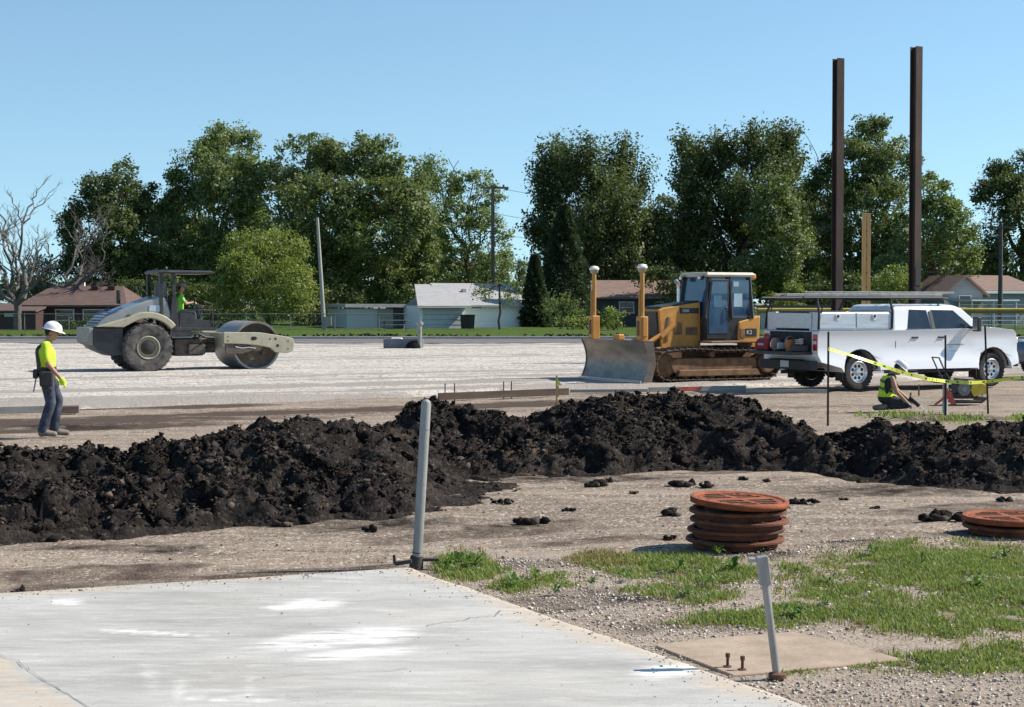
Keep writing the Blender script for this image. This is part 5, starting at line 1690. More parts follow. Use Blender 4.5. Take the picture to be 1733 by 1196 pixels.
def hard_hat(parent, g, M_, m, tilt=-.12):
    b = MB()
    rot = M_ @ Matrix.Rotation(tilt, 3, 'Y')
    prof = [(.152, -.004), (.150, .002), (.128, .006), (.124, .045), (.108, .085), (.075, .112), (.035, .122), (0, .123)]
    N = 28
    vs, fs = [], []
    for r, h in prof:
        for k in range(N):
            a = 2 * math.pi * k / N
            fx = 1.14 if math.cos(a) > 0 else 1.06
            brim = (1.16 if (math.cos(a) > .3 and r > .14) else 1.0)
            vs.append(g(0, 0, .055) + rot @ Vector((r * math.cos(a) * fx * brim, r * math.sin(a) * .92, h - (.014 * max(0, math.cos(a)) if r > .14 else 0))))
    for i in range(len(prof) - 1):
        for k in range(N):
            fs.append((i * N + k, i * N + (k + 1) % N, (i + 1) * N + (k + 1) % N, (i + 1) * N + k))
    b.add(vs, fs)
    o = b.build('hard_hat', m, parent, smooth=60)
    so = o.modifiers.new('so', 'SOLIDIFY'); so.thickness = .004
    r_ = MB(); r_.tube([g(0, 0, .055) + rot @ Vector((-.10 + .2 * t, 0, .088 + .042 * math.sin(math.pi * t))) for t in np.linspace(0, 1, 9)], .010, 6); r_.build('crown_ridge', m, o)
    return o


def shell(src, keep, off, name, m, parent):
    """garment: offset copy of the body's faces chosen by keep(center) """
    me = src.data
    bm = bmesh.new(); bm.from_mesh(me)
    bm.normal_update()
    dele = [f for f in bm.faces if not keep(f.calc_center_median())]
    bmesh.ops.delete(bm, geom=dele, context='FACES')
    for v in bm.verts: v.co += v.normal * off
    nm = bpy.data.meshes.new(name); bm.to_mesh(nm); bm.free()
    nm.materials.clear(); nm.materials.append(m)
    for p_ in nm.polygons: p_.material_index = 0
    o = bpy.data.objects.new(name, nm); COL.objects.link(o); o.parent = parent
    s_ = o.modifiers.new('so', 'SOLIDIFY'); s_.thickness = .006
    return o


# --- worker walking past the heap -------------------------------------------------
pw = P(80, 738)
wk = thing('person', 'worker in white hard hat, lime shirt and jeans walking beside the soil heap', 'person', (pw.x, pw.y, -.01), R(14))
SK, LI, JE, BO, HA, GL = 0, 1, 2, 3, 4, 5
hb, g, HM = head((.075, 0, 1.585), (1, -.10, -.30), SK)
bones = [((.03, 0, 1.46), (.065, 0, 1.56), .058, .056, SK),
         ((-.01, -.09, 1.02), (-.03, -.11, 1.30), .118, .125, LI), ((-.01, .09, 1.02), (-.03, .11, 1.30), .118, .125, LI), ((-.03, -.12, 1.30), (.0, -.10, 1.40), .105, .075, LI), ((-.03, .12, 1.30), (.0, .10, 1.40), .105, .075, LI),
         ((.02, 0, 1.05), (.02, 0, 1.28), .115, .115, LI),
         ((-.01, -.165, 1.40), (.005, -.225, 1.19), .066, .062, LI), ((-.01, .165, 1.40), (-.03, .225, 1.19), .066, .062, LI),
         ((.005, -.225, 1.20), (.03, -.235, 1.12), .046, .042, SK), ((.03, -.235, 1.12), (.21, -.225, .90), .041, .029, SK),
         ((-.03, .225, 1.20), (-.03, .235, 1.12), .046, .042, SK), ((-.03, .235, 1.12), (.12, .225, .89), .041, .029, SK),
         ((-.01, -.07, .98), (-.01, .07, .98), .125, .125, JE),
         ((-.01, -.09, .95), (.06, -.10, .53), .112, .080, JE), ((.06, -.10, .53), (-.07, -.10, .12), .080, .072, JE),
         ((0, .09, .95), (.16, .10, .56), .112, .080, JE), ((.16, .10, .56), (.10, .10, .12), .080, .072, JE),
         ((-.08, -.10, .075), (.11, -.11, .05), .056, .045, BO), ((-.08, -.10, .06), (-.08, -.10, .16), .055, .058, BO),
         ((.10, .10, .075), (.29, .11, .05), .056, .045, BO), ((.10, .10, .06), (.10, .10, .16), .055, .058, BO)]
bones += hand_bones((.21, -.225, .90), (.62, 0, -.78), (-.4, .5, -.3), GL, .6, 1) + hand_bones((.12, .225, .89), (.5, 0, -.85), (-.4, -.5, -.3), GL, .6, -1)
bw = body_mesh('body', bones, hb + [(g(-.025, 0, .02), (.085, .080, .085), HM, HA), ((.235, -.225, .865), (.05, .045, .055), None, GL)], [M_skin, M_lime, M_jean, M_boot, M_hair, M_glove], wk, .012)
hard_hat(wk, g, HM, M_hat, -.06)
shell(bw, lambda c: c.x < -.075 and 1.08 < c.z < 1.45 and abs(c.y) < .2, .012, 'back_harness', M_leather, wk)
shell(bw, lambda c: 1.00 < c.z < 1.075 and abs(c.y) < .24 and (c.x + .01) ** 2 + c.y ** 2 < .07, .014, 'tool_belt', M_leather, wk)
b = MB(); b.box((.0, -.235, .90), (.20, .09, .24)); b.build('tool_pouch', M_leather, wk, bevel=.03)
b = MB(); b.box((-.16, -.10, .97), (.08, .18, .14)); b.build('rear_pouch', M_leather, wk, bevel=.025)
b = MB(); b.tube([(-.15, -.16, .92), (-.19, -.17, .70)], .012, 6); b.build('hanging_tool', M_ladder, wk)
for y in (-.028, .028):
    b = MB(); b.ball(g(.088, y, .018), .010, 8, 6); b.build('eye', M_hair, wk)

# --- worker kneeling at the form stakes ---------------------------------------------
pk = P(1506, 694)
kn = thing('person', 'kneeling worker in white hard hat and lime vest bending over the ground', 'person', (pk.x, pk.y, -.01), R(-8))
hb, g, HM = head((.16, 0, .80), (.75, 0, -.66), SK)
DK, VE, PA = 1, 2, 3
bones = [((.03, 0, .68), (.12, 0, .77), .058, .055, SK),
         ((-.09, -.09, .30), (-.04, -.12, .56), .112, .115, DK), ((-.09, .09, .30), (-.04, .12, .56), .112, .115, DK), ((-.04, -.12, .56), (.02, -.10, .64), .10, .08, DK), ((-.04, .12, .56), (.02, .10, .64), .10, .08, DK), ((-.03, 0, .32), (.01, 0, .52), .12, .11, DK),
         ((.02, -.17, .62), (.07, -.22, .46), .058, .052, SK), ((.02, .17, .62), (.12, .22, .46), .058, .052, SK),
         ((.07, -.22, .46), (.09, -.23, .38), .050, .044, SK), ((.09, -.23, .38), (.28, -.18, .19), .042, .029, SK),
         ((.12, .22, .46), (.13, .23, .40), .050, .044, SK), ((.13, .23, .40), (.34, .14, .22), .042, .029, SK),
         ((-.10, -.08, .25), (-.10, .08, .25), .125, .125, PA),
         ((-.10, -.10, .24), (.30, -.13, .13), .10, .075, PA), ((.30, -.13, .12), (-.06, -.13, .075), .07, .055, PA),
         ((-.10, .10, .24), (.30, .14, .13), .10, .075, PA), ((.30, .14, .12), (-.06, .14, .075), .07, .055, PA),
         ((-.08, -.13, .075), (-.28, -.13, .05), .055, .042, 4), ((-.08, .14, .075), (-.28, .14, .05), .055, .042, 4)]
bones += hand_bones((.28, -.18, .19), (.8, .1, -.55), (.3, .1, -.8), 5, .8, 1) + hand_bones((.34, .14, .22), (.8, -.1, -.55), (.3, 0, -.8), 5, .8, -1)
bw = body_mesh('body', bones, hb + [(g(-.025, 0, .02), (.085, .080, .085), HM, 6)], [M_skin, M_darkcloth, M_lime, M_darkcloth, M_boot, M_greyglove, M_hair], kn, .012)
hard_hat(kn, g, HM, M_hatd, -.06)
vs_ = shell(bw, lambda c: .27 < c.z < .66 and abs(c.y) < .205 and c.x < .12 and not (c.x > .03 and abs(c.y) > .14), .014, 'vest', M_lime, kn)
for zz in (.36, .50):
    shell(bw, lambda c, z=zz: z < c.z + c.x * .3 < z + .05 and abs(c.y) < .21 and c.x < .12, .024, 'vest_stripe', mat('vest_dark', (.07, .08, .06), rough=.6), kn)
for y in (-.028, .028):
    b = MB(); b.ball(g(.088, y, .018), .010, 8, 6); b.build('eye', M_hair, kn)
dr = thing('hand_drill', 'black power drill pressed to the ground by the kneeling worker', 'drill', (pk.x + .40, pk.y - .06, -.01), R(-8))
b = MB(); b.cyl((-.04, 0, .26), (.14, 0, .10), .045, n=14); b.build('motor', M_blkplastic, dr)
b = MB(); b.cyl((.14, 0, .10), (.24, 0, .008), .010, n=8); b.build('bit', M_chrome, dr)
b = MB(); b.bar((-.03, 0, .24), (-.08, 0, .13), .04, .05); b.build('grip', M_blkplastic, dr, bevel=.01)

# --- roller operator -------------------------------------------------------------------
ro = rc + Vector((0, 0, .05))
op = thing('person', 'roller operator in lime green shirt and cap seated under the canopy', 'person', tuple(ro + rh * -.42 + Vector((0, 0, 1.61))), RY)
hb, g, HM = head((.05, 0, .80), (1, -.25, -.1), SK)
bones = [((.0, 0, .66), (.03, 0, .76), .058, .055, SK),
         ((-.06, -.09, .12), (-.03, -.12, .48), .115, .115, 1), ((-.06, .09, .12), (-.03, .12, .48), .115, .115, 1), ((-.03, -.12, .48), (0, -.1, .60), .105, .075, 1), ((-.03, .12, .48), (0, .1, .60), .105, .075, 1), ((0, 0, .14), (0, 0, .48), .12, .115, 1),
         ((-.01, -.17, .58), (.07, -.24, .40), .066, .058, 1), ((-.01, .17, .58), (.07, .24, .40), .066, .058, 1),
         ((.07, -.24, .40), (.12, -.24, .34), .046, .043, SK), ((.12, -.24, .34), (.36, -.16, .38), .041, .030, SK), ((.07, .24, .40), (.12, .24, .34), .046, .043, SK), ((.12, .24, .34), (.36, .16, .38), .041, .030, SK),
         ((-.04, -.08, .09), (-.04, .08, .09), .12, .12, 2), ((-.04, -.1, .09), (.38, -.13, .09), .095, .07, 2), ((.38, -.13, .09), (.46, -.13, -.26), .068, .055, 2), ((-.04, .1, .09), (.38, .13, .09), .095, .07, 2), ((.38, .13, .09), (.46, .13, -.26), .068, .055, 2),
         ((.44, -.13, -.29), (.60, -.14, -.30), .05, .042, 3), ((.44, .13, -.29), (.60, .14, -.30), .05, .042, 3)]
bones += hand_bones((.36, -.16, .38), (.9, .2, 0), (0, .3, -.8), SK, 1.0, 1) + hand_bones((.36, .16, .38), (.9, -.2, 0), (0, -.3, -.8), SK, 1.0, -1)
body_mesh('body', bones, hb + [(g(-.025, 0, .02), (.085, .080, .085), HM, 4)], [M_skin, M_green, M_jean, M_boot, M_hair], op, .014)
hard_hat(op, g, HM, mat('cap_tan', (.24, .21, .18), rough=.8), -.06)
b = MB(); b.box((.10, -.30, .42), (.10, .02, .03)); b.build('sleeve_band', mat('band_white', (.75, .76, .70), rough=.5), op)  # small white patch on the sleeve
for y in (-.028, .028):
    b = MB(); b.ball(g(.088, y, .018), .010, 8, 6); b.build('eye', M_hair, op)
# ------------------------------------------------------------------ foreground posts
M_galv = mat('galvanised', (0.21, 0.205, 0.195), (0.34, 0.335, 0.32), scale=7, rough=0.48, metal=.12, stretch=(1, 1, .25), grime=(.30, .28, .25), gscale=6, glo=.55, ghi=.85, bump=.05)
M_rustd = mat('rusted_iron', (0.060, 0.030, 0.020), (0.17, 0.075, 0.040), scale=9, rough=0.9, bump=.4, bscale=40)
M_stakeb = mat('collar_iron', (0.03, 0.027, 0.025), (0.075, 0.065, 0.058), scale=9, rough=.85)
t = P(705, 953)
po = thing('steel_pole', 'leaning round galvanised steel pole at the corner of the slab', 'pole', (t.x, t.y, 0))
tip = Vector((17 / 216.0, 0.02, 1.29))
ax = tip.normalized()
b = MB(); b.tube([Vector((0, 0, -.05)), ax * 1.25, ax * 1.275, ax * 1.29], [.039, .039, .033, .014], 24); b.build('tube', M_galv, po)
for k, h in enumerate((.08, .62, 1.05)):
    b = MB(); b.tube([ax * h, ax * (h + .008)], .0405, 24); b.build('weld_ring', M_rustd if k == 0 else mat('weld', (.25, .25, .24), rough=.6), po)
b = MB(); b.tube([Vector((-.004, 0, -.04)), ax * .06], [.056, .052], 18); b.box((.11, .0, .03), (.14, .05, .025)); b.build('base_collar', M_stakeb, po, bevel=.006)
kb_ = P(668, 955, .03)
b = MB(); b.bar((0, 0, 0), (.13, 0, .02), .03, .03); b.bar((0, 0, 0), (-.005, 0, .07), .022, .022); b.bar((.02, 0, 0), (.02, .06, 0), .03, .03)
o = b.build('bent_bracket', M_stakeb, bevel=.004); o.location = (kb_.x, kb_.y, .035); tag(o, 'small bent rusty bracket lying beside the tall pole base', 'bracket')
sp = P(1316, 1143)
so_ = thing('steel_post', 'short leaning steel post with square sleeve beside the tan footing', 'post', (sp.x, sp.y, 0))
tip = Vector((-28 / 308.0, 0, .66)); ax = tip.normalized()
b = MB(); b.tube([Vector((0, 0, -.03)), ax * .58], .021, 18); b.build('tube', M_galv, so_)
b = MB(); b.bar(ax * .505, ax * .665, .062, .062); b.build('sleeve', M_galv, so_, bevel=.006)
b = MB(); b.box(ax * .63 + Vector((-.052, 0, .012)), (.05, .04, .022)); b.build('tab', M_galv, so_, bevel=.004)
b = MB(); b.lathe([(.05, -.01), (.05, .012), (.03, .018)], n=18); b.build('base_ring', M_rustd, so_)
for (u, v, lb) in ((1231, 1126, 'rusty anchor bolt standing in concrete, farther from the short post'), (1256, 1131, 'rusty anchor bolt standing in concrete, closer to the short post')):
    q = P(u, v)
    o = thing('anchor_bolt', lb, 'bolt', (q.x, q.y, -.008), 0, 'anchor bolts beside the short post')
    b = MB(); b.cyl((0, 0, -.06), (.002, 0, .062), .0085, n=10); b.build('shank', M_rustd, o)
    b = MB(); b.cyl((.002, 0, .055), (.002, 0, .078), .014, n=6); b.build('nut', M_rustd, o)
    b = MB(); b.cyl((0, 0, .0), (0, 0, .006), .024, n=14); b.build('washer', M_rustd, o)

# ------------------------------------------------------------------ rusty manhole covers
M_rust = mat('rust_orange', (0.19, 0.045, 0.015), (0.325, 0.086, 0.028), scale=7, rough=0.88, bump=.35, bscale=45, grime=(.10, .038, .022), gscale=5, glo=.5, ghi=.85, detail=9)
M_rust_shaded = mat('rust_brown', (0.060, 0.022, 0.014), (0.20, 0.066, 0.030), scale=6, rough=0.9, bump=.35, bscale=40, detail=9)  # the covers' rust made darker: shade painted into the rings


def lid_mesh(name, r, m):
    """cast cover: rimmed disc with sunk pick slots"""
    nr, na = 80, 160
    rr = np.linspace(0.001, r, nr)
    aa = np.linspace(0, 2 * np.pi, na, endpoint=False)
    A, Rr = np.meshgrid(aa, rr)
    X, Y = Rr * np.cos(A), Rr * np.sin(A)
    Z = np.full(X.shape, .050)
    Z += np.where(Rr > r * .90, .008, 0) - np.where((Rr > r * .84) & (Rr < r * .90), .006, 0)
    for sgn in (-1, 1):
        for k, (off, le) in enumerate(((.085, .25), (.175, .22), (.26, .16))):
            yy = Y - sgn * off
            Z = np.where((np.abs(yy) < .030) & (np.abs(np.abs(X) - le * .62) < le * .5), Z - .045, Z)
    Z += np.where((np.abs(Y) < .03) & (Rr < r * .8), .006, 0)
    v = np.stack([X.ravel(), Y.ravel(), Z.ravel()], 1)
    i = np.arange(nr - 1)[:, None] * na + np.arange(na)[None]
    j = np.arange(nr - 1)[:, None] * na + (np.arange(na)[None] + 1) % na
    f = np.stack([i, i + na, j + na, j], -1).reshape(-1, 4)
    # skirt
    o0 = len(v)
    ringi = (nr - 1) * na + np.arange(na)
    low = v[ringi].copy(); low[:, 2] = .012
    low2 = low.copy(); low2[:, :2] *= .90; low2[:, 2] = .0
    v = np.concatenate([v, low, low2])
    k = np.arange(na); k2 = (k + 1) % na
    f = np.concatenate([f, np.stack([ringi, o0 + k, o0 + k2, ringi[k2]], 1), np.stack([o0 + k, o0 + na + k, o0 + na + k2, o0 + k2], 1)])
    o = raw(name, v, f, [m, mat('slot_dirt', (.020, .013, .010), (.05, .028, .018), scale=20, rough=1.0)])  # dark slot floors paint the shade of open through-holes
    zc_ = v[f][:, :, 2].mean(1)
    inside = np.hypot(v[f][:, :, 0].mean(1), v[f][:, :, 1].mean(1)) < r * .8
    o.data.polygons.foreach_set('material_index', ((zc_ < .04) & inside & (np.arange(len(f)) < (nr - 1) * na)).astype(np.int32))
    return o


def ring_profile(r, h):
    return [(r * .78, 0), (r * .86, 0), (r * .865, h * .50), (r * .88, h * .58), (r * .985, h * .60), (r, h * .68), (r, h * .88), (r * .985, h * .96), (r * .90, h), (r * .86, h), (r * .84, h * .7), (r * .78, h * .65), (r * .78, 0)]


def stack(base, n, rb, names, group_lids):
    z = 0.0
    jit = [(0, 0), (.004, .012), (.018, -.006), (.010, .008), (-.012, .0)]
    for i in range(n):
        o = thing('manhole_ring', names[i], 'manhole ring', (base.x + jit[i][0] * 1.4 - .012 * (n - 1 - i) * .3, base.y + jit[i][1], z - .01), i * 1.3, group_lids)
        o.rotation_euler = (R((.4, -.5, .3, -.2)[i]), R((-.3, .5, -.6, .5)[i]), i * 1.3)
        b = MB(); b.lathe(ring_profile(rb * (1.0 - .008 * (i % 2)), .078), n=56); b.build('rim', M_rust_shaded, o)
        b = MB(); b.lathe([(rb * .80, .008), (rb * .80, .055), (0, .055)], n=40); b.build('plate', M_rust_shaded, o)
        for k in range(5):
            a_ = 2 * math.pi * k / 5
            l_ = MB(); l_.box((rb * .88 * math.cos(a_), rb * .88 * math.sin(a_), .079), (.07, .05, .012), Matrix.Rotation(a_, 3, 'Z')); l_.build('lug', M_rust_shaded, o, bevel=.004)
        z += .0805
    return z


mp_ = P(1246, 921)
zt_ = stack(mp_, 4, .415, ['rusty brown iron ring lowest in the tall stack on the dirt', 'rusty brown iron ring second up in the tall stack', 'rusty brown iron ring third up in the tall stack', 'rusty brown iron ring under the orange cover of the tall stack'], 'rusty manhole rings')
cv_ = thing('manhole_cover', 'orange rusted slotted cover lying askew on the tall stack of rings', 'manhole cover', (mp_.x + .022, mp_.y - .01, zt_ + .016), .5)
lid_mesh('cover_plate', .415, M_rust).parent = cv_
cv_.rotation_euler = (R(2.8), R(1.8), .5)
m2 = P(1706, 898)
z2 = stack(m2, 1, .40, ['rusty iron ring lying under the low orange cover'], 'rusty manhole rings')
cv2 = thing('manhole_cover', 'orange rusted slotted cover on a single ring at the grass edge', 'manhole cover', (m2.x + .01, m2.y, z2 + .002), .1)
lid_mesh('cover_plate', .41, M_rust).parent = cv2

# ------------------------------------------------------------------ steel columns and timber post behind the pickup
M_colst = mat('mill_steel', (0.034, 0.026, 0.024), (0.085, 0.055, 0.042), scale=1.6, rough=0.75, metal=.3, stretch=(1, 1, .3), bump=.05)
for (u, vt, sg, lb, dxy) in ((1419, 99, 50.0, 'dark steel column with one flange facing the truck, the shorter of the two', 0), (1551, 79, 51.0, 'dark rust-brown steel column, the taller of the two, with a splice plate', 1)):
    Y = FPX / sg
    top = D(u, vt, Y)
    c = thing('steel_column', lb, 'steel column', (top.x, Y, 0), R(24 + 6 * dxy))
    H_ = top.z
    for s in (-1, 1):
        b = MB(); b.box((0, s * .135, H_ / 2), (.28, .022, H_)); b.build('flange', M_colst, c)
    b = MB(); b.box((0, 0, H_ / 2), (.018, .25, H_)); b.build('web', M_colst, c)
    b = MB(); b.box((0, 0, .03), (.6, .6, .06)); b.build('base_plate', M_colst, c)
    if dxy:
        b = MB(); b.box((.0, -.155, 2.9), (.24, .016, .6)); b.build('splice_plate', mat('splice_dark', (.016, .015, .017), rough=.6), c)
        b = MB(); b.box((.0, -.154, 1.3), (.22, .014, 2.4)); b.build('painted_plate', mat('splice_dark2', (.018, .018, .02), rough=.6), c)
Y = 60.0
top = D(1467, 360, Y)
tp_ = thing('timber_post', 'new yellow timber post standing between the two steel columns', 'post', (top.x, Y, 0))
M_pine = mat('new_timber', (0.40, 0.235, 0.085), (0.52, 0.335, 0.14), scale=3, rough=0.8, stretch=(6, 6, .5))
b = MB(); b.box((-.09, 0, top.z / 2), (.13, .20, top.z)); b.build('plank', M_pine, tp_, bevel=.006)
b = MB(); b.box((.06, .0, top.z / 2 - .01), (.14, .16, top.z - .02)); b.build('plank', M_pine, tp_, bevel=.006)
for k in range(9):
    b = MB(); b.box((-.02, -.095, .6 + k * .5), (.03, .02, .05)); b.build('bolt_plate', M_colst, tp_)

# ------------------------------------------------------------------ tape, stakes, pipe
M_stake = mat('stake_steel', (0.014, 0.013, 0.013), (0.045, 0.035, 0.03), scale=9, rough=0.8)
stakes = {}
for key, (ub, vb, ut, vt), lb in ((0, (1401, 717, 1402, 561), 'black steel stake at the pickup tail holding the tape end'), (1, (1600, 700, 1600, 567), 'black steel stake standing behind the short grey pipe'),
                                  (2, (1673, 698, 1667, 551), 'black steel stake by the pickup front wheel, leaning'), (3, (1850, 706, 1852, 560), 'black steel stake holding the far end of the tape')):
    q = P(ub, vb)
    tpz = D(ut, vt, q.y)
    o = thing('tape_stake', lb, 'stake', (q.x, q.y, 0), 0, 'stakes carrying the caution tape')
    d = Vector((tpz.x - q.x, 0, tpz.z))
    b = MB(); b.bar((0, 0, -.2), d, .012, .034); b.build('shaft', M_stake, o)
    b = MB(); b.bar((0, .012, -.2), d + Vector((0, .012, 0)), .024, .008); b.build('rib', M_stake, o)
    stakes[key] = (q, d)


def tape_mat():
    m = bpy.data.materials.new('caution_tape'); m.use_nodes = True
    n, l = m.node_tree.nodes, m.node_tree.links
    bs = n['Principled BSDF']; bs.inputs['Roughness'].default_value = .35
    at = n.new('ShaderNodeAttribute'); at.attribute_name = 'along'
    ac = n.new('ShaderNodeAttribute'); ac.attribute_name = 'across'
    w = n.new('ShaderNodeTexNoise'); w.noise_dimensions = '1D'; w.inputs['Scale'].default_value = 9.0; w.inputs['Detail'].default_value = 2
    l.new(at.outputs['Fac'], w.inputs['W'])
    g = n.new('ShaderNodeMath'); g.operation = 'GREATER_THAN'; g.inputs[1].default_value = .60
    l.new(w.outputs['Fac'], g.inputs[0])
    g2 = n.new('ShaderNodeMath'); g2.operation = 'COMPARE'; g2.inputs[1].default_value = .5; g2.inputs[2].default_value = .27
    l.new(ac.outputs['Fac'], g2.inputs[0])
    mu = n.new('ShaderNodeMath'); mu.operation = 'MULTIPLY'; l.new(g.outputs[0], mu.inputs[0]); l.new(g2.outputs[0], mu.inputs[1])
    mx = n.new('ShaderNodeMix'); mx.data_type = 'RGBA'; mx.inputs[6].default_value = (.66, .72, .10, 1); mx.inputs[7].default_value = (.03, .03, .02, 1)
    l.new(mu.outputs[0], mx.inputs['Factor']); l.new(mx.outputs[2], bs.inputs['Base Color'])
    return m


tape_pts = [D(1402, 590, stakes[0][0].y - .03), D(1440, 601, 28.6), D(1480, 614, 28.8), D(1530, 631, 29.1), D(1570, 641, 29.4), D(1600, 645, stakes[1][0].y - .05), D(1640, 647.5, 30.2),
            D(1671, 646, stakes[2][0].y - .05), D(1733, 638, 29.8), D(1790, 625, 29.4), D(1851, 606, stakes[3][0].y - .03)]
tv, al, ac_, tf = [], [], [], []
N = 160
cum = [0]
for i in range(1, len(tape_pts)): cum.append(cum[-1] + (tape_pts[i] - tape_pts[i - 1]).length)
for i in range(N):
    s_ = cum[-1] * i / (N - 1)
    c_ = Vector([np.interp(s_, cum, [p[k] for p in tape_pts]) for k in range(3)])
    tw = .35 * math.sin(s_ * 2.1) + .3 * math.sin(s_ * .9 + 1) + .2
    up = Vector((0, math.sin(tw), math.cos(tw)))
    for k, e_ in enumerate((-1, 1)):
        tv.append(tuple(c_ + up * .031 * e_)); al.append(s_); ac_.append(k)
    if i: tf.append((2 * i - 2, 2 * i, 2 * i + 1, 2 * i - 1))
tp = raw('caution_tape', tv, tf, tape_mat(), attrs={'along': al, 'across': ac_}, smooth=True)
tag(tp, 'sagging yellow caution tape with black print strung between stakes', 'tape')
gp = P(1599, 698)
gpo = thing('pipe_stub', 'short upright grey plastic pipe tied with orange flagging', 'pipe', (gp.x, gp.y - .02, 0))
b = MB(); b.lathe([(.048, -.05), (.052, .56), (.046, .56), (.044, .1), (0, .1)], n=20); b.build('pipe_wall', mat('grey_pvc', (.33, .34, .34), (.42, .42, .41), scale=6, rough=.5), gpo)
M_flag = mat('orange_flagging', (.55, .08, .05), (.62, .14, .09), scale=10, rough=.6)
for k in range(4):
    b = MB(); y_ = -.06 - .01 * k; x_ = (-.03 + .03 * k)
    b.add([(x_ - .02, y_, .50 - .05 * k), (x_ + .025, y_, .50 - .04 * k), (x_ + .06 + .02 * k, y_ - .03, .34 - .06 * k), (x_ + .01, y_ - .02, .30 - .05 * k)], [(0, 1, 2, 3)])
    o = b.build('flagging_strip', M_flag, gpo, smooth=0); o.modifiers.new('s', 'SOLIDIFY').thickness = .004
b = MB(); b.add([(-.22, -.05, .16), (-.20, -.05, .12), (-.03, -.06, .26), (-.03, -.06, .31)], [(0, 1, 2, 3)]); o = b.build('flagging_strip', M_flag, gpo, smooth=0); o.modifiers.new('s', 'SOLIDIFY').thickness = .004

# plate compactor
cp_ = P(1632, 682)
pc = thing('plate_compactor', 'black plate compactor with yellow belt guard behind the caution tape', 'compactor', (cp_.x, cp_.y, 0.01), R(8))
b = MB(); b.prism([(-.34, .05), (-.30, .0), (.28, .0), (.40, .10), (.38, .12), (.27, .04), (-.30, .05)], -.24, .24); b.build('base_plate', M_stake, pc, bevel=.008)
b = MB(); b.box((-.02, 0, .14), (.46, .36, .10)); b.build('deck', M_stake, pc, bevel=.01)
b = MB(); b.box((-.08, 0, .30), (.30, .30, .22)); b.box((-.08, .0, .44), (.24, .24, .08)); b.build('engine', M_blk, pc, bevel=.03)
b = MB(); b.lathe([(.13, -.19), (.14, -.17), (.14, -.14)], (-.08, 0, .28), 'Y', 24); b.build('recoil_starter', mat('starter_grey', (.16, .16, .16), rough=.5), pc)
b = MB(); b.lathe([(.05, -.205), (.06, -.19), (.06, -.18)], (-.08, 0, .28), 'Y', 16); b.build('starter_hub', M_galv, pc)
gd = arc(.28, .26, .14, -30, 120, 10)
b = MB(); b.prism(gd + [(.10, .42), (.05, .26), (.12, .13)], -.20, -.06); b.build('belt_guard', mat('guard_yellow', (.50, .34, .03), (.62, .44, .05), scale=6, rough=.5), pc, bevel=.015)
b = MB(); b.tube([(-.20, -.18, .20), (-.48, -.18, .62), (-.62, -.18, .92), (-.62, .18, .92), (-.48, .18, .62), (-.20, .18, .20)], .016, 8); b.build('handle', M_blk, pc)
b = MB(); b.tube([(.30, -.18, .14), (.26, -.19, .46), (-.30, -.19, .50), (-.32, -.18, .16)], .014, 8); b.build('roll_cage', M_blk, pc)

# ------------------------------------------------------------------ form boards, stakes and lath at the pad edge
M_fbrown = mat('form_brown', (0.055, 0.036, 0.026), (0.11, 0.075, 0.055), scale=3, rough=.85, stretch=(.3, 3, 3))
M_fgrey = mat('form_grey', (0.24, 0.225, 0.205), (0.36, 0.34, 0.31), scale=3, rough=.85, stretch=(.3, 3, 3))


def board(p0, p1, h, th, m, label, lift=0.0, mark=None):
    a_, b_ = P(*p0), P(*p1)
    d = b_ - a_
    o = thing('form_board', label, 'board', (a_.x, a_.y, lift), math.atan2(d.y, d.x), 'form boards at the gravel edge')
    q = MB(); q.box((d.length / 2, 0, h / 2), (d.length, th, h)); q.build('plank', m, o, bevel=.006)
    if mark:
        q = MB(); q.box((d.length * mark, -th / 2 - .003, h * .55), (.55, .006, h * .8)); q.build('paint_mark', mat('paint_red', (.50, .07, .05), (.6, .12, .09), scale=8, rough=.7), o)
    return o, d.length


bo, le = board((742, 677), (962, 668), .15, .05, M_fbrown, 'dark brown form board on edge with steel pins beside it')
for k, x in enumerate((.06, .13, .50, .56, .93)):
    q = MB(); q.cyl((le * x, .06, -.05), (le * x, .06, .34 if k != 4 else .2), .012, n=6); q.build('form_pin', M_stake, bo)
board((1098, 663), (1262, 660), .11, .05, M_fgrey, 'weathered grey form board with a red painted mark', 0, .42)
board((1262, 664), (1400, 665), .08, .05, M_fgrey, 'grey form board lying behind the tall heap toward the pickup')
board((965, 664), (1096, 663), .07, .04, M_fgrey, 'thin grey form board in front of the bulldozer blade')
board((-60, 701), (134, 697), .13, .06, M_fgrey, 'grey form board behind the walking worker')
b = MB(); b.box((0, 0, .06), (.50, .14, .12)); o = b.build('timber_offcut', M_fbrown, bevel=.01); q = P(112, 698); o.location = (q.x, q.y - .12, 0); o.rotation_euler = (0, 0, SITE); tag(o, 'dark timber offcut lying at the end of the grey board', 'timber')
lt = P(942, 690)
la = thing('survey_lath', 'wooden survey lath with a yellow-green ribbon at the pad edge', 'lath', (lt.x, lt.y, 0))
b = MB(); b.box((0, 0, .28), (.035, .012, .70)); b.build('lath_strip', M_pine, la)
b = MB(); b.add([(-.01, -.012, .58), (.02, -.012, .56), (.10, -.02, .44), (.03, -.02, .43)], [(0, 1, 2, 3)]); o = b.build('ribbon', mat('ribbon_lime', (.5, .62, .06), rough=.6), la, smooth=0); o.modifiers.new('s', 'SOLIDIFY').thickness = .004
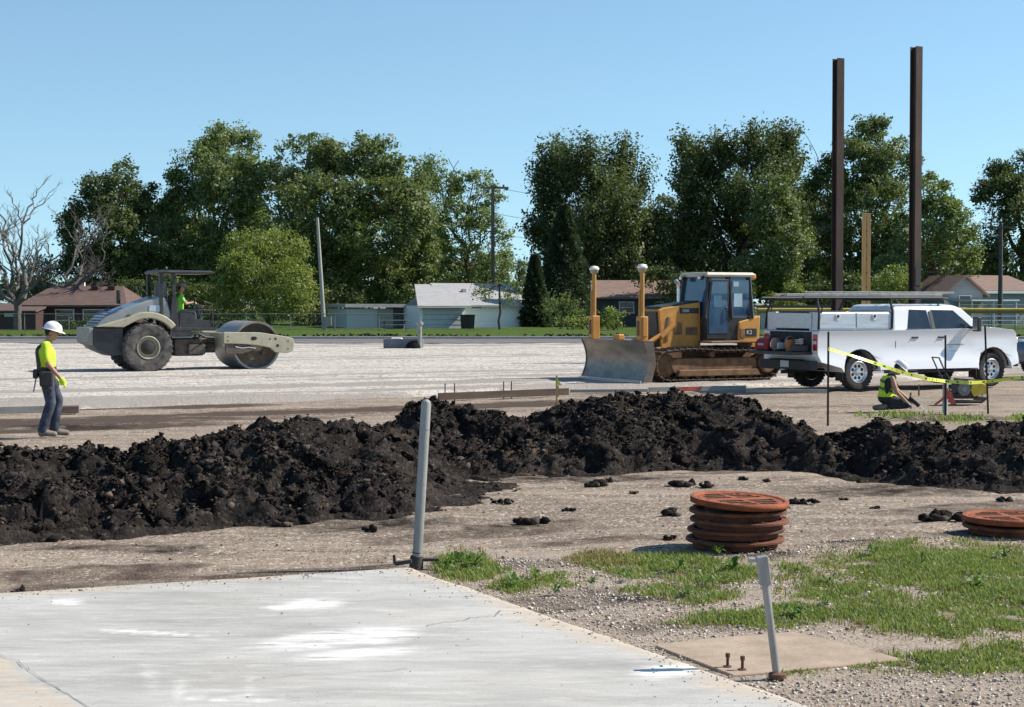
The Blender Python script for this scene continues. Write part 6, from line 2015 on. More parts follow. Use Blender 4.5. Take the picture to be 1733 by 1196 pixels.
for (u, v, h) in ((1541, 690, .32), (1555, 668, .25)):
    q = P(u, v); b = MB(); b.box((0, 0, h / 2), (.03, .03, h)); o = b.build('wooden_stake', mat('old_wood', (.14, .11, .085), (.22, .18, .14), scale=8, rough=.9)); o.location = (q.x, q.y, -.02)
    tag(o, 'short wooden stake beside the kneeling worker' if h > .3 else 'shorter wooden stake between the kneeling worker and the pickup', 'stake')

# concrete block with standpipe out on the pad
cbp = P(683, 592)
bx_ = thing('concrete_form', 'low grey concrete form box sitting alone on the gravel', 'form box', (cbp.x, cbp.y, .04), 0)
b = MB()
for (c_, s_) in (((0, -.45, .22), (1.6, .06, .44)), ((0, .45, .22), (1.6, .06, .44)), ((-.80, 0, .22), (.06, .84, .44)), ((.80, 0, .22), (.06, .84, .44))):
    q = MB(); q.box(c_, s_); q.build('side_board', mat('form_dark', (.10, .11, .13), (.17, .18, .20), scale=3, rough=.8), bx_, bevel=.01)
b = MB(); b.box((-.3, 0, .42), (.5, .5, .14)); b.build('sack', mat('sack_white', (.6, .6, .58), rough=.8), bx_, bevel=.06)
sp_ = thing('standpipe', 'grey upright pipe standing at the end of the concrete form box', 'pipe', (cbp.x + .72, cbp.y - .6, .04))
b = MB(); b.cyl((0, 0, -.05), (0, 0, 1.20), .095, n=18); b.build('pipe_wall', M_galv, sp_)
b = MB(); b.lathe([(.16, 1.05), (.16, 1.16), (.10, 1.16)], n=18); b.build('collar', M_galv, sp_)
b = MB(); b.ball((-.25, .05, .1), (.34, .3, .26), 14, 8); b.build('soil_mound', M_clod, sp_)
# ------------------------------------------------------------------ houses beyond the lawn
M_shA = mat('shingle_brown', (0.080, 0.048, 0.039), (0.13, 0.082, 0.068), scale=1.6, rough=.9, stretch=(1, 3, 3), bump=.2, bscale=12)
M_shB = mat('shingle_grey', (0.27, 0.265, 0.27), (0.36, 0.355, 0.36), scale=1.6, rough=.9, stretch=(1, 3, 3), bump=.2, bscale=12)
M_shC = mat('shingle_tan', (0.155, 0.10, 0.082), (0.23, 0.155, 0.125), scale=1.6, rough=.9, stretch=(1, 3, 3), bump=.2, bscale=12)
M_brick = mat('maroon_brick', (0.050, 0.022, 0.022), (0.085, 0.040, 0.038), scale=6, rough=.9, bump=.2, bscale=20)
M_sidew = mat('white_siding', (0.72, 0.71, 0.69), (0.82, 0.81, 0.79), scale=2, rough=.7, stretch=(.3, .3, 8))
M_sideb = mat('blue_siding', (0.40, 0.425, 0.435), (0.48, 0.50, 0.51), scale=2, rough=.7, stretch=(.3, .3, 8))
M_beige = mat('beige_siding', (0.30, 0.28, 0.23), (0.36, 0.34, 0.28), scale=2, rough=.7)
M_garage = mat('garage_grey', (0.38, 0.40, 0.42), (0.46, 0.48, 0.50), scale=2, rough=.6)
M_darkwall = mat('charcoal_siding', (0.05, 0.05, 0.055), (0.08, 0.078, 0.08), scale=2, rough=.8)  # also paints the eave shadow and dark opening of the garage house
M_trim = mat('trim_white', (0.66, 0.66, 0.64), rough=.6)
M_hglass = mat('window_glass', (0.012, 0.014, 0.017), rough=.08, spec=.7)


def hx(u, Y): return (u - 866.5) / FPX * Y
def hz(v, Y): return D(866, v, Y).z


def window(parent, x, y, z, w, h, m=None):
    f = MB()
    for (c, s) in (((x, y, z + h / 2), (w + .12, .08, .07)), ((x, y, z - h / 2), (w + .16, .10, .08)), ((x - w / 2, y, z), (.07, .08, h)), ((x + w / 2, y, z), (.07, .08, h))):
        f.box(c, s)
    fo = f.build('window', M_trim, parent)
    g_ = MB(); g_.box((x, y + .02, z), (w, .03, h)); g_.build('pane', M_hglass, fo)
    g_ = MB(); g_.box((x, y - .005, z), (w, .05, .04)); g_.build('glazing_bar', M_trim, fo)


def gable(parent, x0, x1, y0, y1, ze, zr, mroof, mwall, over=.45, hip=0.0, name='roof'):
    """ridge along x; hip: how far the ridge is pulled in at each end"""
    w = MB(); w.box(((x0 + x1) / 2, (y0 + y1) / 2, ze / 2), (x1 - x0, y1 - y0, ze)); wl = w.build('wall', mwall, parent)
    ym = (y0 + y1) / 2
    r_ = MB()
    a, b_, c, d = x0 - over, x1 + over, y0 - over, y1 + over
    t = .14
    vs = [(a, c, ze), (b_, c, ze), (b_, d, ze), (a, d, ze), (a + hip, ym, zr), (b_ - hip, ym, zr), (a, c, ze - t), (b_, c, ze - t), (b_, d, ze - t), (a, d, ze - t)]
    r_.add(vs, [(0, 1, 5, 4), (2, 3, 4, 5), (1, 2, 5), (3, 0, 4), (0, 6, 7, 1), (1, 7, 8, 2), (2, 8, 9, 3), (3, 9, 6, 0), (6, 9, 8, 7)])
    ro_ = r_.build(name, mroof, parent, smooth=0)
    return wl, ro_


# maroon brick house with brown hip roof
Y = 120.0
hA = thing('house', 'low maroon brick house with brown hip roof beyond the roller', 'house', (0, 0, 0))
wl, rf = gable(hA, hx(44, Y), hx(206, Y), Y, Y + 8, hz(516, Y), hz(484, Y + 4), M_shA, M_brick, .5, 1.3)
for u in (143, 172):
    b = MB(); b.box((hx(u, Y), Y + 3.2, hz(487, Y)), (.5, .5, .3)); b.build('roof_vent', M_brick, rf)
b = MB(); b.box((hx(113, Y), Y + 4.5, hz(482, Y)), (.35, .35, .7)); b.build('flue', M_trim, rf)
g_ = bpy.data.objects.new('front_wing', None); COL.objects.link(g_); g_.parent = hA
b = MB(); b.box(((hx(-70, Y) + hx(78, Y)) / 2, Y - .6, hz(524, Y) / 2), (hx(78, Y) - hx(-70, Y), 4, hz(524, Y))); b.build('wall', M_brick, g_)
b = MB(); xa, xb = hx(-80, Y), hx(82, Y)
b.add([(xa, Y - 3.1, hz(525, Y)), (xb, Y - 3.1, hz(525, Y)), (xb, Y + 1.5, hz(513, Y)), (xa, Y + 1.5, hz(513, Y)), (xa, Y - 3.1, hz(528, Y)), (xb, Y - 3.1, hz(528, Y)), (xb, Y + 1.5, hz(516, Y)), (xa, Y + 1.5, hz(516, Y))],
      [(0, 1, 2, 3), (4, 7, 6, 5), (0, 4, 5, 1), (1, 5, 6, 2), (2, 6, 7, 3), (3, 7, 4, 0)]); b.build('roof', M_shA, g_, smooth=0)
b = MB(); b.box((hx(40, Y), Y - 2.64, hz(532, Y)), (1.15, .08, .26)); b.build('vent_grille', M_trim, g_)
for (u, w) in ((110, 1.3), (160, 1.6)):
    window(hA, hx(u, Y), Y - .03, hz(533, Y), w, .8)

# white house with grey roof and garage
Y = 126.0
hB = thing('house', 'white house with pale grey roof and grey garage door', 'house', (0, 0, 0))
wl, rf = gable(hB, hx(766, Y), hx(900, Y), Y, Y + 8, hz(516, Y), hz(479, Y + 4), M_shB, M_sidew, .5, .2)
window(hB, hx(777, Y), Y - .03, hz(524, Y), .62, 1.0)
window(hB, hx(808, Y), Y - .03, hz(517, Y), .9, .42)
b = MB(); b.box((hx(806, Y), Y + 2.2, hz(494, Y)), (.3, .3, .5)); b.build('roof_vent', M_shB, rf)
gw = bpy.data.objects.new('garage_wing', None); COL.objects.link(gw); gw.parent = hB
x0, x1, zE = hx(687, Y), hx(768, Y), hz(517, Y)
b = MB(); b.box(((x0 + x1) / 2, Y + 1, zE / 2), (x1 - x0, 6, zE)); b.build('wall', M_sidew, gw)
b = MB(); xa, xb = x0 - .4, x1 + .3
zR = hz(481, Y + 4)
b.add([(xa, Y - 2.6, zE), (xb, Y - 2.6, zE), (hx(770, Y + 4), Y + 4, zR), (hx(735, Y + 4), Y + 4, zR), (xa, Y - 2.6, zE - .18), (xb, Y - 2.6, zE - .18), (hx(770, Y + 4), Y + 4, zR - .18), (hx(735, Y + 4), Y + 4, zR - .18)],
      [(0, 1, 2, 3), (4, 7, 6, 5), (0, 4, 5, 1), (1, 5, 6, 2), (2, 6, 7, 3), (3, 7, 4, 0)]); b.build('roof', M_shB, gw, smooth=0)
gd = MB(); gd.box(((x0 + x1) / 2, Y - 2.03, zE * .42), (x1 - x0 - .5, .05, zE * .84)); gdo = gd.build('garage_door', M_garage, gw)
for k in range(1, 4):
    q = MB(); q.box(((x0 + x1) / 2, Y - 2.065, zE * .84 * k / 4), (x1 - x0 - .5, .02, .03)); q.build('panel_joint', mat('joint_grey', (.18, .19, .21), rough=.6), gdo)
b = MB(); b.box(((x0 + x1) / 2, Y - 2.06, zE * .91), (x1 - x0 - .3, .06, .16)); b.build('door_header', M_darkwall, gw)  # dark strip paints the eave's shadow over the garage door
lw = bpy.data.objects.new('side_wing', None); COL.objects.link(lw); lw.parent = hB
for (ua, ub, m_) in ((586, 640, M_sideb), (640.5, 668, M_beige), (668.5, 690, M_darkwall)):  # the last, darkest section stands in for a shaded opening
    b = MB(); b.box(((hx(ua, Y) + hx(ub, Y)) / 2, Y + 3.5, hz(522, Y) / 2), (hx(ub, Y) - hx(ua, Y), 4.5, hz(522, Y))); b.build('wall', m_, lw)
b = MB(); b.box(((hx(580, Y) + hx(692, Y)) / 2, Y + 3.5, hz(517, Y)), (hx(692, Y) - hx(580, Y), 5.4, .25)); b.build('roof', M_shB, lw)

# brown-roofed house behind the bulldozer
Y = 136.0
hC = thing('house', 'dark-walled house with tan shingle roof behind the bulldozer', 'house', (0, 0, 0))
gable(hC, hx(1010, Y), hx(1165, Y), Y, Y + 8, hz(503, Y), hz(474, Y + 4), M_shC, M_darkwall, .5, .4)
window(hC, hx(1060, Y), Y - .03, hz(520, Y), 1.2, .9); window(hC, hx(1120, Y), Y - .03, hz(520, Y), 1.2, .9)

M_sided = mat('dull_blue_siding', (0.22, 0.245, 0.26), (0.28, 0.305, 0.32), scale=2, rough=.7, stretch=(.3, .3, 8))
# blue-grey house with gable end
Y = 140.0
hD = thing('house', 'blue-grey house with reddish brown roof and gable end behind the pickup', 'house', (0, 0, 0))
gable(hD, hx(1640, Y), hx(1800, Y), Y + 1, Y + 10, hz(491, Y), hz(465, Y + 5), M_shC, M_sided, .5, .0)
b = MB()
xg0, xg1, zg, zp = hx(1578, Y), hx(1658, Y), hz(495, Y), hz(467, Y)
b.prism([(xg0, 0), (xg1, 0), (xg1, zg), ((xg0 + xg1) / 2, zp), (xg0, zg)], Y - .5, Y + 9); b.build('gable_wall', M_sided, hD)
for s in (0, 1):
    xe = (xg0 - .4, xg1 + .4)[s]; xm = (xg0 + xg1) / 2
    q = MB(); q.add([(xe, Y - .9, zg - .2), (xm, Y - .9, zp + .08), (xm, Y + 9.5, zp + .08), (xe, Y + 9.5, zg - .2), (xe, Y - .9, zg - .38), (xm, Y - .9, zp - .10), (xm, Y + 9.5, zp - .10), (xe, Y + 9.5, zg - .38)],
                    [(0, 1, 2, 3), (4, 7, 6, 5), (0, 4, 5, 1), (2, 6, 7, 3), (0, 3, 7, 4)]); q.build('gable_roof', M_shC, hD, smooth=0)
b = MB(); b.box(((hx(1652, Y) + hx(1800, Y)) / 2, Y + .45, hz(494, Y)), (hx(1800, Y) - hx(1652, Y), .06, .22)); b.build('fascia', M_trim, hD)
b = MB(); b.box(((hx(1592, Y) + hx(1690, Y)) / 2, Y - 2.0, hz(508, Y)), (hx(1690, Y) - hx(1592, Y), 2.4, .12)); b.build('porch_roof', M_trim, hD)
for u in (1596, 1640, 1686):
    b = MB(); b.cyl((hx(u, Y), Y - 3.0, 0), (hx(u, Y), Y - 3.0, hz(508, Y)), .06, n=8); b.build('porch_post', M_trim, hD)
window(hD, hx(1620, Y), Y - .55, hz(510, Y), 1.2, 1.0)



def settle(o, base, rz=0.0):
    """root a thing built in site coordinates at its own base, optionally turned about it"""
    base = Vector(base)
    o.location = base
    o.rotation_euler = (0, 0, rz)
    for ch in o.children:
        ch.location = ch.location - base


settle(hA, (hx(138, 120), 120, 0))
settle(hB, (hx(785, 126), 126, 0), R(25))
settle(hC, (hx(1088, 136), 136, 0), R(4))
settle(hD, (hx(1650, 140), 140, 0), R(23))

# ------------------------------------------------------------------ fences, bleachers, poles
M_fence = mat('fence_pipe', (0.16, 0.16, 0.155), (0.24, 0.24, 0.23), scale=4, rough=.6, metal=.4)


def chain_fence(name, label, x0, x1, y, h, step, cap=None, wires=True):
    f = thing(name, label, 'fence', (0, 0, 0))
    k = int((x1 - x0) / step) + 1
    pm = None
    for i in range(k):
        if pm is None:
            q = MB(); q.cyl((0, 0, 0), (0, 0, h + .05), .035, n=8); o = q.build('post', M_fence, f); pm = o.data
        else:
            o = bpy.data.objects.new('post', pm); COL.objects.link(o); o.parent = f
        o.location = (x0 + i * step, y, .1)
    q = MB(); q.cyl((x0, y, h + .1), (x1, y, h + .1), .025, n=8); q.build('top_rail', M_fence, f)
    q = MB(); q.cyl((x0, y, .2), (x1, y, .2), .015, n=6); q.build('bottom_rail', M_fence, f)
    if wires:
        n = int((x1 - x0) / .22)
        i = np.arange(n)
        xs = x0 + i * .22
        vs, fs = [], []
        for sg in (-1, 1):
            a_ = np.stack([xs, np.full(n, y + sg * .004), np.full(n, .2)], 1); b_ = np.stack([xs + sg * h * .9, np.full(n, y + sg * .004), np.full(n, h + .1)], 1)
            keep = (b_[:, 0] > x0) & (b_[:, 0] < x1)
            a_, b_ = a_[keep], b_[keep]
            o_ = sum(len(v_) for v_ in vs)
            quad = np.stack([a_ - [.006, 0, 0], a_ + [.006, 0, 0], b_ + [.006, 0, 0], b_ - [.006, 0, 0]], 1).reshape(-1, 3)
            vs.append(quad); fs.append(np.arange(len(quad)).reshape(-1, 4) + o_)
        raw('wire_mesh', np.concatenate(vs), np.concatenate(fs), M_fence, parent=f)['kind'] = 'stuff'
    if cap is not None:
        q = MB(); q.cyl((x0, y - .03, h + .16), (x1, y - .03, h + .16), .085, n=12); q.build('padded_cap', cap, f)
        q = MB(); q.bar((x0, y, h - .02), (x1, y, h - .02), .06, .16); q.build('cap_board', mat('cap_brown', (.22, .12, .05), (.28, .16, .07), scale=2, rough=.8), f)
    settle(f, ((x0 + x1) / 2, y, 0))
    return f


chain_fence('chain_fence', 'low grey chain-link fence behind the roller along the lawn', -48, hx(690, 112), 112.0, 1.15, 3.0)
M_cap = mat('yellow_cap', (.52, .36, .05), (.62, .45, .08), scale=2, rough=.5)
chain_fence('ballfield_fence', 'ball field fence with padded yellow cap behind the pickup', hx(1282, 106), hx(1900, 106), 106.0, 1.42, 3.0, M_cap)

Yb = 116.0
bt = thing('bleachers', 'pale aluminium bleachers behind the ball field fence', 'bleachers', (0, 0, 0))
for k in range(4):
    q = MB(); q.box(((hx(1640, Yb) + hx(1850, Yb)) / 2, Yb + k * .7, .45 + k * .30), (hx(1850, Yb) - hx(1640, Yb), .28, .05)); q.build('bench_plank', M_trim, bt)
    q = MB(); q.box(((hx(1640, Yb) + hx(1850, Yb)) / 2, Yb + k * .7 + .35, .22 + k * .30), (hx(1850, Yb) - hx(1640, Yb), .30, .05)); q.build('foot_plank', M_ladder, bt)
for u in (1645, 1690, 1735, 1790, 1845):
    q = MB(); q.bar((hx(u, Yb), Yb, .4), (hx(u, Yb), Yb + 2.4, 1.42), .06, .06); q.bar((hx(u, Yb), Yb + 2.4, 0), (hx(u, Yb), Yb + 2.4, 1.9), .06, .06); q.bar((hx(u, Yb), Yb, 0), (hx(u, Yb), Yb, .45), .06, .06); q.build('support_frame', M_fence, bt)
q = MB(); q.cyl((hx(1640, Yb), Yb + 2.45, 1.85), (hx(1850, Yb), Yb + 2.45, 1.85), .03, n=8); q.build('guard_rail', M_fence, bt)
settle(bt, (hx(1740, Yb), Yb, 0))
# pale wall section between bulldozer and pickup
Yw = 120.0
wv = thing('dugout', 'low pale block dugout behind the yellow-capped fence', 'dugout', (0, 0, 0))
q = MB(); q.box(((hx(1284, Yw) + hx(1400, Yw)) / 2, Yw, .85), (hx(1400, Yw) - hx(1284, Yw), 2.2, 1.7)); q.build('wall', mat('block_grey', (.34, .34, .33), (.42, .42, .41), scale=3, rough=.9), wv)
q = MB(); q.box(((hx(1284, Yw) + hx(1400, Yw)) / 2, Yw, 1.76), (hx(1400, Yw) - hx(1284, Yw) + .4, 2.8, .12)); q.build('roof', M_darkwall, wv)

settle(wv, (hx(1340, Yw), Yw, 0))
M_polew = mat('pole_wood', (0.15, 0.125, 0.10), (0.24, 0.20, 0.165), scale=2, rough=.9, stretch=(4, 4, .3))
# light grey leaning pole
Y = 114.0
a_, t_ = D(549, 552, Y), D(537, 368, Y)
pl = thing('utility_pole', 'slim pale leaning pole in front of the big round tree', 'pole', (a_.x, Y, 0))
q = MB(); q.tube([(0, 0, 0), (t_.x - a_.x, 0, t_.z)], [.16, .10], 10); q.build('shaft', mat('pole_pale', (.30, .28, .26), (.40, .38, .35), scale=2, rough=.9, stretch=(4, 4, .3)), pl)
q = MB(); q.box((.25, -.1, .75), (.5, .3, .6)); q.build('meter_box', M_galv, pl)
# pole with cross-arm
Y = 152.0
t_ = D(834, 313, Y)
pl2 = thing('utility_pole', 'tall wooden utility pole with cross-arm above the white house', 'pole', (t_.x, Y, 0))
q = MB(); q.tube([(0, 0, 0), (0, 0, t_.z)], [.22, .15], 10); q.build('shaft', M_polew, pl2)
q = MB(); q.box((.15, -.15, t_.z - .25), (2.6, .12, .16)); q.build('cross_arm', M_polew, pl2)
for x in (-.9, .2, 1.0):
    q = MB(); q.lathe([(.05, t_.z - .17), (.09, t_.z - .08), (.05, t_.z + .04), (0, t_.z + .05)], (x, -.15, 0), n=10); q.build('insulator', M_darkwall, pl2)
q = MB(); q.box((1.25, -.15, t_.z - .40), (.36, .22, .16)); q.build('lamp_head', M_galv, pl2)
Y3 = 131.0
t3 = D(1694, 378, Y3)
pl3 = thing('utility_pole', 'dark wooden utility pole in front of the reddish brown roof', 'pole', (t3.x, Y3, 0))
q = MB(); q.tube([(0, 0, 0), (0, 0, t3.z)], [.20, .14], 10); q.build('shaft', M_darkwall, pl3)
q = MB(); q.box((0, -.15, t3.z - .3), (2.2, .12, .14)); q.build('cross_arm', M_darkwall, pl3)
for k, (zo, lb) in enumerate(((-.2, 'topmost thin black power line slung between the utility poles'), (-2.6, 'middle thin black power line slung between the utility poles'), (-4.4, 'lowest thin black power line slung between the utility poles'))):
    A_, B_ = Vector((t_.x, 151.7, t_.z + zo)), Vector((t3.x, Y3 - .2, t3.z + zo * .6))
    pts = [A_.lerp(B_, s_) - Vector((0, 0, 1.2 * 4 * s_ * (1 - s_))) for s_ in np.linspace(0, 1, 14)]
    q = MB(); q.tube(pts, .018, 5); tag(q.build('power_line', M_blkplastic), lb, 'power line', 'power lines')

# yard things by the white house
Y = 123.0
for (u, lb) in ((786, 'dark bin beside the white house, nearer its window'), (797, 'dark bin beside the white house, farther from its door')):
    o = thing('refuse_bin', lb, 'bin', (hx(u, Y), Y, .08))
    q = MB(); q.loft([[(-.24, -.26, 0), (.24, -.26, 0), (.24, .26, 0), (-.24, .26, 0)], [(-.30, -.34, .95), (.30, -.34, .95), (.30, .34, .95), (-.30, .34, .95)]]); q.build('tub', M_blkplastic, o, bevel=.03)
    q = MB(); q.box((0, 0, 1.0), (.64, .74, .09)); q.build('lid', M_blkplastic, o, bevel=.03)
Y = 110.0
pt_ = thing('picnic_table', 'grey picnic table on the lawn under the round tree', 'table', (hx(668, Y), Y, .1))
q = MB(); q.box((0, 0, .74), (1.8, .75, .05)); q.build('table_top', M_ladder, pt_)
for s in (-1, 1):
    q = MB(); q.box((0, s * .68, .44), (1.8, .26, .045)); q.build('bench', M_ladder, pt_)
    q = MB(); q.bar((s * .65, -.6, 0), (s * .65, .2, .72), .05, .09); q.build('leg', M_ladder, pt_)
    q = MB(); q.bar((s * .72, .6, 0), (s * .72, -.2, .72), .05, .09); q.build('leg', M_ladder, pt_)

# ------------------------------------------------------------------ trees
M_bark = mat('bark', (0.045, 0.035, 0.028), (0.10, 0.082, 0.066), scale=5, rough=.95, stretch=(1, 1, .3), bump=.4, bscale=14)
M_bareb = mat('bare_bark', (0.085, 0.072, 0.064), (0.17, 0.148, 0.13), scale=5, rough=.95, stretch=(1, 1, .3))
L_dark = leaf_mat('leaf_dark', (0.036, 0.054, 0.018), (0.132, 0.168, 0.056), (0.11, 0.15, 0.032))
L_mid = leaf_mat('leaf_mid', (0.052, 0.076, 0.024), (0.2, 0.245, 0.085), (0.17, 0.225, 0.05))
L_light = leaf_mat('leaf_light', (0.064, 0.094, 0.03), (0.235, 0.295, 0.105), (0.2, 0.27, 0.06))
L_yel = leaf_mat('leaf_yellow_green', (0.080, 0.112, 0.022), (0.275, 0.325, 0.075), (0.25, 0.31, 0.05))
L_conif = leaf_mat('needle_dark', (0.024, 0.042, 0.021), (0.068, 0.093, 0.045), (0.045, 0.075, 0.022))
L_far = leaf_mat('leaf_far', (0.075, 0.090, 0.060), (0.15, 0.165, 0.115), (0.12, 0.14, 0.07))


def leaves(lobes, Y, seed, lsize=(.20, .38), spread=.29, dens=1.15, per=20, shoot=0.0, inner=.22, edge=.13):
    """lobes: (u, v, ru, rv, dy) in photo px at distance Y -> leaf quads"""
    rg = np.random.default_rng(seed)
    out = []
    cents = []
    for (u, v, ru, rv, dy) in lobes:
        Yl = Y + dy
        c = D(u, v, Yl); k = Yl / FPX
        rx, rz = ru * k, rv * k
        ry = min(rx, rz * 1.2) * .9
        cents.append((c, rx, ry, rz))
        area = 4 * math.pi * ((rx * rz + rx * ry + ry * rz) / 3)
        n = int(max(8, dens * area / .34))
        # boughs: smaller rounded masses over the lobe's surface, each carrying leaf clumps on its outside
        ns = 20 if rx > 1.6 else 8
        sd0 = rg.normal(0, 1, (ns, 3)); sd0 /= np.linalg.norm(sd0, axis=1)[:, None]
        sd0[:, 1] = np.where(rg.random(ns) < .4, -np.abs(sd0[:, 1]), sd0[:, 1])
        sc0 = sd0 * rg.uniform(.55, .80, ns)[:, None]
        sr = rg.uniform(.28, .50, ns)
        own = rg.integers(0, ns, n)
        d = rg.normal(0, 1, (n, 3)) + sd0[own] * .8 + np.array([0, 0, .25]); d /= np.linalg.norm(d, axis=1)[:, None]
        rad = np.where(rg.random(n) < inner, rg.uniform(.2, .85, n), rg.uniform(.85, 1.0, n) + rg.normal(0, edge, n))
        cp = np.array(c)[None] + (sc0[own] + d * (rad * sr[own])[:, None]) * np.array([rx, ry, rz])
        m = rg.integers(int(per * .5), int(per * 1.5), n)
        ci = np.repeat(np.arange(n), m)
        N = len(ci)
        off = rg.normal(0, spread, (N, 3)) * np.array([1, 1, .75]) * rg.uniform(.55, 1.25, n)[ci][:, None]
        if shoot > 0:
            sd = d * np.array([.8, .8, .6]) + np.array([0, 0, .75]); sd /= np.linalg.norm(sd, axis=1)[:, None]
            off = rg.normal(0, spread * .42, (N, 3)) + sd[ci] * (rg.uniform(-1.0, .5, N) * shoot * rg.uniform(.4, 1.3, n)[ci])[:, None]
        p = cp[ci] + off
        cn = d * .55 + rg.normal(0, .6, (n, 3)) + np.array([0, 0, .35])
        nr = cn[ci] + rg.normal(0, .38, (N, 3))
        nr /= np.linalg.norm(nr, axis=1)[:, None]
        t = np.cross(nr, rg.normal(0, 1, (N, 3))); t /= np.linalg.norm(t, axis=1)[:, None]
        b_ = np.cross(nr, t)
        s = rg.uniform(lsize[0], lsize[1], N) * .5
        q = np.stack([p - t * s[:, None], p - b_ * (s * .62)[:, None] + nr * (s * .15)[:, None], p + t * s[:, None], p + b_ * (s * .62)[:, None] + nr * (s * .15)[:, None]], 1)
        q = q[(p[:, 2] > .15)]
        out.append(q.reshape(-1, 3))
    v = np.concatenate(out)
    f = np.arange(len(v)).reshape(-1, 4)
    return v, f, cents


def limb(mb, a, b_, r0, r1, rnd, wig=.12, n=5, sides=7):
    a, b_ = Vector(a), Vector(b_)
    L = (b_ - a).length
    pts = [a.lerp(b_, i / n) + Vector((rnd.uniform(-1, 1), rnd.uniform(-1, 1), rnd.uniform(-.4, .4))) * L * wig * (0 if i in (0, n) else 1) * .5 for i in range(n + 1)]
    mb.tube(pts, [r0 + (r1 - r0) * i / n for i in range(n + 1)], sides)
    return pts


def tree(label, u, vbase, Y, lobes, m, seed, trunk=.35, name='broadleaf_tree', group=None, **kw):
    rnd = random.Random(seed)
    base = Vector((hx(u, Y), Y, .05))
    o = thing(name, label, 'tree', (0, 0, 0), 0, group)
    v, f, cents = leaves(lobes, Y, seed, **kw)
    raw('crown', v, f, m, parent=o)
    mb = MB()
    cz = sorted(cents, key=lambda c: c[0].z)
    zs = [c[0].z - c[3] * .6 for c in cents]
    fork = base + Vector((rnd.uniform(-.3, .3), 0, max(1.2, min(zs) + 1.2)))
    limb(mb, base, fork, trunk, trunk * .75, rnd, .05)
    for c, rx, ry, rz in cents:
        tip = c + Vector((0, 0, rz * .45))
        limb(mb, fork, tip, trunk * .5, .05, rnd, .2)
        for k in range(5):
            e_ = c + Vector((rnd.uniform(-.8, .8) * rx, rnd.uniform(-.8, .8) * ry, rnd.uniform(-.2, .9) * rz))
            limb(mb, fork.lerp(tip, rnd.uniform(.4, .85)), e_, trunk * .2, .03, rnd, .2, 4, 5)
    mb.build('trunk', M_bark, o)
    settle(o, base)
    return o


GT = 'trees beyond the lawn'
tree('dark green tree with bare dead twigs beside it behind the maroon house', 200, 552, 150, [(190, 330, 52, 55, 0), (150, 400, 48, 60, 1), (215, 400, 62, 70, -2), (165, 460, 60, 50, 0), (235, 470, 55, 55, 0), (250, 350, 28, 34, 3)], L_dark, 1, group=GT)
tree('tall light green tree rising behind the roller canopy', 350, 552, 152, [(385, 262, 60, 44, 2), (330, 295, 48, 46, 0), (400, 320, 66, 62, -2), (320, 365, 52, 60, 2), (345, 440, 72, 70, 0), (415, 400, 58, 60, -2), (300, 480, 50, 50, 2), (370, 225, 20, 16, 2)], L_light, 2, group=GT, edge=.16)
tree('yellow-green low tree spilling toward the slim pale pole', 455, 552, 128, [(445, 465, 70, 50, 0), (495, 485, 46, 44, -1), (405, 500, 52, 38, 1), (470, 515, 60, 28, -1), (480, 425, 44, 40, 2), (430, 420, 40, 36, 2), (445, 535, 60, 14, 0)], L_yel, 3, .2, group=GT, lsize=(.13, .26))
tree('broad round tree, the widest of all, right behind the slim pale pole', 590, 552, 146, [(520, 285, 72, 52, 2), (610, 278, 76, 46, 0), (680, 320, 62, 58, 2), (545, 360, 86, 72, -3), (640, 380, 92, 74, -4), (705, 420, 46, 62, 0), (590, 460, 100, 50, -2), (520, 440, 58, 68, 2), (680, 480, 66, 42, -2)], L_mid, 4, .5, group=GT)
tree('airy tree with visible limbs behind the cross-arm pole', 790, 545, 178, [(745, 300, 44, 34, 0), (800, 330, 48, 40, 2), (760, 380, 56, 48, 0), (820, 400, 42, 46, -2), (780, 450, 66, 38, 0), (838, 455, 36, 40, 2)], L_light, 5, .35, group=GT, dens=.62, edge=.2)
tree('dark spiky-topped tree behind the blade masts', 1000, 552, 150, [(940, 300, 42, 62, 2), (990, 285, 48, 52, 0), (1060, 300, 46, 58, 2), (1010, 360, 78, 62, -3), (930, 370, 44, 56, 2), (1085, 370, 46, 58, 0), (1000, 440, 92, 62, -2), (1090, 450, 56, 56, 0)], L_dark, 6, .45, group=GT, shoot=2.4, spread=.44, edge=.12, dens=1.5)
tree('dense spiky-topped tree rising above the bulldozer cab', 1250, 552, 152, [(1195, 270, 52, 46, 2), (1260, 255, 58, 36, 0), (1325, 262, 42, 42, 2), (1200, 340, 66, 62, 0), (1300, 340, 66, 68, -3), (1180, 430, 58, 62, 0), (1260, 430, 82, 66, 2), (1335, 430, 46, 66, -2)], L_dark, 7, .45, group=GT, shoot=2.2, spread=.44, edge=.12, dens=1.5)
tree('mid green tree glowing in the sun right of the bulldozer cab', 1310, 552, 138, [(1310, 360, 42, 62, 0), (1325, 430, 46, 52, -1), (1290, 460, 52, 36, 0), (1345, 400, 26, 50, 1)], L_mid, 8, .3, group=GT)
tree('tall uneven tree between the two steel columns', 1470, 552, 156, [(1480, 235, 52, 32, 2), (1440, 285, 62, 46, 0), (1510, 290, 48, 50, -2), (1400, 330, 44, 50, 2), (1470, 370, 82, 62, -3), (1390, 420, 46, 60, 0), (1480, 450, 78, 46, -2), (1400, 470, 50, 36, 0)], L_mid, 9, .45, group=GT, edge=.17)
tree('lighter sloping tree beside the taller steel column', 1580, 552, 144, [(1575, 330, 38, 36, 0), (1600, 390, 46, 48, -2), (1560, 420, 50, 54, 0), (1620, 430, 34, 42, 2), (1520, 465, 48, 32, -2)], L_light, 10, .3, group=GT)
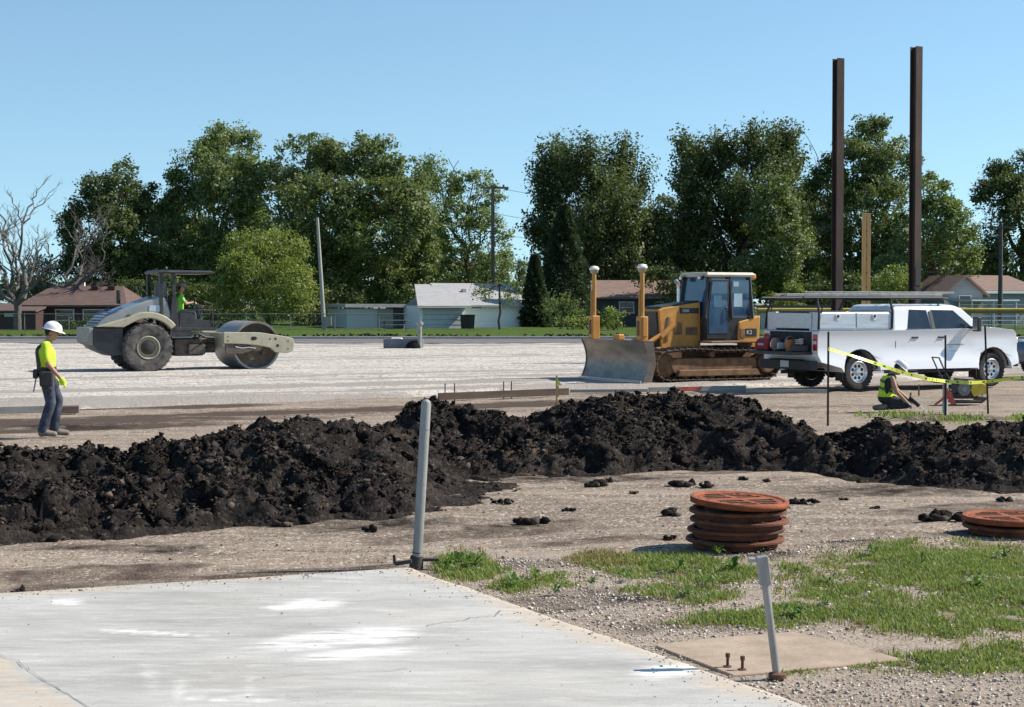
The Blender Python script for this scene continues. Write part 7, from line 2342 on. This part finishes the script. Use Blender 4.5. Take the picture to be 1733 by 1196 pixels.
tree('dark tree above the reddish brown roof', 1730, 552, 158, [(1720, 290, 52, 32, 2), (1690, 350, 42, 56, 0), (1750, 350, 56, 60, -2), (1710, 430, 62, 46, 0), (1790, 420, 60, 60, 0)], L_dark, 11, .45, group=GT, edge=.15)
back = dict(lsize=(.32, .6), dens=.62, per=14, spread=.42)
tree('shadowy rear tree seen between the dark green and light green trees', 270, 552, 186, [(270, 400, 60, 60, 0), (240, 470, 80, 50, 0), (320, 470, 70, 50, 0)], L_dark, 14, .35, group=GT, **back)
tree('shadowy rear tree filling in behind the broad round tree', 480, 552, 188, [(470, 350, 60, 70, 0), (440, 450, 80, 60, 0), (540, 470, 80, 50, 0)], L_dark, 15, .35, group=GT, **back)
tree('shadowy rear tree low behind the cross-arm pole', 760, 552, 190, [(720, 440, 50, 60, 0), (780, 480, 60, 36, 0), (840, 490, 40, 30, 0)], L_mid, 16, .35, group=GT, **back)
tree('shadowy rear tree closing the gap before the bulldozer cab trees', 1130, 552, 188, [(1130, 410, 56, 70, 0), (1100, 480, 70, 40, 0), (1190, 480, 70, 44, 0)], L_dark, 17, .35, group=GT, **back)
tree('shadowy rear tree between the bulldozer cab and shorter column', 1380, 552, 190, [(1375, 400, 52, 80, 0), (1350, 480, 60, 40, 0), (1430, 480, 70, 40, 0)], L_dark, 18, .35, group=GT, **back)
tree('shadowy rear tree low behind the reddish brown roof', 1640, 552, 192, [(1600, 460, 60, 40, 0), (1680, 460, 50, 36, 0)], L_dark, 19, .35, group=GT, **back)
# small trees and shrubs
tree('small thin tree on the lawn in front of the white house', 846, 556, 117, [(845, 490, 38, 15, 0), (820, 498, 22, 11, 1), (866, 502, 22, 14, -1)], L_mid, 12, .10, name='young_tree', lsize=(.14, .26), spread=.34, dens=.42, inner=.5)
tree('little far tree in the gap beside the dark spruce', 878, 545, 200, [(880, 470, 12, 38, 0), (872, 500, 14, 26, 0)], L_mid, 13, .15, name='slender_tree', dens=.8)


def conifer(label, u, Y, vtop, vbase, rpx, seed, m):
    rg = np.random.default_rng(seed)
    o = thing('spruce_tree', label, 'tree', (0, 0, 0), 0, GT)
    x, zt, zb = hx(u, Y), hz(vtop, Y), max(.2, hz(vbase, Y))
    r0 = rpx * Y / FPX
    n = 15000
    t = rg.random(n) ** .8                                    # 0 base .. 1 top
    a = rg.uniform(0, 2 * np.pi, n)
    tier = .72 + .28 * np.abs(np.sin(t * 34 + np.sin(a * 3) * 1.2)) + .12 * np.sin(a * 7 + t * 20)
    rr = r0 * (1 - t) ** .75 * tier * np.sqrt(rg.uniform(.25, 1, n)) + .15
    p = np.stack([x + rr * np.cos(a), Y + rr * np.sin(a), zb + (zt - zb) * t - rr * .18], 1)
    d = np.stack([np.cos(a), np.sin(a), np.full(n, -.1)], 1) + rg.normal(0, .35, (n, 3)); d /= np.linalg.norm(d, axis=1)[:, None]
    s = np.cross(d, rg.normal(0, 1, (n, 3))); s /= np.linalg.norm(s, axis=1)[:, None]
    L = rg.uniform(.18, .42, n)[:, None]; W = L * .22
    v = np.stack([p - d * L * .5, p + s * W, p + d * L * .5, p - s * W], 1).reshape(-1, 3)
    raw('crown', v, np.arange(len(v)).reshape(-1, 4), m, parent=o)
    q = MB(); q.tube([(x, Y, 0), (x, Y, zt - .3)], [.3, .04], 8); q.build('trunk', M_bark, o)
    settle(o, (x, Y, 0))


conifer('tall dark spruce at the end of the white house', 955, 132, 345, 560, 62, 31, L_conif)
conifer('narrow dark spruce tucked against the white house end', 905, 128, 430, 560, 26, 32, L_conif)


def shrub(label, u, Y, lobes, m, seed, **kw):
    o = thing('shrub', label, 'shrub', (0, 0, 0), 0, 'shrubs by the houses')
    v, f, cents = leaves(lobes, Y, seed, **kw)
    raw('foliage', v, f, m, parent=o)
    mb = MB(); rnd = random.Random(seed)
    for c, rx, ry, rz in cents:
        for k in range(4):
            limb(mb, (c.x + rnd.uniform(-.2, .2), c.y, .05), c + Vector((rnd.uniform(-.6, .6) * rx, 0, rnd.uniform(-.1, .6) * rz)), .04, .012, rnd, .1, 3, 5)
    mb.build('stems', M_bark, o)['kind'] = 'stuff'
    settle(o, (hx(u, Y), Y, .05))


small = dict(lsize=(.10, .22), spread=.2, dens=2.6, per=14)
shrub('grey-green upright shrub in front of the tall dark spruce', 950, 121, [(950, 522, 30, 26, 0)], L_light, 41, lsize=(.10, .2), spread=.2, dens=2.2, per=14, shoot=.8)
shrub('bright green low hedge behind the blade masts', 1030, 116, [(1000, 545, 30, 12, 0), (1040, 540, 34, 16, 0), (965, 550, 26, 9, 0)], L_yel, 42, **small)
shrub('yellowish shrub at the corner behind the pickup rack', 1350, 130, [(1345, 500, 34, 22, 0), (1315, 515, 26, 18, 1)], L_yel, 43, **small)
shrub('sunny green shrub below the taller steel column', 1530, 128, [(1520, 478, 38, 26, 0), (1500, 500, 36, 22, 0)], L_yel, 44, **small)
shrub('dark shrub mass behind the roller canopy', 310, 134, [(250, 505, 60, 46, 0), (310, 515, 60, 40, 1), (360, 520, 50, 34, 0)], L_dark, 45, lsize=(.16, .32), spread=.3, dens=1.4, per=16)
shrub('dark shrub filling the space under the broad round tree', 540, 137, [(520, 520, 44, 34, 0), (570, 518, 42, 36, 1)], L_dark, 46, lsize=(.16, .32), spread=.3, dens=1.4, per=16)
shrub('dark shrub at the foot of the maroon house', 200, 116, [(190, 548, 50, 14, 0), (130, 552, 40, 9, 0)], L_dark, 47, **small)
shrub('grey-green bush behind the bare tree', 40, 150, [(40, 490, 46, 30, 0), (75, 470, 34, 34, 0)], L_far, 48, lsize=(.16, .3), spread=.3, dens=1.0, per=14)
shrub('dark bush between the dark-walled house and bulldozer cab', 1180, 132, [(1180, 505, 60, 44, 0), (1235, 510, 50, 40, 0), (1120, 470, 50, 20, 4)], L_dark, 49, lsize=(.16, .32), spread=.3, dens=1.4, per=16)
shrub('dark bush below the shorter steel column', 1430, 134, [(1420, 500, 60, 40, 0), (1480, 510, 50, 34, 0), (1380, 510, 40, 34, 0)], L_dark, 50, lsize=(.16, .32), spread=.3, dens=1.4, per=16)
shrub('dark bush beside the blue-grey gable wall', 1570, 147, [(1565, 495, 44, 40, 0), (1610, 470, 40, 24, 3)], L_dark, 51, lsize=(.16, .32), spread=.3, dens=1.4, per=16)


def bare(label, u, vb, Y, stems, seed, depth=4):
    """leafless tree: stems listed as (u, v) tips"""
    rnd = random.Random(seed)
    o = thing('bare_tree', label, 'tree', (0, 0, 0))
    mb, tw = MB(), MB()
    base = Vector((hx(u, Y), Y, .05))
    fork = Vector((hx(u, Y), Y, max(.8, hz(vb, Y))))
    limb(mb, base, fork, .30, .26, rnd, .05)

    def grow(a, b_, r, lv):
        pts = limb(mb if lv < 2 else tw, a, b_, r, r * .35, rnd, .16, 6, 7 if lv < 2 else 4)
        if lv >= depth: return
        L = (b_ - a).length
        for k in range(8 if lv < 2 else 5):
            p = pts[rnd.randint(2, 6)]
            d = (b_ - a).normalized()
            nd = (d * .8 + Vector((rnd.uniform(-1, 1), rnd.uniform(-1, 1), rnd.uniform(-.3, .7))) * .75).normalized()
            grow(p, p + nd * L * rnd.uniform(.28, .5), max(.010, r * .40), lv + 1)
    for (ut, vt, dy) in stems:
        grow(fork, D(ut, vt, Y + dy), .15, 1)
    mb.build('trunk', M_bareb, o)
    tw.build('twigs', M_bareb, o)['kind'] = 'stuff'
    settle(o, base)


bare('leafless grey tree with several tall stems beside the maroon house', 30, 515, 116, [(48, 350, 0), (10, 375, 2), (-30, 400, 0), (85, 445, -1), (20, 420, 2), (-60, 430, 1), (60, 430, 1)], 61)
bare('drooping leafless tree in front of the dark green tree', 105, 500, 124, [(170, 390, 0), (175, 440, -1), (150, 460, 1), (130, 400, 2), (180, 480, 0)], 62)
bare('few bare twigs poking above the tree by the shorter column', 1395, 520, 170, [(1385, 300, 0), (1400, 310, 0)], 63, 2)

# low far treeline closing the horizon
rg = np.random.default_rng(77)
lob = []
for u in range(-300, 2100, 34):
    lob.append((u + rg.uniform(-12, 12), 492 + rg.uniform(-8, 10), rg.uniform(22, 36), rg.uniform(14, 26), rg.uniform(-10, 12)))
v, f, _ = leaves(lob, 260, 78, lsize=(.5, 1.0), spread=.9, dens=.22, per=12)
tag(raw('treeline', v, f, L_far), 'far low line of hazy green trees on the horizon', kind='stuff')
